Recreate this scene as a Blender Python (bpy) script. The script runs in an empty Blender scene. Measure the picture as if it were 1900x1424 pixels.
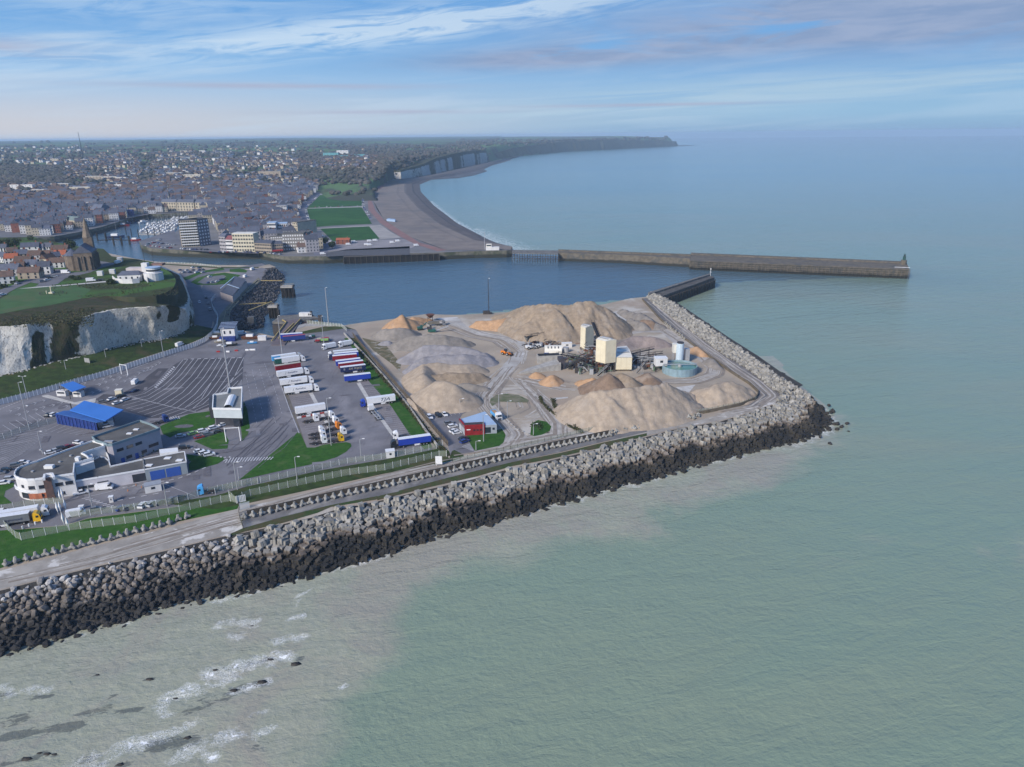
# Harbour, aggregate yard and ferry terminal seen from the air. Metres; z = 0 is the quay level, the sea lies at z = -8.
import bpy, bmesh, math, random
import numpy as np
from mathutils import Vector, Matrix, noise as mnoise
R = math.radians
random.seed(11)
SC = bpy.context.scene
COL = SC.collection

# ------------------------------------------------------------------ camera, sky, sun, exposure
EYE = 122.0; PITCH = R(19.27); ROLL = R(0.6); FPX = 1319.0; SEA = -8.0
cam = bpy.data.cameras.new("camera"); cam_ob = bpy.data.objects.new("camera", cam); COL.objects.link(cam_ob)
cam.sensor_fit = 'HORIZONTAL'; cam.sensor_width = 36.0; cam.lens = 36.0 * FPX / 1900.0
cam.clip_start = 1.0; cam.clip_end = 60000.0
_f = Vector((0, math.cos(PITCH), -math.sin(PITCH))); _u = Vector((0, math.sin(PITCH), math.cos(PITCH)))
_m = Matrix((Vector((1, 0, 0)), _u, -_f)).transposed()
cam_ob.matrix_world = Matrix.Translation((0, 0, EYE)) @ (_m @ Matrix.Rotation(-ROLL, 3, 'Z')).to_4x4()
SC.camera = cam_ob

SUN_AZ = R(-140); SUN_EL = R(31)          # azimuth from +Y, clockwise
sun = bpy.data.lights.new("sun", 'SUN'); sun.energy = 2.8; sun.angle = R(12.0); sun.color = (1.0, 0.90, 0.77)
sun_ob = bpy.data.objects.new("sun", sun); COL.objects.link(sun_ob)
_sd = Vector((math.sin(SUN_AZ) * math.cos(SUN_EL), math.cos(SUN_AZ) * math.cos(SUN_EL), math.sin(SUN_EL)))
sun_ob.rotation_euler = _sd.to_track_quat('Z', 'Y').to_euler()
SC.view_settings.view_transform = 'Standard'; SC.view_settings.look = 'None'
SC.view_settings.gamma = 1.0; SC.view_settings.use_curve_mapping = False
SC.view_settings.exposure = 0.85
SKY_STRENGTH = 0.1

class NT:
    """tiny helper for building node graphs"""
    def __init__(s, tree): s.t = tree; s.n = tree.nodes; s.l = tree.links
    def put(s, sock, v):
        if v is None: return
        if hasattr(v, 'is_output'): s.l.new(v, sock)
        elif hasattr(sock.default_value, '__len__'):
            d = list(sock.default_value); v = list(v)
            for i in range(min(len(d), len(v))): d[i] = v[i]
            if len(d) == 4 and len(v) == 3: d[3] = 1.0
            sock.default_value = d
        else: sock.default_value = v
    def math(s, op, a, b=None, c=None, clamp=False):
        n = s.n.new('ShaderNodeMath'); n.operation = op; n.use_clamp = clamp
        s.put(n.inputs[0], a); s.put(n.inputs[1], b); s.put(n.inputs[2], c)
        return n.outputs[0]
    def add(s, a, b): return s.math('ADD', a, b)
    def sub(s, a, b): return s.math('SUBTRACT', a, b)
    def mul(s, a, b): return s.math('MULTIPLY', a, b)
    def vec(s, x, y, z=0.0):
        n = s.n.new('ShaderNodeCombineXYZ')
        for i, v in enumerate((x, y, z)): s.put(n.inputs[i], v)
        return n.outputs[0]
    def sep(s, v):
        n = s.n.new('ShaderNodeSeparateXYZ'); s.put(n.inputs[0], v); return n.outputs
    def vmath(s, op, a, b=None):
        n = s.n.new('ShaderNodeVectorMath'); n.operation = op; s.put(n.inputs[0], a)
        if b is not None: s.put(n.inputs[1], b)
        return n.outputs[0]
    def noise(s, v, scale, detail=4.0, rough=0.55, dist=0.0, dim='3D'):
        n = s.n.new('ShaderNodeTexNoise'); n.noise_dimensions = dim
        s.put(n.inputs['Vector'], v); n.inputs['Scale'].default_value = scale; n.inputs['Detail'].default_value = detail
        n.inputs['Roughness'].default_value = rough; n.inputs['Distortion'].default_value = dist
        return n.outputs[0]
    def voronoi(s, v, scale, feature='F1', out=0):
        n = s.n.new('ShaderNodeTexVoronoi'); n.feature = feature; s.put(n.inputs['Vector'], v)
        n.inputs['Scale'].default_value = scale; return n.outputs[out]
    def map(s, v, a, b, c=0.0, d=1.0, smooth=True):
        n = s.n.new('ShaderNodeMapRange'); n.interpolation_type = 'SMOOTHSTEP' if smooth else 'LINEAR'
        s.put(n.inputs[0], v)
        for i, x in enumerate((a, b, c, d)): s.put(n.inputs[i + 1], x)
        return n.outputs[0]
    def mix(s, f, a, b, mode='MIX'):
        n = s.n.new('ShaderNodeMix'); n.data_type = 'RGBA'; n.blend_type = mode
        s.put(n.inputs[0], f); s.put(n.inputs[6], a); s.put(n.inputs[7], b)
        return n.outputs[2]
    def attr(s, name, kind='GEOMETRY'):
        n = s.n.new('ShaderNodeAttribute'); n.attribute_name = name; n.attribute_type = kind; return n

world = bpy.data.worlds.new("World"); SC.world = world; world.use_nodes = True
w = NT(world.node_tree); w.n.clear()
sky = w.n.new('ShaderNodeTexSky'); sky.sky_type = 'NISHITA'; sky.sun_disc = False
sky.sun_elevation = SUN_EL; sky.sun_rotation = SUN_AZ; sky.altitude = 50; sky.air_density = 1.0; sky.dust_density = 0.6; sky.ozone_density = 2.2
tc = w.n.new('ShaderNodeTexCoord'); gx, gy, gz = w.sep(tc.outputs['Generated'])
el = w.math('ARCSINE', gz); el = w.mul(el, 57.2958)                       # elevation in degrees
az = w.mul(w.math('ARCTAN2', gx, gy), 57.2958)                            # azimuth in degrees, 0 straight out, + to the right
elc = w.math('MAXIMUM', el, 0.0)
def blob(a0, e0, ra, re, tilt=0.0):
    """soft elliptical region of the sky"""
    da = w.sub(az, a0); de = w.sub(w.sub(el, e0), w.mul(da, tilt))
    q = w.add(w.mul(w.mul(da, da), 1.0 / ra ** 2), w.mul(w.mul(de, de), 1.0 / re ** 2))
    return w.math('POWER', 2.71828, w.mul(q, -1.0))
skyc = w.mix(1.0, sky.outputs[0], (0.45, 0.70, 1.02), 'MULTIPLY')
left = w.map(az, -36.0, 26.0, 1.0, 0.0)
def streak(sa, se, tilt, scale, lo, hi, detail=6, off=0.0, dist=0.3):
    v = w.vec(w.mul(az, sa), w.mul(w.sub(el, w.mul(az, tilt)), se), off)
    return w.map(w.noise(v, scale, detail, 0.6, dist), lo, hi)
skyc = w.mix(w.map(elc, 9.0, 32.0, 1.0, 0.0), skyc, (0.90, 2.15, 4.15))
skyc = w.mix(w.mul(w.map(elc, 2.0, 9.5, 1.0, 0.0), .95), skyc, w.mix(left, (1.35, 2.6, 4.2), (1.85, 3.2, 4.75)))
skyc = w.mix(w.map(elc, 0.4, 5.2, 1.0, 0.0), skyc, w.mix(left, (1.7, 2.85, 4.0), (3.45, 3.5, 3.8)))
skyc = w.mix(w.mul(w.map(elc, 0.0, 1.5, 1.0, 0.0), w.map(az, -6, 16)), skyc, (1.5, 2.45, 3.6))
low_ = w.mul(w.add(blob(24, 2.9, 24, 1.1, .035), w.mul(blob(6, 1.6, 12, .8, .02), .7)), streak(.035, .9, .03, 2.0, .34, .62, 9, 6.0, .5))
skyc = w.mix(w.mul(low_, .75), skyc, (2.5, 3.4, 4.2))
wisp = w.mul(streak(.03, .42, .06, 2.0, 0.46, 0.72, 9, 9.0, 0.7), w.mix(left, (.25,) * 3, (.55,) * 3))
skyc = w.mix(wisp, skyc, (3.1, 3.8, 4.6))
cir_reg = w.math('ADD', w.add(blob(-11, 6.9, 15, 1.0, 0.115), blob(-3, 8.0, 14, .9, 0.10)), w.mul(w.add(blob(-33, 5.3, 7, 1.0, 0.0), blob(-24, 8.2, 9, .7, .05)), .55), clamp=False)
cir = w.math('MULTIPLY', streak(.055, .42, .115, 3.0, 0.36, 0.60, 10, 1.7, 1.1), cir_reg, clamp=True)
skyc = w.mix(w.mul(cir, 0.62), skyc, (3.9, 4.6, 5.2))
gn = w.noise(w.vec(w.mul(az, .05), w.mul(el, .26), 3.0), 2.0, 9, .6, .5)
grey = w.math('MULTIPLY', w.add(w.add(blob(21, 7.0, 15, 1.9, 0.02), blob(36, 7.8, 12, 2.6, 0.0)), w.mul(blob(3, 5.3, 10, .75, .03), .9)), w.map(gn, 0.26, 0.52), clamp=True)
grey = w.math('MINIMUM', w.mul(grey, 1.25), 1.0)
skyc = w.mix(w.mul(grey, 0.92), skyc, w.mix(w.map(w.noise(w.vec(w.mul(az, .07), w.mul(el, .5), 1.0), 2.5, 7, .6, .4), .35, .65), (1.4, 1.95, 3.05), (1.9, 2.35, 3.35)))
pk = w.math('MULTIPLY', w.add(w.add(blob(-17, 3.45, 11, .2, 0.0), blob(-34, 5.4, 6, .55, -0.02)), w.add(blob(10, 2.0, 9, .12, 0), blob(-8, 1.7, 8, .15, 0))), streak(.04, .5, 0, 2.0, .30, .55, 6, 4.4), clamp=True)
skyc = w.mix(w.mul(pk, 0.7), skyc, (2.35, 2.5, 3.3))
bg = w.n.new('ShaderNodeBackground'); w.put(bg.inputs[0], skyc); bg.inputs[1].default_value = SKY_STRENGTH
wo = w.n.new('ShaderNodeOutputWorld'); w.l.new(bg.outputs[0], wo.inputs[0])

# ------------------------------------------------------------------ survey: a point of the photograph carried onto a level plane
CROPS = {'S': (0, 0, 1.0), 'A': (0, 240, 3.958), 'B': (460, 240, 3.8), 'C': (0, 540, 3.958), 'D': (0, 760, 3.958), 'E': (380, 480, 4.524),
         'F': (400, 620, 4.130), 'G': (640, 540, 4.130), 'H': (1000, 540, 4.130), 'I': (880, 420, 3.958), 'J': (1250, 420, 3.8),
         'K': (700, 740, 3.8), 'L': (1180, 700, 4.524), 'M': (0, 1000, 2.714), 'N': (0, 850, 7.917), 'O': (1020, 570, 6.333),
         'P': (560, 760, 15.83), 'Q': (380, 590, 6.333), 'T': (880, 720, 8.636), 'U': (180, 380, 6.333), 'V': (0, 430, 5.758),
         'W': (390, 360, 5.135), 'X': (400, 490, 7.917), 'Y': (420, 880, 5.9375), 'Z': (0, 330, 6.333), 'a': (0, 640, 6.333)}
_CR, _SR = math.cos(ROLL), math.sin(ROLL)
def ray(px, py):
    u, v = (px - 950) / FPX, (712 - py) / FPX
    u, v = u * _CR + v * _SR, v * _CR - u * _SR
    return u, math.cos(PITCH) + v * math.sin(PITCH), -math.sin(PITCH) + v * math.cos(PITCH)
def P(px, py, z=0.0):
    dx, dy, dz = ray(px, py); t = (z - EYE) / dz
    return Vector((dx * t, dy * t, z))
def g(crop, s, z=0.0):
    x0, y0, k = CROPS[crop]; out = []
    for q in s.split():
        a = [float(i) for i in q.split(',')]
        out.append(P(x0 + a[0] / k, y0 + a[1] / k, a[2] if len(a) > 2 else z))
    return out
def g1(crop, x, y, z=0.0): return g(crop, "%f,%f" % (x, y), z)[0]
def project(p):
    d = Vector(p) - Vector((0, 0, EYE)); m = cam_ob.matrix_world.to_3x3().transposed() @ d
    if m.z >= 0: return None
    return 950 + FPX * m.x / -m.z, 712 - FPX * m.y / -m.z

# ------------------------------------------------------------------ materials
MATS = {}
def ordn(i):
    T = ['', 'twenty', 'thirty', 'forty', 'fifty', 'sixty']; F = 'first second third fourth fifth sixth seventh eighth ninth tenth eleventh twelfth thirteenth fourteenth fifteenth sixteenth seventeenth eighteenth nineteenth'.split()
    i += 1
    return F[i - 1] if i < 20 else (T[i // 10 - 1] + (' ' + F[i % 10 - 1] if i % 10 else '')).replace('ty ', 'ty ') + ('' if i % 10 else 'th')
def mat(name, c1, c2=None, scale=0.3, rough=0.8, bump=0.0, metal=0.0, detail=5.0, lo=0.35, hi=0.65, spec=0.3, c3=None, scale3=0.05, lo3=.5, hi3=.65, rnd=0.0, bscale=None, extra=None):
    """weathered matt surface: two tones mixed by noise in world space, an optional third for patches"""
    if name in MATS: return MATS[name]
    m = bpy.data.materials.new(name); m.use_nodes = True; t = NT(m.node_tree)
    b = m.node_tree.nodes['Principled BSDF']; b.inputs['Roughness'].default_value = rough
    b.inputs['Metallic'].default_value = metal; b.inputs['Specular IOR Level'].default_value = spec
    geo = t.n.new('ShaderNodeNewGeometry'); pos = geo.outputs['Position']
    if c2 is None: c2 = tuple(x * 0.82 for x in c1)
    nz = t.noise(pos, scale, detail)
    col = t.mix(t.map(nz, lo, hi), c1, c2)
    if c3 is not None: col = t.mix(t.map(t.noise(pos, scale3, 6.0, .6, .5), lo3, hi3), col, c3)
    if rnd:
        oi = t.n.new('ShaderNodeObjectInfo'); r = t.math('FRACT', t.add(t.mul(oi.outputs['Random'], 7.3), t.mul(geo.outputs['Random Per Island'], 3.7)))
        col = t.mix(1.0, col, t.vec(*[t.map(r, 0, 1, 1 - rnd, 1 + rnd, False)] * 3), 'MULTIPLY')
    if extra: col = extra(t, col, pos)
    t.put(b.inputs['Base Color'], col)
    if bump:
        bn = t.n.new('ShaderNodeBump'); bn.inputs['Strength'].default_value = bump; bn.inputs['Distance'].default_value = 0.3
        t.put(bn.inputs['Height'], t.noise(pos, bscale or scale * 4, 5.0)); t.l.new(bn.outputs[0], b.inputs['Normal'])
    MATS[name] = m; return m
def flat(name, c, rough=0.5, metal=0.0, spec=0.5):
    return mat(name, c, tuple(x * 0.9 for x in c), 1.5, rough, 0, metal, 3.0, spec=spec)

def _tracks(t, col, pos):
    x, y, z = t.sep(pos)
    a = t.noise(t.vec(t.mul(x, .9), t.mul(y, .12)), .35, 5, .6, 1.5); return t.mix(t.mul(t.map(a, .55, .72), .35), col, (.055, .053, .06))
ASPHALT = mat("asphalt", (.178, .175, .190), (.134, .131, .145), .07, .85, .15, lo=.3, hi=.7, c3=(.225, .218, .235), scale3=.02, bscale=3, extra=_tracks)
ASPHALT2 = mat("asphalt_dark", (.080, .078, .090), (.062, .060, .070), .09, .85, .1, c3=(.11, .105, .115), scale3=.03, bscale=3)
ROADM = mat("road_surface", (.15, .15, .165), (.12, .12, .135), .1, .85, .1, bscale=3)
LANE = mat("coast_road", (.36, .335, .30), (.26, .24, .215), .16, .9, .2, detail=8, c3=(.54, .52, .49), scale3=.07, lo3=.54, hi3=.60, bscale=2)
LANE2 = mat("shore_road", (.17, .165, .165), (.12, .118, .12), .15, .9, .2, c3=(.25, .24, .23), scale3=.07, bscale=2)
CONC = mat("concrete", (.36, .35, .33), (.27, .26, .25), .5, .9, .15, bscale=2)
CONCD = mat("old_concrete", (.17, .165, .155), (.10, .098, .095), .4, .9, .3, bscale=1)
PALECONC = mat("pale_concrete", (.50, .49, .47), (.40, .39, .37), .4, .85)
GRASS = mat("lawn_grass", (.038, .108, .018), (.026, .080, .015), .5, .95, .5, detail=8, c3=(.065, .115, .035), scale3=.12, lo3=.5, hi3=.7, bscale=4, spec=.1)
GRASSD = mat("rough_grass", (.045, .075, .022), (.030, .048, .018), .3, .95, .6, detail=8, c3=(.075, .070, .035), scale3=.06, bscale=3, spec=.1)
LAWNF = mat("seafront_grass", (.030, .098, .026), (.022, .075, .020), .06, .95, .2, c3=(.036, .11, .03), scale3=.01, spec=.1)
PAINT = mat("road_paint", (.50, .50, .52), (.36, .36, .38), 1.2, .7)
CHALKG = None
WHITE = flat("white_paint", (.72, .73, .74)); OFFW = mat("white_render", (.62, .62, .62), (.52, .52, .53), .25, .8)
CREAM = mat("cream_cladding", (.66, .60, .45), (.60, .54, .40), .3, .6, spec=.4)
CREAMR = mat("cream_roof", (.68, .66, .60), (.60, .58, .52), .3, .6)
GREYW = mat("grey_render", (.35, .34, .36), (.30, .29, .31), .3, .8)
GREYL = mat("pale_grey_cladding", (.50, .55, .58), (.45, .50, .53), .3, .5)
DARKC = mat("dark_cladding", (.035, .038, .05), (.05, .052, .062), .6, .6)
BITUM = mat("roof_felt", (.115, .112, .108), (.085, .083, .082), .15, .95, .2, c3=(.15, .145, .135), scale3=.08, bscale=2)
BLUER = mat("blue_sheet_roof", (.045, .18, .56), (.040, .165, .52), .1, .45, spec=.5)
BLUEW = mat("blue_wall", (.020, .045, .22), (.012, .028, .13), .8, .6)
BLUED = flat("blue_door", (.03, .09, .36)); STEELB = mat("pale_blue_roof", (.34, .45, .60), (.30, .41, .56), .3, .5, spec=.5)
REDW = mat("red_cladding", (.26, .018, .022), (.19, .014, .018), .5, .5)
GLASS = flat("window_glass", (.025, .032, .045), .12, 0, .9)
BLACK = flat("black_rubber", (.012, .012, .013), .8); DARKM = mat("dark_steel", (.035, .035, .04), (.06, .05, .045), 1.0, .6)
RUST = mat("rusty_steel", (.16, .06, .03), (.09, .045, .03), .8, .8); GALV = flat("galvanised_steel", (.42, .43, .45), .5, .4)
YSTEEL = mat("yellow_railing", (.40, .32, .12), (.30, .22, .10), .6, .7); GREEN = flat("green_paint", (.03, .16, .05))
TIMBER = mat("tarred_timber", (.022, .020, .020), (.035, .032, .028), .7, .9); BRICK = mat("brick_wall", (.24, .085, .055), (.17, .07, .05), .5, .9)
PAINTS = {k: flat("paint_" + k, c, .3, 0, .6) for k, c in dict(
    white=(.74, .75, .77), silver=(.42, .44, .47), grey=(.16, .17, .19), black=(.018, .019, .022), blue=(.02, .045, .20), navy=(.012, .022, .085), red=(.32, .022, .02),
    green=(.25, .45, .12), yellow=(.75, .42, .015), orange=(.65, .20, .02), beige=(.45, .40, .30), royal=(.018, .05, .36), teal=(.02, .10, .08), sky=(.08, .36, .72), darkred=(.22, .012, .022)).items()}

# ------------------------------------------------------------------ mesh helpers
def area2(p): return sum(p[i][0] * p[(i + 1) % len(p)][1] - p[(i + 1) % len(p)][0] * p[i][1] for i in range(len(p)))
class MB:
    def __init__(s): s.v = []; s.f = []; s.m = []
    def add(s, vs, fs, mi=0):
        b = len(s.v); s.v.extend([tuple(q) for q in vs]); s.f.extend([tuple(b + i for i in q) for q in fs])
        s.m.extend([mi] * len(fs) if isinstance(mi, int) else mi); return s
    def box(s, c, size, rz=0.0, mi=0, rx=0.0, ry=0.0):
        hx, hy, hz = size[0] / 2, size[1] / 2, size[2] / 2
        pts = [Vector((x * hx, y * hy, z * hz)) for z in (-1, 1) for y in (-1, 1) for x in (-1, 1)]
        if rx or ry:
            M_ = Matrix.Rotation(rz, 3, 'Z') @ Matrix.Rotation(ry, 3, 'Y') @ Matrix.Rotation(rx, 3, 'X')
            pts = [M_ @ p for p in pts]
        elif rz:
            cc, ss = math.cos(rz), math.sin(rz); pts = [Vector((p.x * cc - p.y * ss, p.x * ss + p.y * cc, p.z)) for p in pts]
        return s.add([(p.x + c[0], p.y + c[1], p.z + c[2]) for p in pts],
                     [(0, 2, 3, 1), (4, 5, 7, 6), (0, 1, 5, 4), (2, 6, 7, 3), (0, 4, 6, 2), (1, 3, 7, 5)], mi)
    def beam(s, a, b, w_, h_=None, mi=0):
        a, b = Vector(a), Vector(b); d = b - a; L = d.length
        if L < 1e-4: return s
        h_ = h_ or w_; x = d / L; up = Vector((0, 0, 1)) if abs(x.z) < .99 else Vector((0, 1, 0))
        y = up.cross(x).normalized() * w_ / 2; z = x.cross(y).normalized() * h_ / 2
        vs = [a - y - z, a + y - z, a - y + z, a + y + z, b - y - z, b + y - z, b - y + z, b + y + z]
        return s.add(vs, [(0, 1, 3, 2), (4, 6, 7, 5), (0, 4, 5, 1), (2, 3, 7, 6), (0, 2, 6, 4), (1, 5, 7, 3)], mi)
    def prism(s, poly, z0, z1, mi=0, top=None, bottom=True):
        p = [(q[0], q[1]) for q in poly]
        if area2(p) < 0: p = p[::-1]
        n = len(p); vs = [(x, y, z0) for x, y in p] + [(x, y, z1) for x, y in p]
        fs = [(i, (i + 1) % n, n + (i + 1) % n, n + i) for i in range(n)]; ms = [mi] * n
        fs.append(tuple(range(n, 2 * n))); ms.append(mi if top is None else top)
        if bottom: fs.append(tuple(range(n - 1, -1, -1))); ms.append(mi)
        return s.add(vs, fs, ms)
    def sheet(s, poly, z, mi=0):
        p = [(q[0], q[1]) for q in poly]
        if area2(p) < 0: p = p[::-1]
        return s.add([(x, y, z) for x, y in p], [tuple(range(len(p)))], mi)
    def cyl(s, c, r, h, n=10, mi=0, r2=None, axis='Z', cap=True):
        r2 = r if r2 is None else r2; vs = []
        for k, (zz, rr) in enumerate(((0, r), (h, r2))):
            for i in range(n):
                a = 2 * math.pi * i / n; q = (rr * math.cos(a), rr * math.sin(a), zz)
                if axis == 'Y': q = (q[0], q[2], q[1])
                if axis == 'X': q = (q[2], q[0], q[1])
                vs.append((q[0] + c[0], q[1] + c[1], q[2] + c[2]))
        fs = [(i, (i + 1) % n, n + (i + 1) % n, n + i) for i in range(n)]
        if cap: fs += [tuple(range(n - 1, -1, -1)), tuple(range(n, 2 * n))]
        return s.add(vs, fs, mi)
    def tube(s, pts, w_, mi=0, h_=None):
        for a, b in zip(pts[:-1], pts[1:]): s.beam(a, b, w_, h_, mi)
        return s
    def strip(s, a, b, mi=0):
        """ribbon of quads between two point rows"""
        n = len(a); return s.add(list(a) + list(b), [(i, i + 1, n + i + 1, n + i) for i in range(n - 1)], mi)
    def data(s, name, mats, smooth=False):
        me = bpy.data.meshes.new(name); me.from_pydata(s.v, [], s.f)
        for m in (mats if isinstance(mats, (list, tuple)) else [mats]): me.materials.append(m)
        if s.m: me.polygons.foreach_set('material_index', s.m)
        if smooth: me.polygons.foreach_set('use_smooth', [True] * len(me.polygons))
        me.update(); return me
    def build(s, name, mats, parent=None, loc=None, smooth=False, **kw):
        return link(name, s.data(name, mats, smooth), parent, loc, **kw)
def link(name, data, parent=None, loc=None, rz=0.0, **kw):
    o = bpy.data.objects.new(name, data); COL.objects.link(o)
    if parent is not None: o.parent = parent
    if loc is not None: o.location = loc
    if rz: o.rotation_euler = (0, 0, rz)
    for k, v in kw.items(): o[k] = v
    return o
def thing(name, label, cat, loc=(0, 0, 0), rz=0.0, group=None):
    o = link(name, None, None, loc, rz, label=label, category=cat)
    if group: o['group'] = group
    return o
def solo(o, label, cat, group=None):
    o['label'] = label; o['category'] = cat
    if group: o['group'] = group
    return o
KIDS = {}
def kids(o):
    return [c for c in o.children]
def copy_tree(src, loc, rz, label, group=None, tree=None, swap=None):
    """copies a thing with its parts and their sub-parts; swap replaces the material-bearing data of named parts"""
    tree = tree or TREES.get(src.name) or capture(src)
    r = src.copy(); COL.objects.link(r); r.location = loc; r.rotation_euler = (0, 0, rz); r['label'] = label
    if group: r['group'] = group
    for ch, subs in tree:
        c = ch.copy(); COL.objects.link(c); c.parent = r
        if swap and ch.name.split('.')[0] in swap: c.data = swap[ch.name.split('.')[0]]
        for sb in subs:
            d = sb.copy(); COL.objects.link(d); d.parent = c
    return r
TREES = {}
def capture(src):
    TREES[src.name] = [(c, list(c.children)) for c in src.children]; return TREES[src.name]
def structure(o, label=None):
    o['kind'] = 'structure'
    if label: o['label'] = label
    return o
def arr(a, b, n): return [a.lerp(b, i / (n - 1)) for i in range(n)]
def resample(pts, step):
    out = []; acc = 0.0
    pts = [Vector(p) for p in pts]
    L = [0]
    for a, b in zip(pts[:-1], pts[1:]): L.append(L[-1] + (b - a).length)
    n = max(2, int(round(L[-1] / step)) + 1); j = 0
    for i in range(n):
        t = L[-1] * i / (n - 1)
        while j < len(pts) - 2 and t > L[j + 1]: j += 1
        out.append(pts[j].lerp(pts[j + 1], (t - L[j]) / max(1e-6, L[j + 1] - L[j])))
    return out
def heading(a, b): return math.atan2(b[1] - a[1], b[0] - a[0])
def inpoly(x, y, poly):
    c = False; n = len(poly); j = n - 1
    for i in range(n):
        xi, yi = poly[i][0], poly[i][1]; xj, yj = poly[j][0], poly[j][1]
        if (yi > y) != (yj > y) and x < (xj - xi) * (y - yi) / (yj - yi) + xi: c = not c
        j = i
    return c
def distpoly_np(X, Y, line):
    """distance to an open polyline, numpy"""
    D = np.full(X.shape, 1e9)
    for (x0, y0), (x1, y1) in zip(line[:-1], line[1:]):
        dx, dy = x1 - x0, y1 - y0; L = dx * dx + dy * dy + 1e-9
        t = np.clip(((X - x0) * dx + (Y - y0) * dy) / L, 0, 1)
        D = np.minimum(D, np.hypot(X - x0 - t * dx, Y - y0 - t * dy))
    return D
def inpoly_np(X, Y, poly):
    c = np.zeros(X.shape, bool); n = len(poly); j = n - 1
    for i in range(n):
        xi, yi = poly[i][0], poly[i][1]; xj, yj = poly[j][0], poly[j][1]
        if yi != yj:
            c ^= ((yi > Y) != (yj > Y)) & (X < (xj - xi) * (Y - yi) / (yj - yi) + xi)
        j = i
    return c
def n2(x, y, s=1.0, o=0.0): return mnoise.noise(Vector((x * s, y * s, o)))
# ------------------------------------------------------------------ sea
def S(s, z=0.0): return g('S', s, z)
CREST_L = S("-120,1122 0,1095 93,1071 202,1045 321,1018 414,995 460,986 528,971 580,959 619,946 689,932 792,908 884,887 950,868 1016,855 1068,843 1134,827 1200,810 1253,796 1335,782 1390,766 1412,757 1438,750 1449,733", .3)
TOE_L = S("-140,1258 0,1221 74,1201 147,1179 228,1158 313,1129 387,1114 461,1098 553,1074 626,1055 700,1037 753,1014 826,993 910,972 989,948 1068,927 1147,903 1213,889 1279,868 1346,852 1412,835 1467,824 1507,810 1531,799 1537,782", SEA)
CREST_R = S("1449,733 1424,714 1387,685 1339,656 1290,620 1242,586 1201,553", .3)
OUTER_R = S("1485,722 1446,698 1405,668 1357,637 1308,603 1258,568 1212,545", .3)

def sea_material():
    m = bpy.data.materials.new("sea_water"); m.use_nodes = True; t = NT(m.node_tree); b = m.node_tree.nodes['Principled BSDF']
    geo = t.n.new('ShaderNodeNewGeometry'); pos = geo.outputs['Position']; x, y, z = t.sep(pos)
    sed = t.attr("sediment").outputs['Fac']; foam = t.attr("foam").outputs['Fac']; sho = t.attr("shoal").outputs['Fac']
    wob = t.noise(t.vmath('ADD', pos, (30, 0, 0)), .018, 7, .62, .8)
    sedm = t.map(t.add(sed, t.mul(t.sub(wob, .5), 1.5)), .28, .70)
    big = t.noise(t.vec(t.mul(x, .6), t.mul(y, 1.6)), .006, 5, .55, .6)
    teal = t.mix(t.map(big, .35, .65), (.190, .268, .203), (.218, .268, .196))
    dist = t.map(y, 250, 2600); blue = t.mix(t.map(t.noise(t.vec(t.mul(x, .4), t.mul(y, 1.4)), .0022, 6, .6, 1.0), .35, .65), (.12, .26, .32), (.16, .285, .315))  # far water: sky reflection at grazing view painted in as a bluer base
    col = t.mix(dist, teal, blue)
    har = t.attr("basin").outputs['Fac']; col = t.mix(har, col, (.055, .105, .155))  # dark blue reflection on the harbour water put into its colour
    fine = t.noise(pos, .35, 6, .6, .4)
    sand = t.mix(t.map(fine, .3, .7), (.325, .335, .262), (.285, .300, .228))
    sand = t.mix(t.map(t.noise(pos, .03, 5, .6, 1.2), .42, .62), sand, (.300, .288, .235))
    col = t.mix(sedm, col, sand)
    rk = t.noise(t.vec(t.mul(t.add(t.mul(x, .95), t.mul(y, .3)), .35), t.add(t.mul(x, -.3), t.mul(y, .95)), 0), .55, 8, .7, .6)
    shm = t.mul(t.map(t.add(rk, t.mul(sho, .34)), .66, .74), t.map(sho, .02, .2))
    col = t.mix(t.mul(shm, .62), col, (.055, .062, .062))
    wl = t.noise(t.vec(t.mul(x, .8), y, 0), 1.1, 8, .72, 2.4); rid = t.math('ABSOLUTE', t.sub(wl, .5))
    veins = t.map(rid, .0, .034, 1.0, 0.0); clump = t.noise(pos, .28, 6, .65, .5)
    fm = t.math('MAXIMUM', t.mul(veins, t.map(t.add(clump, t.mul(foam, .36)), .60, .80)), t.mul(t.map(t.add(clump, t.mul(foam, .34)), .86, .95), .9))
    fm = t.mul(fm, t.map(foam, .03, .22)); col = t.mix(fm, col, (.88, .90, .90))
    t.put(b.inputs['Base Color'], col); t.put(b.inputs['Roughness'], t.mix(fm, (.16,) * 3, (.7,) * 3)); b.inputs['IOR'].default_value = 1.33
    b.inputs['Specular IOR Level'].default_value = .5
    bn = t.n.new('ShaderNodeBump'); bn.inputs['Strength'].default_value = .85; bn.inputs['Distance'].default_value = 1.0
    u_ = t.add(t.mul(x, .94), t.mul(y, .34)); v_ = t.add(t.mul(x, -.34), t.mul(y, .94))
    h1 = t.noise(t.vec(t.mul(u_, .40), v_), .16, 5, .62, .5); h2 = t.noise(t.vec(t.mul(x, .7), y, 5), .75, 5, .6, .3); h3 = t.noise(t.vec(t.mul(u_, .25), t.mul(v_, .8), 9), .035, 4, .5, .3)
    hh = t.add(t.add(t.mul(h1, .9), t.mul(h2, .34)), t.mul(h3, 1.6)); t.put(bn.inputs['Height'], hh); t.l.new(bn.outputs[0], b.inputs['Normal'])
    return m
SEAM = sea_material()
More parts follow.
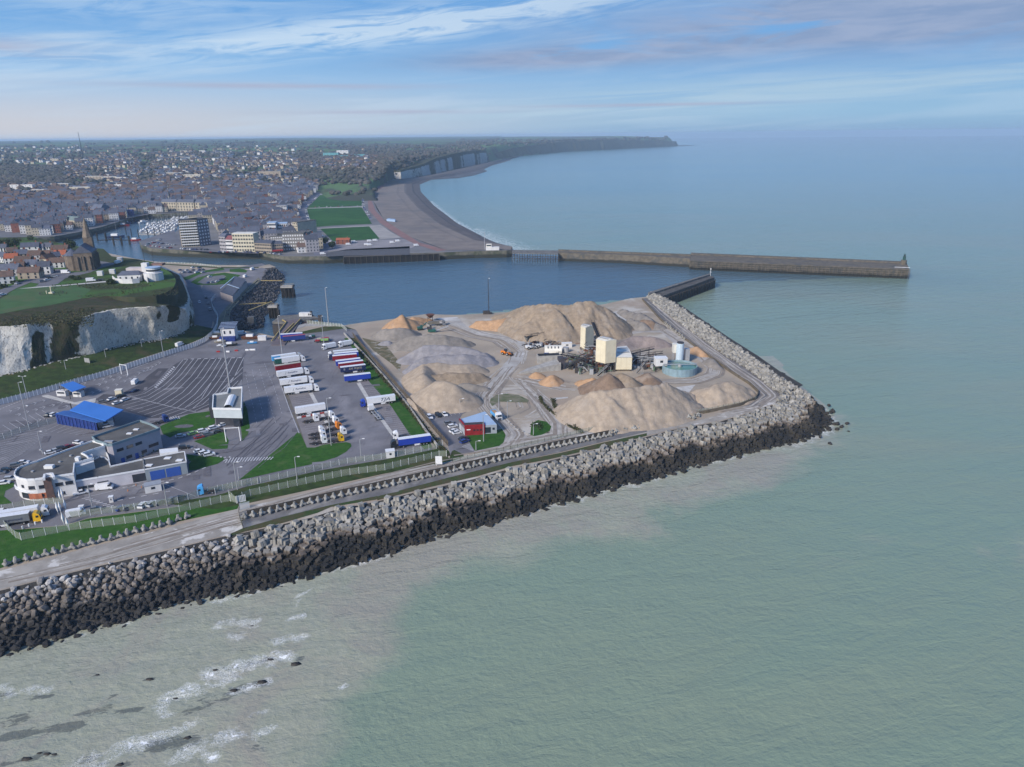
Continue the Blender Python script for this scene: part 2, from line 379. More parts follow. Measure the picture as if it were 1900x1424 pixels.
def build_sea():
    xs = np.concatenate([np.arange(-190, 0, 1.0), np.arange(0, 600, 3.0)]); ys = np.concatenate([np.arange(60, 215, 1.0), np.arange(215, 900, 5.0), np.arange(900, 1550, 12.0)])
    xs = np.concatenate([np.arange(-800, -190, 10.0), xs])
    X, Y = np.meshgrid(xs, ys); nx, ny = len(xs), len(ys)
    # muddy plume: inside this outline the water carries sand
    line = [(p.x, p.y) for p in S("480,1470 560,1395 640,1300 735,1215 700,1160 780,1085 870,1045 960,1050 1040,1005 1110,1010 1200,1000 1190,960 1290,925 1400,905 1500,850 1560,800 1545,770", SEA)]
    poly = line + [(160, 420), (-900, 420), (-900, 40), (-200, 40)]
    ins = inpoly_np(X, Y, poly); D = distpoly_np(X, Y, line); sed = np.clip(.5 + np.where(ins, 1, -1) * D / 30.0, 0, 1)
    far = [(p.x, p.y) for p in S("1500,1060 1640,1010 1750,1000 1900,1030", SEA)]
    sed = np.maximum(sed, .46 * np.exp(-(distpoly_np(X, Y, far) / 16) ** 2))
    foam = np.zeros(X.shape); sho = np.zeros(X.shape)
    def bump(arr_, crop, s, r, a):
        l = [(p.x, p.y) for p in g(crop, s, SEA)]; np.maximum(arr_, a * np.exp(-(distpoly_np(X, Y, l) / (r * 1.5)) ** 2), out=arr_)
    for s, r, a in (("830,810 960,760", 1.9, 1.0), ("1070,680 1350,610", 2.2, .9), ("1380,590 1450,600", 1.5, 1.2), ("1390,520 1540,485", 1.1, .9), ("1180,775 1350,720", 1.0, .95), ("1050,740 1190,700", 1.6, .8),
                    ("1110,430 1290,420", 1.7, .72), ("1150,490 1220,485", 1.2, .72), ("1470,400 1520,385", .9, 1.1), ("1500,290 1560,258", .5, 1.0), ("1460,380 1510,300", .4, .7),
                    ("590,1060 790,1000", 1.7, 1.0), ("840,990 960,940", 1.2, .8), ("930,1080 1180,980", 1.7, .95), ("1030,1095 1090,1105", .9, 1.2), ("870,1110 960,1080", 1.3, .9), ("1290,990 1380,945", 1.0, .9), ("500,1145 590,1090", .8, .8),
                    ("140,760 210,770", 1.4, .8), ("0,760 60,790", 1.4, .6), ("790,850 840,870", 1.4, .7), ("1720,750 1740,740", .5, .9), ("1080,320 1240,290", .9, .85), ("1250,280 1350,250", .7, .8), ("400,1120 480,1090", 1.2, .7),
                    ("1280,880 1330,870", .6, .7), ("350,1150 470,1140", 1.0, .6)):
        bump(foam, 'M', s, r, a)
    for s, r, a in (("600,1068 790,1010", 1.0, .8), ("700,1020 740,1016", 2, .6)): bump(sho, 'M', s, r, a * .5)
    for s, r, a in (("30,1005 260,955 400,945", 1.1, 1.0), ("380,890 570,850", 1.0, .8), ("600,870 700,860", .8, .9), ("0,930 120,900", 1.4, .8), ("170,800 260,790", .6, 1.1), ("780,1040 960,1010", 1.8, .9), ("0,790 60,780", .7, .9), ("550,800 590,785", .5, .8), ("870,665 900,655", .5, .8),
                    ("1070,660 1340,610", 1.3, .6), ("1170,760 1350,720", .9, .9), ("1480,640 1520,600", .8, .9), ("960,860 1150,790", 2.0, .55), ("20,1130 60,1125", .8, .9), ("110,1115 160,1110", .7, 1.2), ("190,1085 270,1085", .7, 1.1), ("600,1140 640,1130", .9, 1.0), ("390,1120 520,1110", 1.1, .6), ("480,690 500,685", .4, 1.1), ("740,710 770,705", .5, 1.2), ("1280,1050 1330,1030", 1.5, .5)):
        bump(sho, 'M', s, r, a)
    toe = [(p.x, p.y) for p in TOE_L]; rag = np.array([[.5 + .9 * n2(a * .035, b * .035, 1, 4) for a in xs] for b in ys]) if False else .76 + .5 * np.sin(X * .11 + 1.3 * np.sin(Y * .07)) * np.sin(X * .031 + 2)
    foam = np.maximum(foam, np.clip(rag, .1, 1) * np.exp(-(distpoly_np(X, Y, toe) / 1.9) ** 2) * np.where(X > -75, 1.0, .25))
    tip = [(p.x, p.y) for p in S("1470,826 1533,800 1541,782 1530,760", SEA)]; foam = np.maximum(foam, 1.0 * np.exp(-(distpoly_np(X, Y, tip) / 2.6) ** 2))
    sb = [(p.x, p.y) for p in S("955,466 905,445 872,428 842,410 815,390 795,372 783,358 777,345", SEA)]
    foam = np.maximum(foam, .95 * np.exp(-(distpoly_np(X, Y, sb) / 9.0) ** 2)); foam = np.maximum(foam, .8 * np.exp(-(distpoly_np(X, Y, sb[:3]) / 30.0) ** 2))
    basin = inpoly_np(X, Y, [(p.x, p.y) for p in S("0,470 0,390 400,385 640,475 950,470 1260,480 1690,512 1325,525 1205,552 640,604 540,640 420,600", SEA)]).astype(float)
    # soften the basin edge across its mouth
    mouth = [(p.x, p.y) for p in S("1690,512 1325,525", SEA)]; dm = distpoly_np(X, Y, mouth); basin = np.where(dm < 90, basin * .5 + .5 * (.5 + np.where(basin > .5, .5, -.5) * dm / 90), basin)
    v = np.stack([X.ravel(), Y.ravel(), np.full(X.size, SEA)], 1); i = np.arange(X.size).reshape(ny, nx)
    q = np.stack([i[:-1, :-1].ravel(), i[:-1, 1:].ravel(), i[1:, 1:].ravel(), i[1:, :-1].ravel()], 1)
    verts = [tuple(a) for a in v.tolist()]; faces = [tuple(a) for a in q.tolist()]
    cx, cy = (xs[0] + xs[-1]) / 2, (ys[0] + ys[-1]) / 2; hx, hy = (xs[-1] - xs[0]) / 2, (ys[-1] - ys[0]) / 2; base = len(verts); K = 96
    angs = sorted([2 * math.pi * k / K for k in range(K)] + [math.atan2(b, a) % (2 * math.pi) for a, b in ((hx, hy), (-hx, hy), (-hx, -hy), (hx, -hy))]); K = len(angs)
    for a in angs:
        c, s_ = math.cos(a), math.sin(a); k = min(hx / max(1e-9, abs(c)), hy / max(1e-9, abs(s_))); verts.append((cx + c * k, cy + s_ * k, SEA)); verts.append((cx + c * 3000, cy + s_ * 3000, SEA)); verts.append((21000 * c, 21000 * s_, SEA))
    for k in range(K):
        a, b = base + 3 * k, base + 3 * ((k + 1) % K); faces += [(a, a + 1, b + 1, b), (a + 1, a + 2, b + 2, b + 1)]
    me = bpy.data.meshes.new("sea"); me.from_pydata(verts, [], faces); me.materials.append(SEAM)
    pad = len(verts) - X.size
    for nme, ar in (("sediment", sed), ("foam", foam), ("shoal", sho), ("basin", basin)):
        at = me.attributes.new(nme, 'FLOAT', 'POINT'); at.data.foreach_set('value', np.concatenate([ar.ravel(), np.zeros(pad)]).astype(np.float32))
    me.update(); return structure(link("sea", me), "grey green sea with a sandy plume along the rock revetment")
build_sea()

# ------------------------------------------------------------------ land of the port (quay level) and of the town
BASIN_EDGE = S("1201,551 1170,554 1120,565 1020,577 930,580 848,585 790,583 737,591 671,599 640,604 602,601 572,600 549,607 548,618 531,623 505,624 480,618 430,612 424,600 427,576 455,545 482,521 491,498 512,496 500,491 486,493 404,492 290,486 254,481 200,470 150,463 -100,470 -1500,520")
portpoly = CREST_L + CREST_R + BASIN_EDGE + S("-1500,1300 -300,1165")
b = MB(); b.prism(portpoly, -14, 0, 1, 0); structure(b.build("ground", [mat("yard_dust", (.37, .315, .25), (.29, .25, .205), .045, .95, .35, detail=9, c3=(.46, .43, .385), scale3=.028, lo3=.53, hi3=.66, bscale=2.5, spec=.15,
    extra=lambda t, c, p: t.mix(t.mul(t.map(t.noise(p, .013, 5, .6, 1.2), .5, .68), .5), c, (.33, .255, .20))), CONCD]), "dusty ground of the port and aggregate yard")
TOWN_EDGE = S("-1500,500 60,456 71,441 100,439 140,432 190,421 222,411 240,403 243,398 300,397 361,394 384,402 372,411 345,417 323,432 290,440 258,447 262,455 280,461 330,464 400,466 480,468 526,476 600,476 637,474 700,472 815,469 880,466 940,465 949,464")
PROM = S("828,465 790,451 757,438 730,424 712,407 700,389 691,370 691,352 705,343 735,334")
townpoly = TOWN_EDGE + PROM + [Vector((-500, 2700, 0)), Vector((-4000, 2700, 0))]
TOWNG = mat("town_ground", (.16, .16, .17), (.12, .12, .13), .02, .9, .1, c3=(.20, .195, .19), scale3=.008)
QUAYW = mat("quay_masonry", (.155, .145, .115), (.10, .098, .078), .25, .9, .5, c3=(.05, .06, .035), scale3=.07, lo3=.45, hi3=.6, bscale=1.2,
            extra=lambda t, c, p: t.mix(t.map(t.add(t.sep(p)[2], t.mul(t.noise(p, .12, 5), 3.0)), -3.6, -1.6, 1, 0), c, (.030, .032, .024)))
b = MB(); b.prism(townpoly, -14, -.06, 1, 0); structure(b.build("town_ground", [TOWNG, QUAYW]), "town ground and masonry quays of the old harbour")

# beach
SHING = mat("shingle", (.215, .19, .175), (.175, .155, .148), .05, .95, .4, detail=8, c3=(.155, .145, .145), scale3=.012, bscale=.8, spec=.1)
def beach():
    inn = resample(S("949,464 890,465 828,465 790,451 757,438 730,424 712,407 700,389 691,370 691,352 705,343 735,334 790,327 860,312 905,302 955,291"), 0) if False else None
    a = S("949,463.5 828,464.5 757,438 712,407 691,370 700,345 735,334 790,327 860,312 905,302 955,291"); c = S("951,463.5 905,444 848,414 806,382 781,356 779,343 800,334 850,325 895,316 925,302 972,288", SEA)
    A_, C_ = [], []
    for k in range(len(a) - 1):
        for j in range(8): A_.append(a[k].lerp(a[k + 1], j / 8)); C_.append(c[k].lerp(c[k + 1], j / 8))
    A_.append(a[-1]); C_.append(c[-1])
    rows = []; prof = [(0, 0), (.25, .02), (.45, .03), (.5, .10), (.62, .14), (.66, .30), (.8, .40), (.84, .62), (1, 1), (1.35, 1.55)]
    for u, zz in prof: rows.append([Vector((p.x + (q.x - p.x) * u, p.y + (q.y - p.y) * u, -8 * zz - .08)) for p, q in zip(A_, C_)])
    m = MB(); n = len(A_)
    for r in rows: m.v.extend([tuple(p) for p in r])
    for i in range(len(rows) - 1):
        for k in range(n - 1): m.f.append((i * n + k, (i + 1) * n + k, (i + 1) * n + k + 1, i * n + k + 1)); m.m.append(1 if i >= 5 or k > 48 else 0)
    m2 = mat("wet_shingle", (.115, .10, .10), (.085, .078, .08), .06, .85, .4, detail=8, bscale=.8)
    structure(m.build("beach", [SHING, m2]), "curved grey brown shingle beach below the seafront promenade")
beach()

# ------------------------------------------------------------------ hinterland
COAST = [(p.x, p.y) for p in S("735,334 790,327 860,312 905,302 960,291 1050,282 1150,277 1258,271.5", SEA)]
COAST += [(1500, 11000), (-200, 15000)]
LANDP = COAST + [(-200, 22000), (-26000, 22000), (-26000, 900), (-500, 900), (PROM[3].x, PROM[3].y), (PROM[7].x, PROM[7].y)]
def terr(X, Y):
    X = np.asarray(X, float); Y = np.asarray(Y, float); d = np.hypot(X, Y); az = np.degrees(np.arctan2(X, Y))
    h = np.interp(d, [1250, 1390, 1470, 1600, 1900, 2300, 3000, 4000, 6000, 9000, 14000, 22000], [-12, -12, -1.5, 6, 16, 30, 46, 62, 84, 98, 106, 110])
    k = np.clip((az + 15.0) / 3.5, 0, 1); k = k * k * (3 - 2 * k); kk = np.clip((d - 1850) / 250, 0, 1)
    west = np.interp(d, [1800, 2050, 2600, 3300, 3900, 4800, 7000, 22000], [0, 48, 54, 50, 46, 62, 78, 92])
    h = np.where(d > 1850, h * (1 - k * kk) + np.maximum(west, h * .9) * k * kk, h)
    # the low seafront reaches further back than the rest of the town
    sf = np.exp(-((az + 15.5) / 3.0) ** 2) * np.clip((2250 - d) / 500, 0, 1); h = h * (1 - sf) - 1.5 * sf
    h = h + (3.0 * np.sin(X * .0021 + 1.7) * np.sin(Y * .0017) + 2.0 * np.sin(X * .006 + Y * .003)) * np.clip((d - 1700) / 900, 0, 1)
    ins = inpoly_np(X, Y, LANDP); sd = distpoly_np(X, Y, COAST)
    ramp = np.clip((sd - 12) / 60.0, 0, 1); ramp = ramp * ramp * (3 - 2 * ramp)
    return np.where(ins, (h + 6) * ramp - 6, -30)
LANDM = mat("inland_country", (.055, .068, .045), (.068, .064, .055), .004, .95, .4, detail=9, c3=(.085, .15, .06), scale3=.0016, lo3=.49, hi3=.54, spec=.1)
def hinterland():
    az = np.radians(np.arange(-58, 16.01, .22)); r = np.exp(np.linspace(math.log(1150), math.log(20500), 170))
    A, Rr = np.meshgrid(az, r); X = Rr * np.sin(A); Y = Rr * np.cos(A); Z = terr(X, Y)
    n = len(az); i = np.arange(X.size).reshape(len(r), n)
    q = np.stack([i[:-1, :-1].ravel(), i[:-1, 1:].ravel(), i[1:, 1:].ravel(), i[1:, :-1].ravel()], 1)
    keep = Z.ravel()[q].max(1) > -12; q = q[keep]
    me = bpy.data.meshes.new("hills"); me.from_pydata(np.stack([X.ravel(), Y.ravel(), Z.ravel()], 1).tolist(), [], q.tolist()); me.materials.append(LANDM)
    me.polygons.foreach_set('use_smooth', [True] * len(me.polygons)); structure(link("hills", me), "wooded hills and fields behind the town")
hinterland()
def chalk(name, bare):
    def ex(t, col, pos):
        x, y, z = t.sep(pos); veg = t.attr("veg").outputs['Fac']
        n_ = t.noise(t.vec(x, y, t.mul(z, .35)), .22, 8, .68, .8); f = t.map(t.add(n_, t.mul(veg, 1.0)), .86, .98)
        grime = t.map(t.noise(t.vec(x, y, t.mul(z, .5)), 1.1, 9, .75, .4), .50, .62); col = t.mix(t.mul(grime, .75), col, (.13, .12, .115))
        gr = t.mix(t.map(t.noise(pos, .3, 7, .7), .35, .65), (.034, .046, .020), (.062, .054, .036)); return t.mix(f, col, gr)
    return mat(name, bare, tuple(a * .84 for a in bare), .12, .95, .9, detail=8, bscale=.9, spec=.1, extra=ex)
def far_cliff(name, base, tops, label, step=6.0, inset=7.0, amp=5.0, veg0=.25):
    bp = resample(base, step); n = len(bp); L = [i / (n - 1) for i in range(n)]
    hs = np.interp(L, np.linspace(0, 1, len(tops)), tops)
    m = MB(); rows = 9; vg = []
    for j in range(rows + 2):
        for i, p in enumerate(bp):
            a = bp[max(0, i - 1)]; c = bp[min(n - 1, i + 1)]; t_ = (c - a); t_.z = 0; t_.normalize(); nr = Vector((-t_.y, t_.x, 0))
            if nr.dot(p) < 0: nr = -nr
            u = min(1, j / (rows - 1)); f = amp * (n2(p.x, p.y, .045) + .6 * n2(p.x, p.y, .13)) * (.4 + .6 * math.sin(u * 3.0)); out = -3 + inset * u ** 1.4 + f
            zz = SEA + 1 + (hs[i] - SEA - 1) * u
            if j >= rows: out += 55 * (j - rows + 1); zz = hs[i] + 1.5 - .5 * j
            q = p + nr * out; m.v.append((q.x, q.y, zz))
            vg.append(1.0 if j >= rows - 1 else min(1, veg0 + .55 * max(0, n2(p.x, p.y, .012, 7)) * 2 + (.35 if u > .8 else 0)))
    for j in range(rows + 1):
        for i in range(n - 1): a = j * n + i; m.f.append((a, a + 1, a + n + 1, a + n)); m.m.append(0)
    o = m.build(name, chalk("far_chalk", (.46, .45, .43))); at = o.data.attributes.new("veg", 'FLOAT', 'POINT'); at.data.foreach_set('value', vg)
    structure(o, label)
far_cliff("cliffs", S("655,333 700,333 745,333 790,327 825,319 862,311 905,302", SEA), [8, 26, 44, 52, 56, 55, 50], "pale chalk cliffs with dark streaks rising west of the beach")
far_cliff("headland_cliffs", S("925,297 960,290.5 1050,282 1150,277 1258,271.5", SEA), [26, 50, 66, 74, 60, 40], "distant dark headland with patches of chalk running out to sea", 25, 25, 20, .66)
# tip of the headland and its low reef
b = MB(); b.prism(S("1235,272 1262,270.5 1290,270.5 1262,272", SEA), SEA - 2, SEA + 2.0, 0); structure(b.build("reef", mat("reef_rock", (.05, .05, .05))), "low dark reef at the tip of the headland")
b = MB(); b.prism(S("800,334 850,331 880,326 905,318 893,313 930,303 950,297 935,294 860,311 800,328", SEA), SEA - 2, SEA + .35, 0)
structure(b.build("rock_platform", mat("wavecut_rock", (.085, .075, .078), (.05, .05, .055), .03, .7, .5, c3=(.13, .14, .16), scale3=.02)), "dark wave cut platform below the cliffs")

# ------------------------------------------------------------------ headland above the port
HEADZ = 30.0
def smoothline(pts, n): return resample(pts, 0.001 if False else sum((b_ - a_).length for a_, b_ in zip(pts[:-1], pts[1:])) / (n - 1))[:n]
def headland():
    N = 260
    foot = smoothline(S("-160,742,3 0,697,3 50,686,3.4 93,673,3.6 149,661,3.6 177,656,3.8 207,645,4 253,636,4 303,629,4 336,619,3.4 360,604,2.5 360,580,2 355,556,1.6 348,540,1.2 341,520,.8 334,509,.6 312,499,.4 292,491,.3"), N)
    top = smoothline(S("-160,640,25 0,607,26 50,603,26 93,598,25 125,597,25 152,590,26 202,576,27 253,571,27 290,570,27 316,566,26 343,575,19 352,560,14 350,550,12 345,536,13 338,522,10 330,512,10 308,502,12 292,493,9"), N)
    rim = smoothline(S("-160,612 0,583 101,565 152,554 200,549 250,552 290,549 310,542 322,534 326,525 326,520 324,514 321,510 316,506 310,502 300,497 290,493", HEADZ), N)
    far = smoothline(S("-160,446 0,441 63,440 101,449 157,460 192,462 207,476 230,479 253,481 268,484 280,486 287,488 290,490 292,491 293,492 294,492.5 295,493", HEADZ), N)
    rows = []; vg = []
    rnd = random.Random(3)
    for j in range(11):
        u = j / 10; r = []; 
        for i in range(N):
            p = foot[i].lerp(top[i], u); o_ = 1.6 * (n2(p.x, p.y, .09, u) + .7 * n2(p.x, p.y, .3, u * 2)) * math.sin(min(1, u * 1.2) * 3.0)
            r.append(Vector((p.x + o_ * .6, p.y - o_, p.z + (.8 * n2(p.x, p.y, .2) if j == 10 else 0))))
            px = (project(r[-1]) or (0, 0))[0]
            band = math.exp(-((px - 122) / 24) ** 2) + .95 * math.exp(-((px - 70) / 11) ** 2) * (1 if .0 < u < .8 else .4) + .8 * math.exp(-((px - 322) / 12) ** 2) * (u > .45) + .35 * math.exp(-((px - 295) / 6) ** 2) * (u > .5)
            if px > 352: band += .35
            band *= 1 + .7 * n2(p.x, p.z * 2 + p.y, .12, 3)
            vg.append(min(1.0, .14 + band * .85 + (.10 if u > .93 else 0) + (.2 if u < .08 else 0)))
        rows.append(r)
    for j in range(1, 6):
        u = j / 5; rows.append([Vector(top[i].lerp(rim[i], u)) + Vector((0, 0, 1.1 * n2(top[i].x, top[i].y + 9 * u, .12) * (1 - u))) for i in range(N)]); vg += [1.0] * N
    m = MB()
    for r in rows: m.v.extend([tuple(p) for p in r])
    for j in range(len(rows) - 1):
        for i in range(N - 1): a = j * N + i; m.f.append((a, a + 1, a + N + 1, a + N)); m.m.append(0)
    o = m.build("chalk_cliff", chalk("near_chalk", (.55, .54, .50))); at = o.data.attributes.new("veg", 'FLOAT', 'POINT'); at.data.foreach_set('value', vg); structure(o, "white chalk cliff face with dark ivy patches beside the port road")
    b = MB(); b.prism(rim + far[::-1], HEADZ - 25, HEADZ, 1, 0)
    GT = mat("clifftop_grass", (.052, .070, .028), (.040, .048, .024), .10, .95, .7, detail=8, c3=(.055, .115, .030), scale3=.022, lo3=.46, hi3=.56, bscale=1.5, spec=.1)
    structure(b.build("cliff_top", [GT, mat("cliff_scrub", (.035, .046, .022), (.055, .055, .032), .2, .95, .8)]), "grassy top of the chalk headland")
    m = MB(); m.sheet(g('V', "0,720 200,600 560,575 800,565 970,620 860,720 520,790 300,820 0,880", HEADZ + .05), HEADZ + .05)
    structure(m.build("mown_grass", mat("mown_clifftop", (.05, .115, .035), (.042, .095, .03), .12, .95, .3, detail=8, c3=(.07, .10, .04), scale3=.05)))
    # green bank at the cliff foot
    ft = smoothline(S("-160,795,.1 0,741,.1 60,726,.1 117,711,.1 190,689,.1 250,669,.1 300,653,.1 345,640,.1 380,626,.1 396,610,.1"), 80); fo = smoothline(S("-160,742,3 0,697,3 50,686,3.4 93,673,3.6 149,661,3.6 177,656,3.8 207,645,4 253,636,4 303,629,4 336,619,3.4 360,604,2.5"), 80)
    m = MB(); rs = [[a.lerp(c + Vector((0, 1.5, .1)), u) + Vector((0, 0, .35 * n2(a.x, a.y + u * 20, .1) * math.sin(u * 3.14))) for a, c in zip(ft, fo)] for u in (0, .25, .5, .75, 1)]
    for r in rs: m.v.extend([tuple(p) for p in r])
    for j in range(4):
        for i in range(79): a = j * 80 + i; m.f.append((a, a + 1, a + 81, a + 80)); m.m.append(0)
    structure(m.build("grass_bank", GRASSD), "rough green bank at the foot of the chalk cliff")
headland()

# ------------------------------------------------------------------ port surfaces, each a sheet above the one below
def surf(name, poly, z, m, label=None):
    b = MB(); b.sheet(poly, z); return structure(b.build(name, m), label)
surf("tarmac", S("-400,1010 0,985 38,982 121,975 162,962 253,950 330,940 448,914 600,878 760,855 812,846 770,790 720,722 690,660 660,612 640,610 598,616 548,622 531,625 505,627 480,622 430,616 424,602 428,577 456,547 484,523 496,500 486,497 440,505 404,510 380,520 372,545 385,580 398,600 392,612 380,627 345,641 300,654 250,670 190,690 117,712 0,742 -400,840"), .03, ASPHALT, "purplish tarmac of the ferry terminal")
surf("lawn", g('F', "180,1120 630,755 650,760 700,872 760,872 830,850 1000,830 1035,840 1042,862 1000,905 930,945 760,995 500,1050 260,1105"), .09, GRASS, "bright green curved lawn beside the lorry park")
surf("lawn", g('C', "1175,995 1390,905 1540,885 1572,890 1580,975 1560,985 1500,1010 1300,1050 1250,1080 1195,1050"), .09, GRASS, "lawn in front of the control building")
surf("lawn", g('C', "1425,1105 1640,1035 1680,1100 1670,1160 1560,1165"), .09, GRASS, "small lawn with a white frame")
surf("lawn", g('D', "1370,330 1480,345 1640,350 1645,372 1600,400 1390,460 1385,390"), .09, GRASS, "lawn beside the garage block")
surf("lawn", g('C', "1790,810 1815,870 1835,1000 1820,1060 1780,1105 1768,1000 1775,960"), .09, GRASS, "narrow lawn right of the control building")
surf("lawn", g('K', "630,262 750,232 845,222 880,215 905,260 890,310 860,335 690,370 660,330"), .14, GRASS, "lawn around the red office")
surf("lawn", g('G', "1420,1105 1430,1020 1480,992 1545,1005 1580,1040 1570,1075 1510,1105 1450,1115"), .14, GRASS, "round grass island on the haul road")
surf("lawn", g('G', "1110,860 1115,830 1160,800 1230,790 1330,800 1410,840 1400,858 1290,855 1180,850 1130,885"), .14, mat("weedy_ground", (.12, .13, .075), (.18, .17, .12), .3, .95, .4, c3=(.07, .10, .04), scale3=.1), "weedy crescent of rough ground")
surf("lawn", g('D', "-40,540 105,540 100,570 40,600 30,640 90,690 -40,705"), .09, GRASS, "lawn at the left edge")
surf("verge", S("0,985 38,983 121,976 162,963 253,951 330,941 440,919 443,938 440,945 300,975 150,1010 0,1055 -400,1160 -400,1080"), .06, GRASS, "green verge between fence and concrete armour units")
surf("verge", g('F', "985,35 1010,30 1150,190 1300,370 1480,590 1610,760 1660,870 1600,885 1500,790 1350,560 1180,370 1060,120"), .09, GRASS, "long green verge beside the lorry park")
surf("scrub_verge", g('F', "1030,30 1075,30 1230,240 1400,440 1560,640 1700,830 1790,900 1800,935 1740,940 1700,880 1500,640 1180,240"), .05, GRASSD, "rough overgrown strip along the brown fence")
surf("scrub_verge", g('G', "130,360 300,400 430,560 420,620 360,560 220,460"), .04, mat("dead_scrub", (.17, .14, .085), (.085, .085, .045), .3, .95, .6, detail=9, c3=(.30, .28, .24), scale3=.25, lo3=.55), "dry scrub by the fence")
surf("verge", g('F', "-400,1300 0,1240 250,1168 800,1048 1300,962 1740,872 1790,960 1810,900 1830,890 1900,925 1900,945 1780,985 1300,1070 240,1300 0,1345"), .07, GRASSD, "grass strip outside the double fence")
surf("coast_lane", S("-300,1165 -300,1090 0,1060 150,1020 300,983 440,945 600,908 830,855 960,826 1140,792 1131,809 1016,832 879,864 740,897 600,928 455,962 460,986 400,998 320,1017 200,1044 0,1094"), .04, LANE, "pale unmade coast lane")
surf("corner_lane", S("1131,812 1200,800 1303,779 1395,752 1412,728 1449,734 1438,749 1412,757 1390,765 1335,781 1253,795 1200,809 1134,826"), .05, LANE, "pale end of the coast lane")
surf("grass_edge", g('Y', "170,490 500,430 880,350 1200,290 1900,130 1900,215 1640,285 1150,365 1000,430 640,535 190,640 0,700 0,680 180,600") , .10, mat("seaward_grass", (.045, .065, .020), (.070, .060, .030), .3, .95, .5, c3=(.03, .06, .015), scale3=.08), "grassy edge of the shore road")
surf("grass_edge", g('K', "0,690 500,560 950,450 1290,385 1600,310 1900,245 1900,262 1640,335 1400,385 1200,432 960,475 700,550 350,630 0,718"), .115, MATS["seaward_grass"], "grassy edge of the shore road further on")
surf("shore_road", g('Y', "185,600 620,475 1150,345 1640,250 1900,195 1900,120 1500,180 1100,290 600,390 200,505 160,530"), .14, LANE2, "grey shore road below the armour units")
surf("shore_road", g('K', "0,692 500,560 950,450 1290,378 1600,303 1900,235 1900,215 1640,255 1300,330 900,415 560,495 0,648"), .155, LANE2, "grey shore road")
surf("corner_road", S("1449,733 1424,714 1387,685 1339,656 1290,620 1242,586 1201,553 1190,555 1225,592 1262,622 1308,657 1357,692 1392,714 1408,730 1404,742 1380,756 1415,754"), .12, mat("dark_gravel_road", (.155, .148, .148), (.12, .115, .118), .2, .9, .3, c3=(.20, .19, .185), scale3=.05), "dark gravel road round the corner of the yard")
surf("car_park", g('K', "340,140 390,100 560,90 690,70 600,110 575,150 625,255 690,365 675,380 520,405 500,340"), .06, ASPHALT, "small office car park")
for s in ("0,1110 130,1060 200,1100 60,1180 0,1160",): surf("white_track", g('T', s), .05, PALECONC)
surf("white_track", g('T', "1150,200 1250,165 1500,145 1500,165 1320,185 1250,205 1245,240 1290,320 1420,420 1430,440 1330,450 1280,380 1180,310"), .05, PALECONC, "pale concrete channel by the sand pile")
surf("white_track", g('G', "900,880 1020,810 1110,720 1220,560 1340,440 1300,400 1050,350 900,300 780,250 700,210 860,200 950,290 1180,340 1380,380 1370,520 1260,640 1150,730 1050,830 930,900"), .035, mat("chalky_track", (.42, .41, .395), (.31, .29, .27), .12, .95, .4, detail=9, c3=(.52, .51, .50), scale3=.05, bscale=2), "chalky haul track through the yard")
surf("white_track", g('H', "560,165 640,150 700,230 660,235"), .05, PALECONC, "wet pale strip near the big pile")
surf("white_track", g('H', "1050,740 1200,720 1150,780 1090,770"), .05, PALECONC)
RUTP = mat("pale_ruts", (.45, .425, .39), (.33, .305, .275), .3, .95, detail=6); RUTD = mat("dark_ruts", (.21, .18, .155), (.27, .235, .20), .3, .95, detail=6)
def ruts(name, crop, s, n, spread, z, seed):
    r_ = random.Random(seed); base = resample(g(crop, s), 2.5); ms = [MB(), MB()]
    for k in range(n):
        o_ = r_.uniform(-spread, spread); a_ = r_.randrange(0, max(1, len(base) // 3)); b_ = r_.randrange(2 * len(base) // 3, len(base)); L_, R_ = [], []; w_ = r_.uniform(.15, .5)
        for i in range(a_, b_):
            p = base[i]; t_ = (base[min(i + 1, len(base) - 1)] - base[max(0, i - 1)]); t_.normalize(); nr = Vector((-t_.y, t_.x, 0)); o2_ = o_ + 1.6 * n2(i * .09, k * 3.3, 1, seed); L_.append(p + nr * (o2_ - w_)); R_.append(p + nr * (o2_ + w_))
        if len(L_) > 2: ms[k % 2].strip([(p.x, p.y, z + .0025 * k) for p in L_], [(p.x, p.y, z + .0025 * k) for p in R_])
    for m_, mt in zip(ms, (RUTP, RUTD)): structure(m_.build(name, mt))
for i, (s, n_, sp_) in enumerate((("1090,1225 1230,1180 1290,1100 1230,1030 1100,880 1090,800 1230,620 1300,560", 26, 6), ("1300,560 1330,470 1200,380 1000,340 820,270 700,215 600,225", 22, 7), ("830,1255 1090,1215 1420,1150 1640,1110 1640,1010 1520,860 1420,760 1300,640", 24, 5), ("1300,640 1500,690 1700,730 1850,740", 18, 8), ("1000,880 1120,740 1240,600", 12, 5), ("1180,840 1300,790 1420,830 1450,900 1350,960 1250,940", 12, 8))): ruts("wheel_ruts", 'G', s, n_, sp_, .06, i)
ruts("wheel_ruts", 'H', "760,700 1000,700 1200,690 1340,640 1360,580 1240,470 1080,360 960,290 800,300 600,320", 26, 5, .06, 9)
ruts("wheel_ruts", 'S', "0,1075 200,1030 430,965 600,918 830,862 1000,828", 18, 3.4, .085, 11); ruts("wheel_ruts", 'S', "1201,556 1300,638 1400,708 1430,735 1400,756 1300,775", 16, 3.2, .15, 12)
surf("haul_loop", g('H', "450,315 600,320 800,300 960,285 1100,370 1250,480 1370,590 1350,640 1200,690 900,705 760,700 960,690 1180,680 1300,610 1180,480 1060,430 940,320 800,318 640,345"), .045, mat("haul_dust", (.40, .375, .35), (.31, .29, .27), .15, .95, .3, detail=8), "pale haul road looping round the tank")
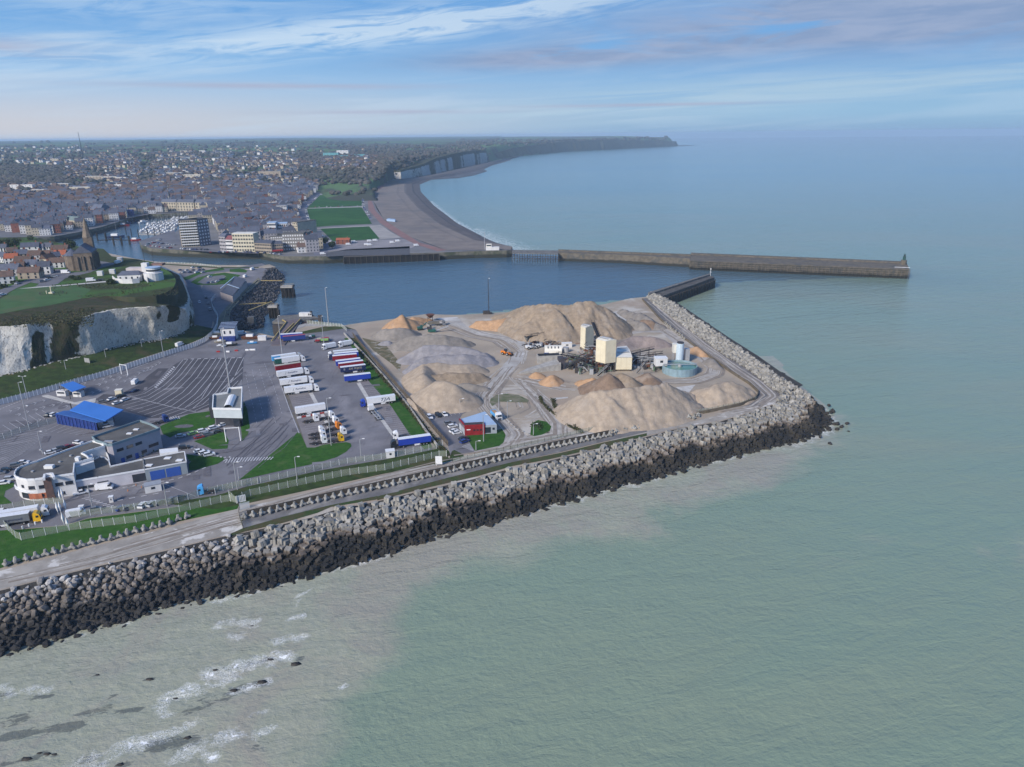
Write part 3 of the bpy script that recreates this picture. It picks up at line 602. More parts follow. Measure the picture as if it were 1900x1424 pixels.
surf("office_track", g('G', "1200,1000 1290,1060 1420,1120 1600,1090 1580,1010 1500,880 1440,800 1480,770 1600,900 1690,1040 1600,1130 1420,1150 1000,1235 820,1260 1180,1180 1230,1080"), .05, mat("office_dust", (.37, .35, .33), (.29, .27, .255), .15, .95, .3), "wheel worn track round the grass island")
# ------------------------------------------------------------------ armour stone
def tide(t, c, p):
    x, y, z = t.sep(p); n_ = t.noise(p, .09, 6, .6, .5); k = t.add(z, t.mul(t.sub(n_, .5), 5.5))
    c = t.mix(t.map(k, -3.6, -2.3, .7, 0), c, (.15, .105, .075)); return t.mix(t.map(k, -4.5, -2.9, 1, 0), c, t.mix(t.map(n_, .4, .6), (.024, .025, .026), (.046, .042, .036)))
def tide2(t, c, p):
    x, y, z = t.sep(p); n_ = t.noise(p, .11, 6, .6, .5); k = t.add(z, t.mul(t.sub(n_, .5), 6.0))
    c = t.mix(t.map(k, -2.2, -.2, .75, 0), c, (.11, .088, .068)); return t.mix(t.map(k, -4.8, -2.8, 1, 0), c, (.034, .033, .033))
ROCK = mat("limestone_boulder", (.36, .35, .34), (.25, .24, .235), .6, .9, .5, bscale=2.5, rnd=.42, extra=tide2, spec=.2)
BLOCK = mat("concrete_block", (.31, .298, .27), (.23, .22, .20), .5, .9, .3, bscale=2, rnd=.26, extra=tide, spec=.2)
CORE = mat("rock_core", (.05, .048, .045), (.03, .03, .03), .8, .95, .8, bscale=2)
DROCK = mat("dark_rock", (.085, .085, .095), (.05, .05, .055), .6, .85, .5, rnd=.45, bscale=2)
def boulder_mesh(seed, flatn=.75):
    rr = random.Random(seed); bm = bmesh.new(); bmesh.ops.create_icosphere(bm, subdivisions=1, radius=1.0)
    off = Vector((rr.uniform(0, 99), rr.uniform(0, 99), 0)); sx, sy, sz = rr.uniform(.85, 1.25), rr.uniform(.75, 1.05), rr.uniform(.6, .85) * flatn / .75
    for v in bm.verts:
        k = 1 + .38 * mnoise.noise(v.co * 1.4 + off); v.co = Vector((v.co.x * sx * k, v.co.y * sy * k, v.co.z * sz * k))
    vs = [tuple(v.co) for v in bm.verts]; fs = [tuple(v.index for v in f.verts) for f in bm.faces]; bm.free(); return vs, fs
def block_mesh(seed):
    """grooved cube: a square prism with a notch down each side"""
    rr = random.Random(seed); a = 1.0; nt = .17; dp = .17; ch = .12; tp = .94
    prof = [(-a + ch, -a), (-nt, -a), (0, -a + dp), (nt, -a), (a - ch, -a), (a, -a + ch), (a, -nt), (a - dp, 0), (a, nt), (a, a - ch), (a - ch, a), (nt, a), (0, a - dp), (-nt, a), (-a + ch, a), (-a, a - ch), (-a, nt), (-a + dp, 0), (-a, -nt), (-a, -a + ch)]
    n = len(prof); h = rr.uniform(.86, .98)
    vs = [(x, y, -h) for x, y in prof] + [(x * tp, y * tp, h) for x, y in prof]
    return vs, [(i, (i + 1) % n, n + (i + 1) % n, n + i) for i in range(n)] + [tuple(range(n - 1, -1, -1)), tuple(range(n, 2 * n))]
BOUL = [boulder_mesh(i) for i in range(6)]; BLKS = [block_mesh(i) for i in range(3)]
BOUL_D = None
def shared(protos, name, m, sm):
    out = []
    for vs, fs in protos:
        b = MB(); b.add(vs, fs); out.append(b.data(name, m, sm))
    return out
def scatter(rowsets, spacing, jit, up, rnd_, layer=.22):
    """positions on a slope between paired rows"""
    out = []
    A_, C_ = rowsets; n = len(A_)
    L = [0]
    for i in range(1, n): L.append(L[-1] + ((A_[i] - A_[i - 1]).length + (C_[i] - C_[i - 1]).length) / 2)
    cols = int(L[-1] / spacing)
    for c in range(cols):
        s = (c + .5) * spacing; i = 0
        while i < n - 2 and L[i + 1] < s: i += 1
        f = (s - L[i]) / max(1e-6, L[i + 1] - L[i]); a = A_[i].lerp(A_[i + 1], f); b_ = C_[i].lerp(C_[i + 1], f); W_ = (b_ - a).length; rows = max(2, int(round(W_ / spacing)))
        for r in range(0, rows + 1):
            u = (r + .5 + (.5 if c % 2 else 0)) / rows; 
            if u > 1.06: continue
            p = a + (b_ - a) * u + Vector((0, 0, -.75 if up else 0)) + Vector((rnd_.uniform(-jit, jit), rnd_.uniform(-jit, jit), rnd_.uniform(-.25, .35) * spacing * .5))
            
            out.append((p, u))
            if rnd_.random() < layer: out.append((p + Vector((rnd_.uniform(-1, 1) * spacing * .5, rnd_.uniform(-1, 1) * spacing * .5, spacing * .42)), u))
    return out
def rotm(rr, tilt=1.0):
    return Matrix.Rotation(rr.uniform(0, 6.28), 3, 'Z') @ Matrix.Rotation(rr.gauss(0, .5 * tilt), 3, 'X') @ Matrix.Rotation(rr.gauss(0, .5 * tilt), 3, 'Y')
def revetment(name, label, crest, toe, protos, piece, mats_, spacing, size, keep=300, sizevar=.25, smooth=True, seed=5, layer=.22, tilt=1.0):
    rr = random.Random(seed); root = thing(name, label, "revetment", tuple(crest[0]))
    inv = Matrix.Translation(-Vector(crest[0]))
    b = MB(); n = len(crest); dn = Vector((0, 0, -.9 * spacing * .6)); ext = [t_ + (t_ - c).normalized() * 7 for c, t_ in zip(crest, toe)]
    rows = [[c + Vector((0, 0, -.25)) for c in crest], [c.lerp(t_, .15) + dn for c, t_ in zip(crest, toe)], [t_ + dn for t_ in toe], [e + dn for e in ext]]
    for r in rows: b.v.extend([tuple(inv @ p) for p in r])
    for j in range(3):
        for i in range(n - 1): q = j * n + i; b.f.append((q, q + 1, q + n + 1, q + n)); b.m.append(0)
    b.build("core", CORE, root, label="dark rubble core")
    st = scatter((crest, toe), spacing, spacing * .30, True, rr, layer)
    st = [(p, u, rotm(rr, tilt), size * rr.uniform(1 - sizevar, 1 + sizevar), rr.randrange(len(protos))) for p, u in st]
    st.sort(key=lambda q: (q[0] - Vector((0, 0, EYE))).length)
    meshes = shared(protos, piece, mats_, smooth)
    for p, u, M_, s, k in st[:keep]:
        o = link(piece, meshes[k], root); o.matrix_local = Matrix.Translation(inv @ p) @ M_.to_4x4() @ Matrix.Scale(s, 4)
    b = MB()
    for p, u, M_, s, k in st[keep:]:
        vs, fs = protos[k]; q = inv @ p; b.add([q + M_ @ (Vector(v) * s) for v in vs], fs)
    if st[keep:]: b.build(piece + "_mass", mats_, root, smooth=smooth, kind='stuff')
    return root
def pair(a, c, step=4.0):
    n = max(len(resample(a, step)), 8); ra = [p for p in resample(a, sum((q - p).length for p, q in zip(a[:-1], a[1:])) / (n - 1))]; rc = resample(c, sum((q - p).length for p, q in zip(c[:-1], c[1:])) / (n - 1)); k = min(len(ra), len(rc)); return ra[:k], rc[:k]
cb, tb = pair(S("-120,1122 0,1095 93,1071 202,1045 321,1018 400,998 440,990", .3), S("-160,1262 0,1221 74,1201 147,1179 228,1158 313,1129 387,1114 430,1106", SEA))
revetment("boulder_revetment", "sea wall slope of rounded pale boulders at the left, dark and wet towards the water", cb, tb, BOUL, "boulder", ROCK, 1.7, 1.0, seed=5, sizevar=.42, smooth=False, layer=.4)
cc, tc2 = pair(S("440,990 460,986 528,971 580,959 619,946 689,932 792,908 884,887 950,868 1016,855 1068,843 1134,827 1200,810 1253,796 1335,782 1390,766 1412,757 1438,750 1449,733", .4), S("430,1106 461,1098 553,1074 626,1055 700,1037 753,1014 826,993 910,972 989,948 1068,927 1147,903 1213,889 1279,868 1346,852 1412,835 1467,824 1507,810 1531,799 1537,782", SEA))
revetment("block_revetment", "long sea wall slope piled with grooved concrete cubes, black with weed below the tide line", cc, tc2, BLKS, "concrete_block", BLOCK, 2.1, 1.02, sizevar=.06, smooth=False, seed=8, layer=.3, tilt=.34)
# seaward side, seen over its crest
def outward(inner, outer, d, z):
    out = []
    for i, p in enumerate(outer):
        a = outer[max(0, i - 1)]; c = outer[min(len(outer) - 1, i + 1)]; t_ = (c - a).normalized(); nr = Vector((-t_.y, t_.x, 0)); 
        if nr.x < 0: nr = -nr
        out.append(Vector((p.x + nr.x * d, p.y + nr.y * d, z)))
    return out
o2 = outward(CREST_R, OUTER_R, 12.0, SEA)
o2[0] = S("1531,765", SEA)[0]
OUTER_R = outward(None, OUTER_R, -2.6, .3)
r1, r2 = pair([p + Vector((0, 0, .5)) for p in CREST_R], [p + Vector((0, 0, 1.2)) for p in OUTER_R], 5)
r3, r4 = pair([p + Vector((0, 0, .8)) for p in OUTER_R], o2, 5)
revetment("seaward_revetment", "crown of grooved concrete cubes along the open sea side of the yard", r1, r2, BLKS, "concrete_block", BLOCK, 1.75, .82, keep=150, sizevar=.1, smooth=False, seed=9, layer=.3)
revetment("seaward_slope", "outer slope of grooved concrete cubes falling to the open sea at the corner", r3, r4, BLKS, "concrete_block", BLOCK, 2.35, 1.12, keep=0, sizevar=.08, smooth=False, seed=10, layer=.2)
ra_, rb_ = pair(S("1447,735,.3 1462,727,.5 1487,722,.7"), S("1537,782,-8 1536,772,-8 1530,763,-8"), 3)
revetment("corner_armour", "grooved concrete cubes at the very corner of the sea wall", ra_, rb_, BLKS, "concrete_block", BLOCK, 2.1, 1.02, keep=0, sizevar=.08, smooth=False, seed=14, layer=.3)
# dark rounded rocks at the exposed corner
rr = random.Random(2); root = thing("corner_rocks", "jumble of black weedy rocks at the outer corner of the sea wall", "rocks", tuple(S("1530,780", SEA)[0]))
b = MB()
for i in range(150):
    p = S("1530,780", SEA)[0].lerp(S("1500,800", SEA)[0], rr.uniform(-.2, 1)) + Vector((rr.gauss(0, 4), rr.gauss(6, 8), rr.uniform(-.3, 1.3))) - root.location; s = rr.uniform(.6, 1.4); M_ = rotm(rr); vs, fs = BOUL[i % 6]
    b.add([p + M_ @ (Vector(v) * s) for v in vs], fs)
b.build("rock_mass", mat("weedy_rock", (.028, .027, .026), (.045, .04, .035), .7, .8, .5), root, kind='stuff', smooth=True)
# rocks off the shore
for i, (x, y, s) in enumerate(((755, 710, .7), (885, 806, .5), (1085, 662, .6), (1490, 635, 1.0), (945, 1003, .8), (140, 1112, .8), (240, 1085, .6), (1270, 440, .4), (1180, 765, .9), (1320, 725, .9), (605, 1138, .8), (1365, 610, .6), (800, 380, .7), (275, 1087, .5), (200, 1080, .5), (490, 687, .4))):
    p = g1('M', x, y, SEA - .2 * s); vs, fs = BOUL[i % 6]; b = MB(); b.add([(v[0] * s * 1.6, v[1] * s, v[2] * s * .7) for v in vs], fs)
    solo(b.build("sea_rock", MATS["weedy_rock"], None, tuple(p), smooth=True), "dark rock awash %s, %s of those off the sea wall" % (("in foam", "in calm shallows")[i not in (1, 2, 3, 4, 8, 9, 11)], ordn(i)), "rock", "rocks awash off the sea wall")

# ------------------------------------------------------------------ concrete armour units
def tetrapod_mesh():
    b = MB(); c = Vector((0, 0, .95)); dirs = [Vector((0, 0, 1))] + [Vector((math.cos(a) * .943, math.sin(a) * .943, -.333)) for a in (.5, .5 + 2.094, .5 + 4.189)]
    for d in dirs:
        q = d.to_track_quat('Z', 'Y').to_matrix(); n = 7
        vs = [c + q @ Vector((r * math.cos(2 * math.pi * i / n), r * math.sin(2 * math.pi * i / n), h)) for r, h in ((.62, 0), (.42, 1.05), (.34, 1.25)) for i in range(n)]
        b.add(vs, [(k * n + i, k * n + (i + 1) % n, (k + 1) * n + (i + 1) % n, (k + 1) * n + i) for k in range(2) for i in range(n)] + [tuple(range(2 * n, 3 * n))])
    return b.data("tetrapod", mat("armour_concrete", (.30, .295, .275), (.20, .195, .18), .9, .9, .4, bscale=2, rnd=.15), False)
TP = tetrapod_mesh()
rr = random.Random(4)
def tetra(p, lab, grp, s=1.0, tilt=.05):
    o = link("tetrapod", TP, None, (p.x, p.y, p.z)); o.rotation_euler = (rr.gauss(0, tilt), rr.gauss(0, tilt), rr.uniform(0, 6.28)); o.scale = (s,) * 3; solo(o, lab, "tetrapod", grp)
TN = [(50, 1150), (120, 1130), (200, 1110), (265, 1095), (340, 1075), (405, 1060), (470, 1042), (535, 1028), (600, 1010), (680, 990), (745, 972), (820, 957), (880, 940), (935, 922), (1000, 905), (1058, 892), (1125, 875), (1185, 860), (1245, 845), (1310, 818), (1375, 800)]
for x, y in TN:
    tetra(g1('D', x, y, 0), "grey tetrapod on the grass verge, %s from the left edge of the photo" % ordn(TN.index((x, y))), "tetrapods spaced out on the grass verge", 1.05)
row = S("455,963 500,953 600,930 740,899 879,867 1016,834 1131,810"); wl_ = []
for i, p in enumerate(resample(row, 2.75)):
    tetra(p + Vector((0, 0, .02)), "concrete tetrapod under the long dark wall, %s counting from the lane gate" % ordn(i), "tetrapods in a row along the shore road", 1.08)
for i, p in enumerate(resample(S("1136,806 1180,797 1240,785 1300,773"), 1.7)):
    tetra(p + Vector((rr.uniform(-.7, .7), rr.uniform(-1.2, 1.8), rr.uniform(-.1, .5))), "concrete tetrapod heaped below the long sand pile, %s from its left end" % ordn(i), "tetrapods heaped below the sand pile", .95, .6)
for i, p in enumerate(resample(S("1233,601 1270,631"), 3.2)):
    tetra(p, "concrete tetrapod beside the dark gravel road, %s from the far end" % ordn(i), "tetrapods beside the seaward road", .95, .3)
root = thing("retaining_wall", "long dark low wall behind the row of tetrapods", "wall", tuple(row[0]))
tw = [p + Vector((0, 2.3, 0)) for p in resample(row, 6.0)]; inv = -Vector(row[0]); b = MB()
for a, c in zip(tw[:-1], tw[1:]):
    b = MB(); b.beam(a + inv + Vector((0, 0, .9)), c + inv + Vector((0, 0, .9)), .35, 1.9); b.build("wall_panel", mat("mossy_wall", (.075, .065, .055), (.05, .045, .038), .5, .9), root)
b = MB()
for p in resample(tw, 3.0): b.beam(p + inv, p + inv + Vector((0, 0, 2.3)), .09)
b.build("posts", DARKM, root, kind='stuff')

cw_ = resample(S("1140,790 1230,781 1310,767 1375,753 1400,743 1409,731 1392,715 1356,692 1308,658 1262,624 1225,594 1192,557"), 6.0); root = thing("coast_wall", "low dark wall curving round the corner of the yard inside the gravel road", "wall", tuple(cw_[0]))
for a, c in zip(cw_[:-1], cw_[1:]): b = MB(); b.beam(a - cw_[0] + Vector((0, 0, .7)), c - cw_[0] + Vector((0, 0, .7)), .5, 1.5); b.build("wall_panel", mat("ochre_wall", (.15, .125, .09), (.10, .085, .065), .4, .9), root)
# ------------------------------------------------------------------ jetties
JT = mat("jetty_concrete", (.150, .130, .102), (.10, .088, .070), .35, .9, .4, c3=(.08, .08, .075), scale3=.12, bscale=1.5,
         extra=lambda t, c, p: t.mix(t.map(t.add(t.sep(p)[2], t.mul(t.noise(p, .15, 5), 3.0)), -4.5, -2.8, 1, 0), c, (.030, .031, .027)))
def zat(px, py, base):
    """height of the point seen at (px,py) standing over base"""
    dx, dy, dz = ray(px, py); t = base.y / dy; return EYE + dz * t
jr = thing("west_jetty", "long stone and concrete jetty running out from the beach to a small light", "jetty", tuple(S("949,464")[0])); J0 = Vector(jr.location)
def jsec(name, front, back, z0, z1, m):
    b = MB(); b.prism([p - J0 for p in front + back[::-1]], z0, z1, 0); return b.build(name, m, jr)
jsec("wall", S("1036,469 1150,473 1280,480", 1), S("1036,465 1150,468 1282,474", 1), -14, 1, JT)
jsec("wall", S("1280,484 1687,500", 1), S("1282,470 1682,487", 1), -14, 1, JT)
jsec("parapet", S("1282,473 1672,489", 1.0), S("1282,471 1672,487", 1.0), 1, 2.1, JT)
jsec("parapet", S("1036,466 1282,475.5", 1), S("1036,465 1282,474", 1), 1, 2.2, JT)
# open lattice face of the outer part
fr = S("1281,484 1687,500", 1); fr = [p + Vector((0, -1.6, 0)) for p in fr]
step = (fr[1] - fr[0]).length; npl = int(step / 3.4); pl = MB(); pl.box((0, 0, -5), (.45, .45, 12)); pm = pl.data("pile", JT)
for i in range(npl + 1):
    p = fr[0].lerp(fr[1], i / npl) - J0; link("pile", pm, jr, (p.x, p.y, 0))
for zz in (.7, -1.4, -3.4, -5.4):
    b = MB(); b.beam(fr[0] - J0 + Vector((0, 0, zz - 1)), fr[1] - J0 + Vector((0, 0, zz - 1)), .4, .4); b.build("beam", JT, jr)
# timber viaduct between the quay and the jetty
a0, a1 = S("950,470 1036,471.5", 1); b0, b1 = S("950,464 1036,465", 1)
b = MB(); b.prism([a0 - J0, a1 - J0, b1 - J0, b0 - J0], .3, 1.0, 0); b.build("deck", CONCD, jr)
pl = MB(); pl.box((0, 0, -6), (.7, .7, 13)); pmt = pl.data("timber_pile", mat("pale_timber", (.075, .068, .06), (.04, .038, .036), .3, .9))
for i in range(19):
    for s_, e_ in ((a0, a1), (b0, b1)):
        p = s_.lerp(e_, i / 18) - J0; link("timber_pile", pmt, jr, (p.x, p.y, 0))
for zz in (-2, -4.5):
    b = MB(); b.beam(a0 - J0 + Vector((0, -.4, zz - 1)), a1 - J0 + Vector((0, -.4, zz - 1)), .4, .5); b.build("brace", MATS["pale_timber"], jr)
# light at the end
p = S("1676,491", 1)[0]; t_ = thing("harbour_light", "small harbour light with green top at the end of the long jetty", "lighthouse", tuple(p))
b = MB(); b.cyl((0, 0, 0), 2.6, 4.2, 12); b.build("base", JT, t_); b = MB(); b.cyl((0, 0, 4.2), 1.3, 3.6, 12); b.build("tower", flat("dark_green", (.02, .07, .06)), t_)
b = MB(); b.cyl((0, 0, 7.8), .8, 1.5, 10); b.build("lantern", GLASS, t_); b = MB(); b.cyl((0, 0, 9.3), 1.1, 1.0, 10, r2=.1); b.build("roof", MATS["dark_green"], t_)
b = MB(); b.beam(S("1660,496", 1.1)[0] - J0, S("1688,497", 1.1)[0] - J0, .8, .35); b.build("white_kerb", WHITE, jr)
# east jetty
q = S("1325,516 1318,511 1205,551 1212,558", 2.2); er = thing("east_jetty", "shorter dark concrete jetty closing the harbour mouth", "jetty", tuple(q[2])); E0 = Vector(er.location)
loc = lambda s, z: [p - E0 * Vector((1, 1, 0)).length ** 0 for p in S(s, z)]
jf = [Vector((p.x - E0.x, p.y - E0.y, 0)) for p in S("1327,518 1213,560", 0)]; jb = [Vector((p.x - E0.x, p.y - E0.y, 0)) for p in S("1316,513 1202,549", 0)]
b = MB(); b.prism([jf[0], jf[1], jb[1], jb[0]], -16, -3.5, 0); b.build("wall", mat("dark_jetty", (.05, .048, .046), (.03, .03, .03), .3, .9, .4), er)
ins_ = [v.lerp(w_, .12) for v, w_ in zip(jf, jb)]
b = MB(); b.prism([ins_[0], ins_[1], jb[1], jb[0]], -3.5, -1.0, 0); b.build("upper_wall", mat("jetty_side", (.10, .095, .09), (.065, .062, .06), .3, .9, .4), er)
pa = [v.lerp(w_, .75) for v, w_ in zip(jf, jb)]; b = MB(); b.prism([pa[0], pa[1], jb[1], jb[0]], -1.0, .4, 0); b.build("parapet", CONCD, er)
for i in range(24):
    p = jf[0].lerp(jf[1], i / 23); b = MB() if i == 0 else b
    if i == 0: b.box((0, -.3, -9.5), (.5, .5, 14)); bm_ = b.data("fender", TIMBER)
    link("fender", bm_, er, (p.x, p.y, 0))
p = S("1318,512", 1.5)[0]; b = MB(); b.cyl((0, 0, -.5), .16, 6.5, 8); b.box((0, 0, 3.2), (1.3, 1.3, .2)); b.cyl((0, 0, 5.6), .5, .9, 8); solo(b.build("beacon", WHITE, None, tuple(p)), "thin white light mast at the tip of the short jetty", "beacon")
# timber faced quay
q0, q1 = S("638,476 815,470"); tr = thing("timber_quay", "black timber faced stretch of quay with regular bays", "quay", tuple(q0)); d_ = q1 - q0
b = MB(); b.beam(Vector((0, -1.2, -.3)), d_ + Vector((0, -1.2, -.3)), 3.0, .6); b.build("capping", mat("dark_capping", (.10, .09, .08)), tr)
b = MB(); b.beam(Vector((0, -1.0, -5)), d_ + Vector((0, -1.0, -5)), 1.0, 9.5); b.build("facing", TIMBER, tr)
pl = MB(); pl.box((0, 0, -5.3), (.9, 1.4, 9)); pm = pl.data("buttress", mat("dark_buttress", (.06, .055, .05))); pl = MB(); pl.box((0, 0, -5), (.5, .6, 9.6)); pm2 = pl.data("pile", TIMBER)
for i in range(18):
    p = d_ * (i / 17); link("buttress", pm, tr, (p.x, p.y - 2.2, 0), heading(q0, q1))
    for k in (.33, .66):
        if i < 17: p = d_ * ((i + k) / 17); link("pile", pm2, tr, (p.x, p.y - 2.0, 0))
# ------------------------------------------------------------------ ferry basin
rr = random.Random(6)
cr = S("424,604 425,578 455,546 484,521 492,501 513,497", -.2); to = S("440,614 486,609 487,590 500,574 524,528 527,512", SEA)
cr, to = pair(cr, to, 4); root = thing("basin_slope", "steep bank of dark quarry stone beside the ferry berth", "rock bank", tuple(cr[0])); inv = -Vector(cr[0]); b = MB()
b.strip([p + inv + Vector((0, 0, -.6)) for p in cr], [p + inv + Vector((0, 0, -.8)) for p in to]); b.build("core", CORE, root)
st = scatter((cr, to), 2.0, .6, False, rr, .3); meshes = shared(BOUL, "stone", DROCK, True)
st.sort(key=lambda q: q[0].length); b = MB()
for i, (p, u) in enumerate(st):
    M_ = rotm(rr); s = rr.uniform(.8, 1.4); k = i % 6
    if i < 200: o = link("stone", meshes[k], root); o.matrix_local = Matrix.Translation(p + inv) @ M_.to_4x4() @ Matrix.Scale(s, 4)
    else: vs, fs = BOUL[k]; b.add([p + inv + M_ @ (Vector(v) * s) for v in vs], fs)
b.build("stone_mass", DROCK, root, kind='stuff', smooth=True)
# path with pale edges above the bank
surf("bank_path", S("398,604 404,600 408,585 420,570 452,540 480,515 484,521 456,546 428,578 424,604 422,612 400,616"), .07, mat("bank_path", (.18, .165, .12), (.13, .12, .09), .2, .9, .3))
b = MB(); 
for s in ("427,577 455,546 484,521", "421,577 449,545 478,520", "427,577 424,604", "414,598 419,578"): b.tube(S(s, .35), .5, 0, .7)
solo(b.build("path_wall", mat("ochre_concrete", (.27, .25, .17), (.2, .185, .13), .3, .9), None), "ochre concrete kerb walls either side of the path above the rock bank", "wall")
def dolphin(px, py, w_, d_, top, lab):
    base = S("%f,%f" % (px, py), SEA)[0]; r = thing("mooring_dolphin", lab, "mooring dolphin", (base.x, base.y, SEA)); k = 0
    pl = MB(); pl.cyl((0, 0, -6), .45, top + 6, 7); pm_ = pl.data("pile", TIMBER)
    for ix in np.linspace(-w_ / 2, w_ / 2, 4):
        for iy in np.linspace(-d_ / 2, d_ / 2, 4): link("pile", pm_, r, (ix, iy, 0))
    b = MB(); b.box((0, 0, top), (w_ + 1.2, d_ + 1.2, 1.2)); b.build("platform", CONC, r)
    b = MB(); b.box((w_ / 2 + .9, -d_ * .2, top - 2.2), (.8, 3.2, 7.5)); b.build("fender_frame", DARKM, r)
    b = MB(); b.box((w_ / 2 + 1.4, -d_ * .2, top - 1.0), (.2, 2.4, 2.6)); b.build("fender_panel", GALV, r)
    b = MB()
    for sx in (-1, 1): b.beam((sx * w_ / 2, -d_ / 2, top + 1.6), (sx * w_ / 2, d_ / 2, top + 1.6), .12)
    for sy in (-1, 1): b.beam((-w_ / 2, sy * d_ / 2, top + 1.6), (w_ / 2, sy * d_ / 2, top + 1.6), .12)
    for i in range(5): b.beam((-w_ / 2 + i * w_ / 4, -d_ / 2, top + .5), (-w_ / 2 + i * w_ / 4, -d_ / 2, top + 1.6), .1)
    b.build("railing", YSTEEL, r)
    return r
dolphin(536, 552, 9, 7, 9.5, "far mooring dolphin on dark piles at the harbour end of the rock bank")
dolphin(510, 590, 6, 5, 9, "near mooring dolphin with a tyre and yellow railing")
b = MB(); b.tube([S("444,565", .5)[0], S("494,562", 1.5)[0]], 1.2, 0, .35); b.tube([S("462,576", .8)[0], S("504,560", 1.5)[0]], 1.2, 0, .35); b.tube([S("484,521", .5)[0], S("524,521", 1.5)[0]], 1.2, 0, .35)
solo(b.build("footbridge", YSTEEL, None), "narrow yellow footbridges reaching the mooring dolphins", "footbridge")
b = MB(); b.box((0, 0, -4), (4.5, 4, 8)); solo(b.build("bridge_pier", CONCD, None, tuple(S("466,588", 0)[0])), "concrete pier under the near footbridge", "pier")
# linkspan
root = thing("linkspan", "ferry loading ramp with yellow edge rails running to a platform over the water", "ferry ramp", tuple(S("540,640", .1)[0])); L0 = Vector(root.location)
def lp(s, z): return [Vector((p.x - L0.x, p.y - L0.y, 0)) for p in S(s, z)]
b = MB(); b.prism(lp("503,640 528,640 560,592 531,594", .6), -.9, .45, 0); b.build("ramp_deck", mat("ramp_deck", (.15, .12, .13), (.11, .095, .10), .2, .85), root)
b = MB(); b.prism(lp("505,597 520,586 576,582 590,590 560,594 531,598", .6), -1.1, .44, 0); b.build("platform", CONCD, root)
for nm_, s in (("rail", "504,633 531,598 524,594"), ("rail", "523,624 529,622 558,592"), ("rail", "517,628 545,600")):
    pts = lp(s, 1.0); b = MB(); b.tube([p + Vector((0, 0, 1.0)) for p in pts], .5, 0, .7); b.build(nm_, YSTEEL, root)
b = MB(); b.prism(lp("505,601 507,594 531,597 531,603", 0), -9, -1.2, 0); b.build("float_wall", DARKM, root)
b = MB(); b.prism(lp("557,600 562,592 598,597 596,606", 0), -9, -1.0, 0); b.build("pontoon", mat("pontoon", (.03, .025, .028), (.06, .03, .025), .3, .8), root)
b = MB(); b.cyl(tuple(lp("595,600", 0)[0] + Vector((0, 0, -9))), 1.6, 14.5, 12); b.build("guide_pile", DARKM, root)
b = MB(); b.cyl(tuple(lp("578,588", 0)[0] + Vector((0, 0, -2))), .9, 6.0, 10); b.build("winch_post", DARKM, root)
p = lp("568,588", 0)[0]; b = MB(); b.box((p.x, p.y, 1.7), (9.0, 3.2, 2.6)); b.build("cabin", OFFW, root)
b = MB(); b.box((p.x + 2.6, p.y - 1.62, 1.9), (.9, .06, 1.4)); b.box((p.x + 3.9, p.y - 1.62, 1.9), (.9, .06, 1.4)); b.build("cabin_window", GLASS, root)
b = MB(); b.prism(S("549,618 568,614 602,606 640,606 660,612 598,618 560,626"), -12, .02, 0); structure(b.build("quay_corner", [GRASSD]), "grassy corner of the quay")
b = MB(); b.prism(S("550,605 566,601 604,602 604,606 566,606 551,611"), -12, .12, 0); structure(b.build("quay_apron", [CONC]), "concrete apron at the water edge")
# ------------------------------------------------------------------ port buildings
def facade(root, A_, B_, z, items, m, name="window", depth=.12, frame=None):
    """boxes let onto the wall line A-B; items: (fraction, height of centre, width, height)"""
    d = (B_ - A_); d.z = 0; L = d.length; d.normalize(); nr = Vector((d.y, -d.x, 0))
    if nr.dot(Vector((0, 0, 0)) - A_) < 0: nr = -nr
    O_ = Vector(root.location)
    for f, zc, ww, hh in items:
        p = A_ + d * L * f - O_; b = MB(); b.box((p.x + nr.x * .03, p.y + nr.y * .03, z + zc - O_.z), (ww, depth, hh), heading(A_, B_)); o = b.build(name, m, root)
        if frame:
            b = MB(); b.box((p.x + nr.x * .09, p.y + nr.y * .09, z + zc - hh / 2 - .08 - O_.z), (ww + .3, .18, .12), heading(A_, B_)); b.build("sill", frame, o)
def walls(root, poly, z0, z1, m, top, par=.5, name="wall", parm=None, th=.35):
    O_ = Vector(root.location); q = [Vector((p.x - O_.x, p.y - O_.y, 0)) for p in poly]
    b = MB(); b.prism(q, z0, z1, 0); b.build(name, m, root)
    b = MB(); b.prism(q, z1, z1 + .06, 0, bottom=False); b.build("roof", top, root)
    if par:
        b = MB()
        c = sum(q, Vector()) / len(q)
        for a, d in zip(q, q[1:] + q[:1]):
            n_ = (d - a).normalized() * (th * .45); b.beam(a - n_ + Vector((0, 0, z1 + par / 2)), d + n_ + Vector((0, 0, z1 + par / 2)), th, par + .1)
        b.build("parapet", parm or m, root)
    return q
# ferry terminal: round ended two storey block, long low block, tall grey block, garage
main = g('D', "108,490 112,468 125,448 147,432 180,420 220,405 270,390 440,325 600,268 680,240 735,255 770,277 690,300 600,330 632,345 655,370 686,366 610,387 548,404 540,480 392,503 320,513 255,522 200,524 150,515 122,503", 8.0)
ft = thing("ferry_terminal", "white ferry terminal building with a rounded left end and flat dark roofs", "terminal building", (main[20].x, main[20].y, 0))
walls(ft, main, 0, 8.0, OFFW, BITUM, .7, parm=WHITE)
low = g('D', "552,532 720,505 1062,447 1050,372 935,398 812,425 800,385 770,360 735,352 700,368 556,402", 4.6)
walls(ft, low, 0, 4.6, mat("pale_lilac_render", (.50, .49, .53), (.44, .43, .47), .3, .8), BITUM, .5, parm=WHITE)
up = g('D', "556,405 688,366 700,392 715,450 562,470", 7.0)
O_ = Vector(ft.location); b = MB(); b.prism([p - O_ for p in g('D', "553,410 688,372 700,430 562,475", 5)], 4.7, 7.6, 0); b.build("plant_room", OFFW, ft)
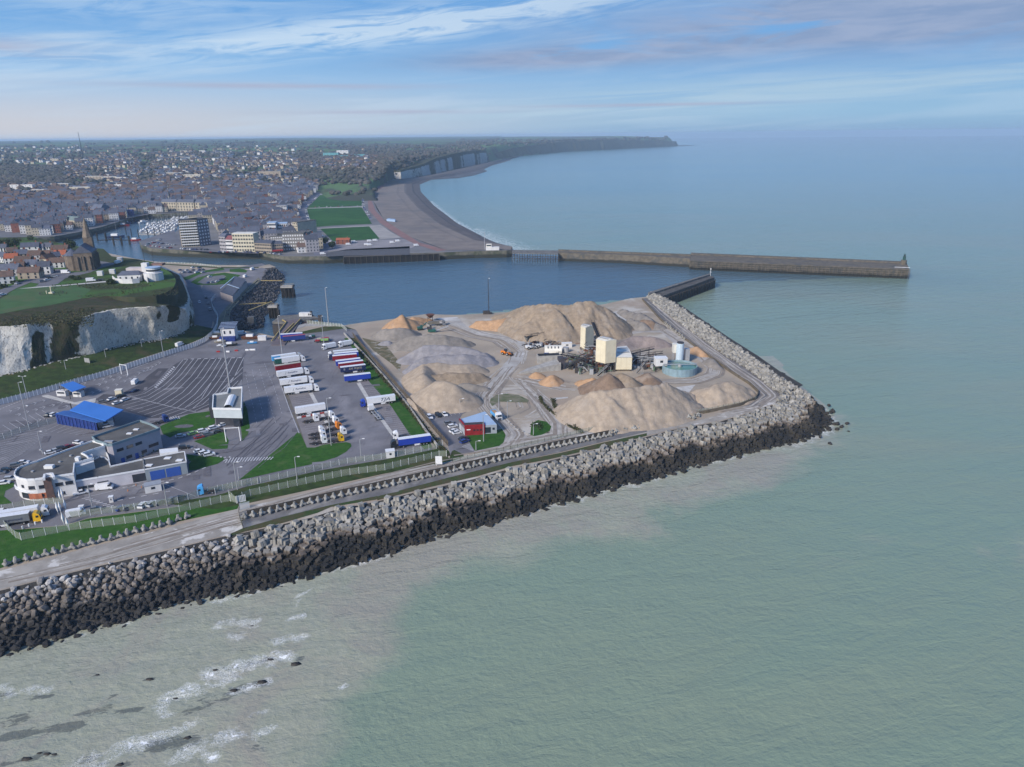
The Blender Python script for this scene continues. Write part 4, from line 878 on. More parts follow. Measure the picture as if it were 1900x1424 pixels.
lip = g('D', "104,560 112,582 150,602 200,612 260,608 330,595 327,582 262,594 200,598 155,588 122,570 112,555", 3.4); b = MB(); b.prism([p - O_ for p in lip], 3.2, 3.7, 0); b.build("canopy_ring", WHITE, ft)
fr = g('D', "122,600 150,612 200,625 262,622 330,610 395,598 470,585 558,567", 0)
ra = g('D', "108,490 150,515 200,524 255,522 320,513 392,503 540,480", 8)
facade(ft, ra[1], ra[2], 0, [(.1, 5.3, 1.2, 1.2)], GLASS); facade(ft, ra[2], ra[3], 0, [(.35, 5.2, 2.2, 1.3)], GLASS, frame=CONC); facade(ft, ra[3], ra[4], 0, [(.7, 5.2, 2.4, 1.3)], GLASS, frame=CONC)
facade(ft, ra[5], ra[6], 0, [(.2, 5.2, 2.4, 1.3), (.7, 5.2, 2.4, 1.3), (.2, 1.6, 2.4, 1.2)], GLASS, frame=CONC)
facade(ft, ra[1], ra[2], 0, [(.3, 1.7, 4, 2.2)], GLASS, "shop_window"); facade(ft, ra[2], ra[3], 0, [(.6, 1.7, 4.5, 2.2)], mat("orange_brick", (.42, .15, .08), (.33, .12, .07), .6, .85), "brick_panel"); facade(ft, ra[3], ra[4], 0, [(.45, 1.7, 4.5, 2.2)], MATS["orange_brick"], "brick_panel")
facade(ft, ra[3], ra[4], 0, [(.5, 1.9, .9, .9)], GLASS, depth=.3)
q = g('D', "322,505 392,498 388,478 328,482", 9.3); b = MB(); b.prism([p - O_ + Vector((0, -1.2, 0)) for p in g('D', "330,510 388,503 388,490 330,495", 8.0)], .4, 8.6, 0); b.build("stair_tower", mat("rust_cladding", (.12, .07, .06), (.07, .05, .05), .8, .8), ft)
b = MB(); a = [p - O_ for p in g('D', "322,512 330,482 384,476 398,505", 8.9)]; b.tube(a, .7, 0, 1.1); b.build("tower_parapet", WHITE, ft)
la = g('D', "552,532 720,505 1062,447", 4.6)
facade(ft, la[0], la[1], 0, [(.3, 1.9, 3.4, 1.0), (.75, 1.9, 3.4, 1.0)], GLASS, frame=CONC); facade(ft, la[1], la[2], 0, [(.08, 2.3, 3.6, 1.6), (.86, 2.0, 4.6, 3.2)], GLASS)
for x, y, w_, h_ in ((365, 432, 3.2, 1.2), (575, 375, 1.4, 1.4)): p = g1('D', x, y, 8) - O_; b = MB(); b.box((p.x, p.y, 8.06 + h_ / 2), (w_, 1.6, h_)); b.build("roof_unit", WHITE, ft)
for x, y in ((300, 300), (440, 390), (240, 460), (520, 345)): p = g1('D', x, y, 8) - O_; b = MB(); b.box((p.x, p.y, 8.3), (.8, .8, .5)); b.build("roof_vent", GALV, ft)
gar = g('D', "1050,370 1355,312 1368,388 1062,445", 4.8); gr = thing("garage_block", "grey garage block with two blue roller doors at the end of the terminal", "garage", (gar[3].x, gar[3].y, 0))
walls(gr, gar, 0, 4.8, mat("grey_cladding", (.26, .30, .33), (.23, .27, .30), .3, .7), BITUM, .3, parm=WHITE)
facade(gr, gar[3], gar[2], 0, [(.28, 1.9, 5.0, 3.6), (.66, 1.9, 5.0, 3.6)], BLUED, "roller_door")
O_ = Vector(gr.location)
for x, y in ((1095, 411), (1232, 358), (1318, 374)): p = g1('D', x, y, 4.9) - O_; b = MB(); b.box((p.x, p.y, 4.98), (2.4, 1.8, .25)); b.build("skylight", WHITE, gr)
b = MB(); q = [p - O_ for p in g('D', "1172,312 1308,298 1312,325 1176,342", 4.2)]; b.prism(q, 0, 5.3, 0); b.build("white_annexe", WHITE, gr)
tall = g('D', "680,212 1030,92 1100,115 1172,150 1060,190 825,268 790,270 770,258 705,238", 8.6); tb_ = thing("office_block", "tall grey terminal office block with a few small windows facing the sea", "office building", (tall[5].x, tall[5].y, 0))
walls(tb_, tall, 0, 8.6, mat("lilac_render", (.37, .355, .39), (.32, .31, .34), .3, .8), BITUM, .9, parm=mat("teal_parapet", (.20, .27, .30), (.17, .23, .26), .3, .7))
facade(tb_, tall[5], tall[4], 0, [(.20, 6.0, 2.6, 1.2), (.50, 6.0, 2.6, 1.2), (.78, 6.0, 2.6, 1.2), (.42, 1.9, 2.2, 1.3), (.9, 1.9, 2.2, 1.3)], GLASS, frame=CONC); facade(tb_, tall[5], tall[4], 0, [(.22, 1.2, 1.4, 2.3), (.66, 1.2, 1.4, 2.3)], BLUED, "door")
facade(tb_, tall[4], tall[3], 0, [(.45, 3.2, 4.2, 1.3)], GLASS)
O_ = Vector(tb_.location)
for x, y in ((950, 178), (1000, 148), (770, 250)): p = g1('D', x, y, 8.7) - O_; b = MB(); b.box((p.x, p.y, 8.8), (2.0, 1.4, .3)); b.build("skylight", WHITE, tb_)
p = g1('D', 800, 245, 8.7) - O_; b = MB(); b.box((p.x, p.y, 9.1), (3.4, 1.4, .8)); b.build("roof_unit", GALV, tb_)
# link wall with a curve between the blocks
b = MB(); cw = g('D', "690,300 740,312 780,345 802,385 812,420", 3); b = MB(); O_ = Vector(ft.location)
for a, c in zip(cw[:-1], cw[1:]): b.beam(a - O_ + Vector((0, 0, 0)), c - O_ + Vector((0, 0, 0)), .3, 5.8)
b.build("curved_wall", WHITE, ft)
# hedge bank between blocks
def leafy(root, n, c, rx, ry, rz, size, m, seed, name="foliage", off=(0, 0, 0)):
    rr = random.Random(seed); b = MB()
    for i in range(n):
        while True:
            v = Vector((rr.uniform(-1, 1), rr.uniform(-1, 1), rr.uniform(-1, 1)))
            if .25 < v.length < 1: break
        k = 1 + .35 * mnoise.noise(v * 2.3 + Vector((seed * 3.1, 0, 0))); p = Vector((c[0] + v.x * rx * k, c[1] + v.y * ry * k, c[2] + v.z * rz * k)); s = size * rr.uniform(.6, 1.4)
        a = Vector((rr.gauss(0, 1), rr.gauss(0, 1), rr.gauss(0, .7))).normalized(); q = a.orthogonal().normalized(); r2 = a.cross(q)
        b.add([p + q * s, p + r2 * s * .8, p - q * s, p - r2 * s * .8], [(0, 1, 2, 3)])
    return b.build(name, m, root, kind='stuff')
LEAF = mat("dark_leaves", (.028, .045, .016), (.045, .065, .022), .8, .9, rnd=.35); LEAF2 = mat("bramble_leaves", (.040, .055, .022), (.070, .060, .032), .8, .9, rnd=.35); TWIG = mat("bark", (.07, .055, .04), rough=.95)
def hedge(name, lab, crop, s, z, r, h, m, cat="hedge", seed=1):
    pts = g(crop, s, z); root = thing(name, lab, cat, tuple(pts[0])); O_ = Vector(pts[0]); rr = random.Random(seed); b = MB()
    for p in resample(pts, r * .8):
        for i in range(26):
            q = p - O_ + Vector((rr.gauss(0, r * .45), rr.gauss(0, r * .45), abs(rr.gauss(0, h * .5)))); s_ = rr.uniform(.2, .42); a = Vector((rr.gauss(0, 1), rr.gauss(0, 1), rr.gauss(0, 1))).normalized(); u = a.orthogonal().normalized(); w_ = a.cross(u)
            b.add([q + u * s_, q + w_ * s_, q - u * s_, q - w_ * s_], [(0, 1, 2, 3)])
    b.build("foliage", m, root, kind='stuff'); return root
hedge("hedge", "dark hedge below the tall grey office block", 'D', "920,360 1000,350 1100,320 1170,300", 0, 1.8, 1.4, LEAF, seed=3)
hedge("bramble_patch", "brambles between lorry park wall and brown fence", 'F', "1100,130 1230,280 1380,450 1500,600 1620,750 1740,890", 0, 1.4, 1.0, LEAF2, "brambles", 5)
hedge("reed_clump", "scrubby bushes on the green island of the haul road", 'G', "1440,1040 1480,1020 1500,1060", 0, 1.8, 1.3, LEAF, "bushes", 7)
hedge("weed_strip", "weeds along the ditch beside the big sand pile", 'T', "1250,190 1290,310 1400,420 1480,480 1600,600 1720,720", 0, 1.1, .7, LEAF2, "weeds", 8)
hedge("weed_strip", "weeds and stones between the haul road and the white channel", 'T', "1050,150 1090,240 1200,360 1330,450 1500,600 1650,680", 0, .9, .6, LEAF2, "weeds", 9)
# control building
cq = g('C', "1568,768 1672,752 1678,720 1778,712 1772,872 1562,868", 8.4); ct = thing("control_building", "boxy control building with pale upper band over a dark base", "control building", (cq[5].x, cq[5].y, 0)); O_ = Vector(ct.location)
q = [Vector((p.x - O_.x, p.y - O_.y, 0)) for p in cq]; b = MB(); b.prism(q, 4.2, 8.2, 0); b.build("upper_wall", GREYL, ct); c_ = sum(q, Vector()) / 6; qi = [Vector((c_.x + (p.x - c_.x) * .93, c_.y + (p.y - c_.y) * .93, 0)) for p in q]
b = MB(); b.prism(qi, 0, 4.2, 0); b.build("dark_base", DARKC, ct); b = MB(); b.prism([Vector((c_.x + (p.x - c_.x) * .97, c_.y + (p.y - c_.y) * .97, 0)) for p in q], 8.2, 8.26, 0, bottom=False); b.build("roof", mat("grey_roof", (.20, .21, .21), (.17, .175, .175), .3, .9), ct)
b = MB()
for a, d in zip(q, q[1:] + q[:1]): b.beam(a + Vector((0, 0, 8.6)), d + Vector((0, 0, 8.6)), .4, .9)
b.build("parapet", WHITE, ct)
bb = [p - O_ for p in g('C', "1672,850 1705,772", 9)]; b = MB(); ax = (bb[1] - bb[0]); n_ = Vector((-ax.y, ax.x, 0)).normalized() * 1.9
for k in range(6):
    a0_, a1_ = math.pi * k / 6, math.pi * (k + 1) / 6; P0 = [bb[0] + n_ * math.cos(x) + Vector((0, 0, -.6 + 1.5 * math.sin(x))) for x in (a0_, a1_)]; P1 = [p + ax for p in P0]
    b.add([P0[0], P0[1], P1[1], P1[0]], [(0, 1, 2, 3)])
b.build("barrel_skylight", WHITE, ct)
b = MB(); ww = [p - O_ for p in g('C', "1538,880 1562,878 1562,790 1540,795", 4)]; b.prism(ww, 0, 5.5, 0); b.build("side_block", DARKC, ct)
fa = g('C', "1562,868 1772,872", 8.4); facade(ct, fa[0], fa[1], 0, [(.78, 2.0, 3.0, 3.4)], GLASS, "glazed_entrance", .2)
# big blue canopy with its blue wall
rq = g('a', "820,770 990,660 1450,765 1240,895", 6.8); cn = thing("passport_canopy", "large blue canopy over the passport booths with a dark blue screen wall", "canopy", (rq[0].x, rq[0].y, 0)); O_ = Vector(cn.location)
q = [p - O_ for p in rq]; b = MB(); b.prism(q, 6.55, 6.95, 0); b.build("roof", BLUER, cn)
lw = [p - O_ for p in g('a', "655,805 750,775 822,772 1240,895 1135,912", 6.0)]; b = MB(); b.prism(lw, 5.7, 6.0, 0); b.build("lower_roof", mat("blue_low_roof", (.04, .12, .36), (.035, .10, .30), .3, .6), cn)
bw = [p - O_ for p in g('a', "676,930 1148,1012 1140,1000 672,918", 0)]; b = MB(); b.prism(bw, 0, 4.6, 0); b.build("screen_wall", BLUEW, cn)
for k in range(11):
    p = bw[0].lerp(bw[1], (k + .5) / 11); b = MB(); b.box((p.x, p.y - .25, 2.3), (.18, .2, 4.6), heading(bw[0], bw[1])); b.build("wall_rib", BLUED, cn)
for x, y in ((1150, 990), (1340, 900), (1000, 870), (860, 840), (1240, 930), (1090, 880)): p = g1('a', x, y, 0) - O_; b = MB(); b.box((p.x, p.y, 3.2), (.35, .35, 6.4)); b.build("column", DARKM, cn)
for x, y in ((1310, 945), (1190, 960), (1060, 900), (940, 880)): p = g1('a', x, y, 0) - O_; b = MB(); b.box((p.x, p.y, 1.4), (2.2, 3.6, 2.8), .5); bo_ = b.build("booth", OFFW, cn); b = MB(); b.box((p.x, p.y, 1.8), (2.26, 2.6, .9), .5); b.build("window", GLASS, bo_)
rq = g('a', "712,470 860,430 1012,495 850,552", 5.0); cs = thing("ticket_canopy", "smaller blue canopy over white ticket booths", "canopy", (rq[0].x, rq[0].y, 0)); O_ = Vector(cs.location)
b = MB(); b.prism([p - O_ for p in rq], 4.75, 5.05, 0); b.build("roof", BLUER, cs)
for x, y in ((830, 640), (990, 580), (720, 590), (860, 560), (960, 560), (770, 600)): p = g1('a', x, y, 0) - O_; b = MB(); b.box((p.x, p.y, 2.4), (.25, .25, 4.8)); b.build("column", DARKM, cs)
for x, y, l in ((745, 595, 5), (930, 605, 4.5)): p = g1('a', x, y, 0) - O_; b = MB(); b.box((p.x, p.y, 1.4), (l, 2.6, 2.8), -.15); bo_ = b.build("booth", OFFW, cs); b = MB(); b.box((p.x, p.y, 1.8), (l * .8, 2.66, .9), -.15); b.build("window", GLASS, bo_)
surf("traffic_island", g('a', "490,600 560,590 880,680 1130,630 1120,680 960,710 870,705 500,615"), .14, PALECONC)
# small white cabin and container office near the barrier, yellow bin shed
def cabin(name, lab, p, size, rz, m, roof=None, cat="cabin", win=True):
    t = thing(name, lab, cat, (p.x, p.y, p.z), rz); b = MB(); b.box((0, 0, size[2] / 2), size); b.build("wall", m, t)
    b = MB(); b.box((0, 0, size[2] + .08), (size[0] + .3, size[1] + .3, .16)); b.build("roof", roof or WHITE, t)
    if win:
        b = MB(); b.box((0, -size[1] / 2 - .02, size[2] * .6), (size[0] * .25, .06, size[2] * .3)); b.build("window", GLASS, t)
    return t
a, c = g('D', "1055,622 1175,598", 0); cabin("site_cabin", "white flat roofed cabin with a blue sign at the exit barrier", (a + c) / 2 + Vector((0, 1.5, 0)), ((c - a).length, 3.2, 2.9), heading(a, c), OFFW, GALV)
cabin("site_cabin", "pale yellow hut beside the check-in lanes", g1('a', 1405, 590), (3.0, 2.6, 2.8), .2, CREAM, CREAMR, win=False)
cabin("white_hut", "small white hut inside the fence by the blue trailer", g1('F', 1340, 940), (3.4, 2.6, 2.8), .25, OFFW)
cabin("white_hut", "white storage container by the ferry ramp yard", g1('Q', 678, 262), (5.0, 2.6, 2.6), .1, OFFW, win=False)
cabin("white_hut", "small booth among the barriers near the terminal crossing", g1('D', 822, 680), (1.3, 1.2, 2.2), .3, OFFW)
cabin("white_hut", "little pale blue machine on the lane by the terminal", g1('N', 1200, 750), (1.4, 1.0, 1.2), .3, STEELB, win=False)
# red office
rf = g('G', "873,986 887,958 1072,923 1163,1022 1066,1035 1060,1012 916,1036", 4.4); ro = thing("weighbridge_office", "red clad single storey office with a pale blue flat roof", "office building", (rf[6].x, rf[6].y, 0)); O_ = Vector(ro.location)
A4 = g('G', "873,986 1072,923 1163,1022 916,1036", 4.4); foot = g('G', "920,1098 1160,1074", 0)
q = [p - O_ for p in (A4[0], A4[1], A4[2], A4[3])]
b = MB(); b.prism(q, 0, 4.2, 0); b.build("wall", mat("blue_grey_render", (.30, .33, .37), (.27, .30, .34), .3, .8), ro)
b = MB(); b.prism(q, 4.2, 4.35, 0); b.build("roof", STEELB, ro)
fA, fB = q[3], q[2]; d_ = fB - fA; nr = Vector((d_.y, -d_.x, 0)).normalized(); L_ = d_.length
if nr.y > 0: nr = -nr
fm = fA + d_ * .62; b = MB(); b.prism([fA + nr * .5, fm + nr * .5, fm - nr * 2.4, fA - nr * 2.4], -.02, 4.9, 0); b.build("red_wall", REDW, ro)
b = MB(); b.prism([fA + nr * .2, fm + nr * .2 - d_ * .01, fm - nr * 2.2, fA - nr * 2.2], 4.9, 4.95, 0, bottom=False); b.build("parapet_top", DARKM, ro)
sd_ = q[0] - fA; b = MB(); b.prism([fA, q[0], q[0] + d_ * .04, fA + d_ * .04], 3.0, 4.9, 0); b.build("red_fascia", REDW, ro)
for k in (.30, .40, .50): p = fA + d_ * k + nr * .52; b = MB(); b.box((p.x, p.y, 2.4), (.9, .1, .7), heading(fA, fB)); b.build("window", GLASS, ro)
p = fA + d_ * .72 + nr * .03; b = MB(); b.box((p.x, p.y, 1.9), (2.6, .1, 2.6), heading(fA, fB)); b.build("window", GLASS, ro)
p = fA + d_ * .90 + nr * .03; b = MB(); b.box((p.x, p.y, 2.4), (1.0, .1, 1.0), heading(fA, fB)); b.build("window", GLASS, ro)
p = fA + sd_ * .8; b = MB(); b.cyl((p.x, p.y, 0), .12, 3.0, 6); b.build("post", WHITE, ro)
p = fA + d_ * .12 + nr * .56; b = MB(); b.box((p.x, p.y, 2.8), (1.6, .06, .4), heading(fA, fB)); b.build("sign", WHITE, ro)
surf("pavement", g('G', "920,1100 1065,1078 1165,1072 1165,1082 1068,1090 935,1110"), .13, PALECONC)
# white boatyard house with blue roof
p = g1('Q', 285, 262); h = thing("boatyard_house", "tall white house with a dark blue striped roof in the boat yard", "house", tuple(p), .1)
b = MB(); b.box((0, 3, 4), (8.5, 7, 8)); b.build("wall", OFFW, h); b = MB(); b.add([(-5.2, -1.2, 7.8), (5.2, -1.2, 7.8), (5.2, 7.4, 9.8), (-5.2, 7.4, 9.8), (-5.2, -1.2, 8.2), (5.2, -1.2, 8.2), (5.2, 7.4, 10.2), (-5.2, 7.4, 10.2)], [(0, 1, 2, 3), (7, 6, 5, 4), (0, 4, 5, 1), (1, 5, 6, 2), (2, 6, 7, 3), (3, 7, 4, 0)]); rf_ = b.build("roof", mat("navy_roof", (.03, .04, .10)), h)
for k in range(5): b = MB(); b.beam((-5.2, -1.1 + k * 1.9, 8.36 + k * .44), (5.2, -1.1 + k * 1.9, 8.36 + k * .44), .35, .16); b.build("roof_batten", STEELB, rf_)
for x in (-2, 1.5): b = MB(); b.box((x, -.55, 5.2), (1.0, .12, 2.0)); b.build("window", GLASS, h)
b = MB(); b.box((0, -2.2, 1.4), (9.5, 3.4, 2.8)); b.build("blue_lean_to", BLUEW, h)
# slate roofed twin building beside the port road
rq = g('X', "65,400 200,305 350,365 245,460", 6); sb = thing("maritime_office", "low building with two slate blue hipped roofs and pale ridge strips", "office building", (rq[0].x, rq[0].y, 0)); O_ = Vector(sb.location)
SLATE = mat("slate_roof", (.095, .105, .138), (.072, .080, .110), .5, .6, rnd=.25)
PINKR = mat("pinkish_render", (.40, .35, .34), (.35, .31, .30), .3, .85)
q = [p - O_ for p in rq]; b = MB(); b.prism(q, 0, 5.2, 0); b.build("wall", PINKR, sb)
b = MB(); b.add([(q[0].x, q[0].y, 5.2), (q[3].x, q[3].y, 5.2), (q[2].x, q[2].y, 7.2), (q[1].x, q[1].y, 7.2)], [(0, 1, 2, 3)]); b.build("roof", SLATE, sb)
q2 = [p - O_ for p in g('X', "180,300 285,205 455,240 350,355", 6)]; b = MB(); b.prism(q2, 0, 5.2, 0); b.build("wall", PINKR, sb); b = MB(); b.add([(q2[0].x, q2[0].y, 5.5), (q2[3].x, q2[3].y, 5.3), (q2[2].x, q2[2].y, 7), (q2[1].x, q2[1].y, 7.6)], [(0, 1, 2, 3)]); b.build("roof", SLATE, sb)
for s in ("70,360 275,190", "175,300 350,360"): a, c = [p - O_ for p in g('X', s, 7.4)]; b = MB(); b.beam(Vector((a.x, a.y, 7.4)), Vector((c.x, c.y, 7.4)), .7, .3); b.build("ridge_strip", STEELB, sb)
fa = g('X', "60,505 245,525", 0)
for k in (.4, .75): p = fa[0].lerp(fa[1], k) - O_; b = MB(); b.box((p.x, p.y - .1, 1.6), (1.1, .3, 2.0)); b.build("window", GLASS, sb)
# ------------------------------------------------------------------ stockpiles
def sandmat(name, c, streak=.35):
    def ex(t, col, pos):
        x, y, z = t.sep(pos); s_ = t.noise(t.vec(x, y, t.mul(z, .12)), .55, 6, .65, .6); col = t.mix(t.mul(t.map(s_, .45, .7), streak), col, tuple(v * .55 for v in c))
        s2 = t.noise(pos, .09, 4, .6, 1.0); return t.mix(t.mul(t.map(s2, .52, .7), .35), col, (.36, .32, .28))
    return mat(name, c, tuple(v * .8 for v in c), .35, .95, .5, detail=8, bscale=2.2, spec=.1, extra=ex)
S_OR = sandmat("orange_sand", (.46, .29, .17)); S_TAN = sandmat("tan_sand", (.315, .25, .185), .6); S_PINK = sandmat("pinkish_sand", (.385, .315, .245)); S_BLU = sandmat("blue_grey_gravel", (.27, .26, .275))
S_GR = sandmat("grey_gravel", (.235, .215, .195)); S_BR = sandmat("brown_sand", (.235, .17, .125), .5); S_MIX = sandmat("mixed_sand", (.29, .23, .17), .7)
def pile(lab, m, ridges, slope=.68, rough=.35, cell=1.0, name="gravel_pile", freq=.11, zs=.86):
    """heap given by crest segments [(crop, 'x,y,z x,y,z')]; the sides fall at the angle of repose"""
    segs = []
    for crop, s in ridges:
        p = g(crop, ' '.join(','.join(q.split(',')[:2] + [str(float(q.split(',')[2]) * zs)]) for q in s.split())); segs += list(zip(p[:-1], p[1:])) if len(p) > 1 else [(p[0], p[0] + Vector((.01, 0, 0)))]
    mx = max(max(a.z, c.z) for a, c in segs) / slope + 2; x0 = min(min(a.x, c.x) for a, c in segs) - mx; x1 = max(max(a.x, c.x) for a, c in segs) + mx
    y0 = min(min(a.y, c.y) for a, c in segs) - mx; y1 = max(max(a.y, c.y) for a, c in segs) + mx
    xs = np.arange(x0, x1, cell); ys = np.arange(y0, y1, cell); X, Y = np.meshgrid(xs, ys); H = np.full(X.shape, -9.0)
    for a, c in segs:
        dx, dy = c.x - a.x, c.y - a.y; t = np.clip(((X - a.x) * dx + (Y - a.y) * dy) / (dx * dx + dy * dy + 1e-9), 0, 1)
        D = np.hypot(X - a.x - t * dx, Y - a.y - t * dy); D = np.sqrt(D * D + .5) - .3; H = np.maximum(H, a.z + (c.z - a.z) * t - slope * D)
    wob = np.array([[rough * (2.2 * n2(x, y, freq) + .8 * n2(x, y, freq * 3.1, 3) + .55 * n2(x, y, freq * 6.5, 5)) for x in xs] for y in ys]); gl = np.array([[-abs(n2(x * .9 + y * .25, y * .18, .33, 8)) * 1.3 for x in xs] for y in ys]) * (1.6 if mx > 20 else .8) * rough; H = H + gl + (.9 * rough if mx > 20 else .3)
    H = H + wob * np.clip(H + .5, 0, 2) / 2
    nx = len(xs); keep = H > -1.2; Z = np.clip(H, -.4, None); cx, cy = segs[0][0].x, segs[0][0].y
    idx = -np.ones(X.shape, int); vs = []; fs = []
    for j in range(len(ys) - 1):
        for i in range(nx - 1):
            if H[j:j + 2, i:i + 2].max() > -.3:
                q = []
                for a, c in ((j, i), (j, i + 1), (j + 1, i + 1), (j + 1, i)):
                    if idx[a, c] < 0: idx[a, c] = len(vs); vs.append((X[a, c] - cx, Y[a, c] - cy, Z[a, c]))
                    q.append(int(idx[a, c]))
                fs.append(tuple(q))
    b = MB(); b.add(vs, fs); o = b.build(name, m, None, (cx, cy, 0), smooth=True); return solo(o, lab, "stockpile", "stockpiles in the aggregate yard")
pile("sharp orange sand cone at the back left by the water", S_OR, [('G', "440,180,11 470,205,8 570,235,3"), ('G', "520,200,5 640,210,2")])
pile("low dark grey gravel heap in front of the orange cone", S_GR, [('G', "290,290,6 380,285,7 480,290,6 520,300,4"), ('G', "260,330,2 300,330,3")])
pile("tiny bluish gravel heap beside the dead scrub", S_BLU, [('G', "290,388,2.2 330,385,2.5")])
pile("broad grey ridge, furthest of the bluish gravel ridges", S_GR, [('G', "430,370,6 520,345,8 640,335,9 760,335,9 880,360,6 950,385,3")], rough=.4)
pile("long pale blue gravel ridge in the middle of the left row", S_BLU, [('G', "500,470,6 600,425,9 700,410,10 820,425,9 950,435,8 1060,470,5")], rough=.5)
pile("bluish gravel ridge with a flat ploughed top", S_BLU, [('G', "530,560,5 620,500,8 760,490,8 900,485,8 1050,490,6 1090,500,5")], rough=.4)
pile("tan sand pile with a steep ochre face beside the brown fence", S_PINK, [('G', "600,560,9 640,555,9 760,555,8 900,560,7 1010,565,5"), ('G', "600,575,9 600,640,8")], rough=.35)
pile("low brown sand ridge between two pale piles", S_MIX, [('G', "640,640,6 760,630,6 900,625,6 1040,630,4")], rough=.35)
pile("smooth rounded beige sand pile nearest the brown fence", S_PINK, [('G', "700,690,12 770,690,12.5 830,715,11 880,750,8 960,790,3")], rough=.3, name="sand_pile")
pile("low grey rubble spread beside the rounded beige pile", S_GR, [('G', "900,710,3 1000,720,3 1080,735,2")], rough=.6)
pile("huge tan sand mountain at the back of the yard", S_TAN, [('I', "330,600,10 400,585,15 480,578,17 570,575,18 680,580,17 760,565,18 860,552,19 900,572,17 960,610,13 1020,660,7"), ('I', "600,600,17 640,690,8"), ('I', "500,590,17 470,680,8"), ('I', "880,575,18 960,650,12"), ('I', "780,580,17 860,610,15"), ('I', "280,640,6 220,690,3")], rough=.8, cell=1.1, name="sand_mountain", freq=.08, zs=1.0)
pile("low orange and brown sand bank left of the sand mountain", S_OR, [('I', "20,700,4 100,690,6 200,685,7 260,670,7")], rough=.5)
pile("dusty bank along the water behind the orange sand", S_TAN, [('I', "160,650,3 230,635,4 300,615,6")], rough=.4)
pile("grey and brown spoil heap near the root of the short jetty", S_GR, [('H', "640,140,3 760,170,6 820,190,7 900,235,5"), ('H', "700,210,5 800,240,5")], rough=.7)
pile("dark reddish spoil heap by the seaward road", S_BR, [('H', "800,215,6 870,220,6 930,250,3")], rough=.6)
pile("wide mauve gravel bank behind the cream towers", sandmat("mauve_gravel", (.27, .225, .21)), [('H', "650,380,5 720,350,6 800,345,6 880,355,6 960,375,4")], rough=.4)
pile("small ochre heap beside the seaward road", S_OR, [('H', "1150,430,2 1210,425,4 1260,470,2.5")], rough=.4)
pile("grey rubble heap beside the seaward road", S_GR, [('H', "1300,520,3 1380,570,2.5")], rough=.7)
pile("brown cone under the left stacker of the plant", S_BR, [('H', "530,635,11 540,645,11"), ('H', "400,690,5 440,675,6 500,665,7")], rough=.45)
pile("taller grey brown cone between the plant and the long sand pile", S_MIX, [('H', "635,635,9 690,660,9 720,690,6")], rough=.4)
pile("small brown cone beside the round tank", S_BR, [('H', "838,632,5.5"), ('H', "770,655,3.5 800,650,4")], rough=.3)
pile("small ochre heap in front of the concrete ramp", S_OR, [('G', "1580,645,5 1600,650,4"), ('G', "1470,625,3 1490,630,2.5")], rough=.4)
pile("orange sand heap left of the plant cones", S_OR, [('G', "1820,680,3 1900,665,5")], rough=.6)
pile("long huge beige sand pile with a rutted crest beside the coast lane", S_PINK, [('H', "340,790,11 420,770,14 540,760,15 700,745,15.5 850,725,15.5 980,712,14 1040,740,10 1120,775,6 1250,800,3"), ('H', "380,860,9 300,850,7"), ('H', "560,840,12 540,860,11")], rough=.48, cell=.9, name="sand_pile", freq=.16, zs=.84)
pile("pale sand pile with a broken crest at the corner of the yard", S_PINK, [('H', "1240,745,6 1320,740,8 1400,700,9 1450,680,10 1500,700,8 1590,745,4"), ('H', "1380,760,7 1420,770,6")], rough=.7, name="sand_pile")

# ------------------------------------------------------------------ processing plant
def tower(name, lab, crop, top4, z0, z1, leg=True, rid=0.0, roof=CREAMR):
    q = g(crop, top4, z1); t = thing(name, lab, "plant tower", (q[0].x, q[0].y, 0)); O_ = Vector(t.location); q = [Vector((p.x - O_.x, p.y - O_.y, 0)) for p in q]
    n = 9
    for a, c in zip(q, q[1:] + q[:1]):          # ribbed sheet cladding, one panel per bay
        L = (c - a).length; k = max(1, int(L / 2.6)); d = (c - a) / k; rz = heading(a, c)
        for i in range(k):
            p = a + d * (i + .5); b = MB(); b.box((p.x, p.y, (z0 + z1) / 2), (d.length - .05, .25, z1 - z0), rz); b.build("cladding_panel", CREAM, t)
    b = MB(); b.prism(q, z1 - .3, z1, 0); b.prism(q, z0, z0 + .3, 0); b.build("floor_plate", CREAM, t)
    c_ = sum(q, Vector()) / 4; qo = [c_ + (p - c_) * 1.04 for p in q]
    b = MB(); m1, m2 = (qo[0] + qo[1]) / 2, (qo[2] + qo[3]) / 2; Z = lambda p, z: (p.x, p.y, z)
    b.add([Z(qo[0], z1 + .02), Z(qo[1], z1 + .02), Z(qo[2], z1 + .02), Z(qo[3], z1 + .02), Z(m1, z1 + .05 + rid), Z(m2, z1 + .05 + rid)], [(0, 4, 5, 3), (4, 1, 2, 5), (0, 1, 4), (3, 5, 2)]); rf_ = b.build("roof", roof, t)
    for k in (.3, .65):
        a, c = qo[0].lerp(qo[1], k), qo[3].lerp(qo[2], k); b = MB(); b.beam(Vector((a.x, a.y, z1 + rid * .8 + .2)).lerp(Vector((c.x, c.y, z1 + rid * .8 + .2)), .1), Vector((a.x, a.y, z1 + rid * .8 + .2)).lerp(Vector((c.x, c.y, z1 + rid * .8 + .2)), .9), .9, .15); b.build("roof_light", GALV, rf_)
    if leg:
        for p in q:
            p = c_ + (p - c_) * .9; b = MB(); b.box((p.x, p.y, z0 / 2), (.6, .6, z0)); b.build("leg", DARKM, t)
    return t
tower("plant_tower", "tallest cream clad tower in the middle of the plant", 'O', "548,378 640,352 783,385 660,402", 5.5, 18.0, True, .8)
tower("plant_tower", "lower cream building with a pale ribbed roof on the right of the plant", 'O', "775,590 795,470 900,458 968,590", 1.0, 8.0, True, 1.2)
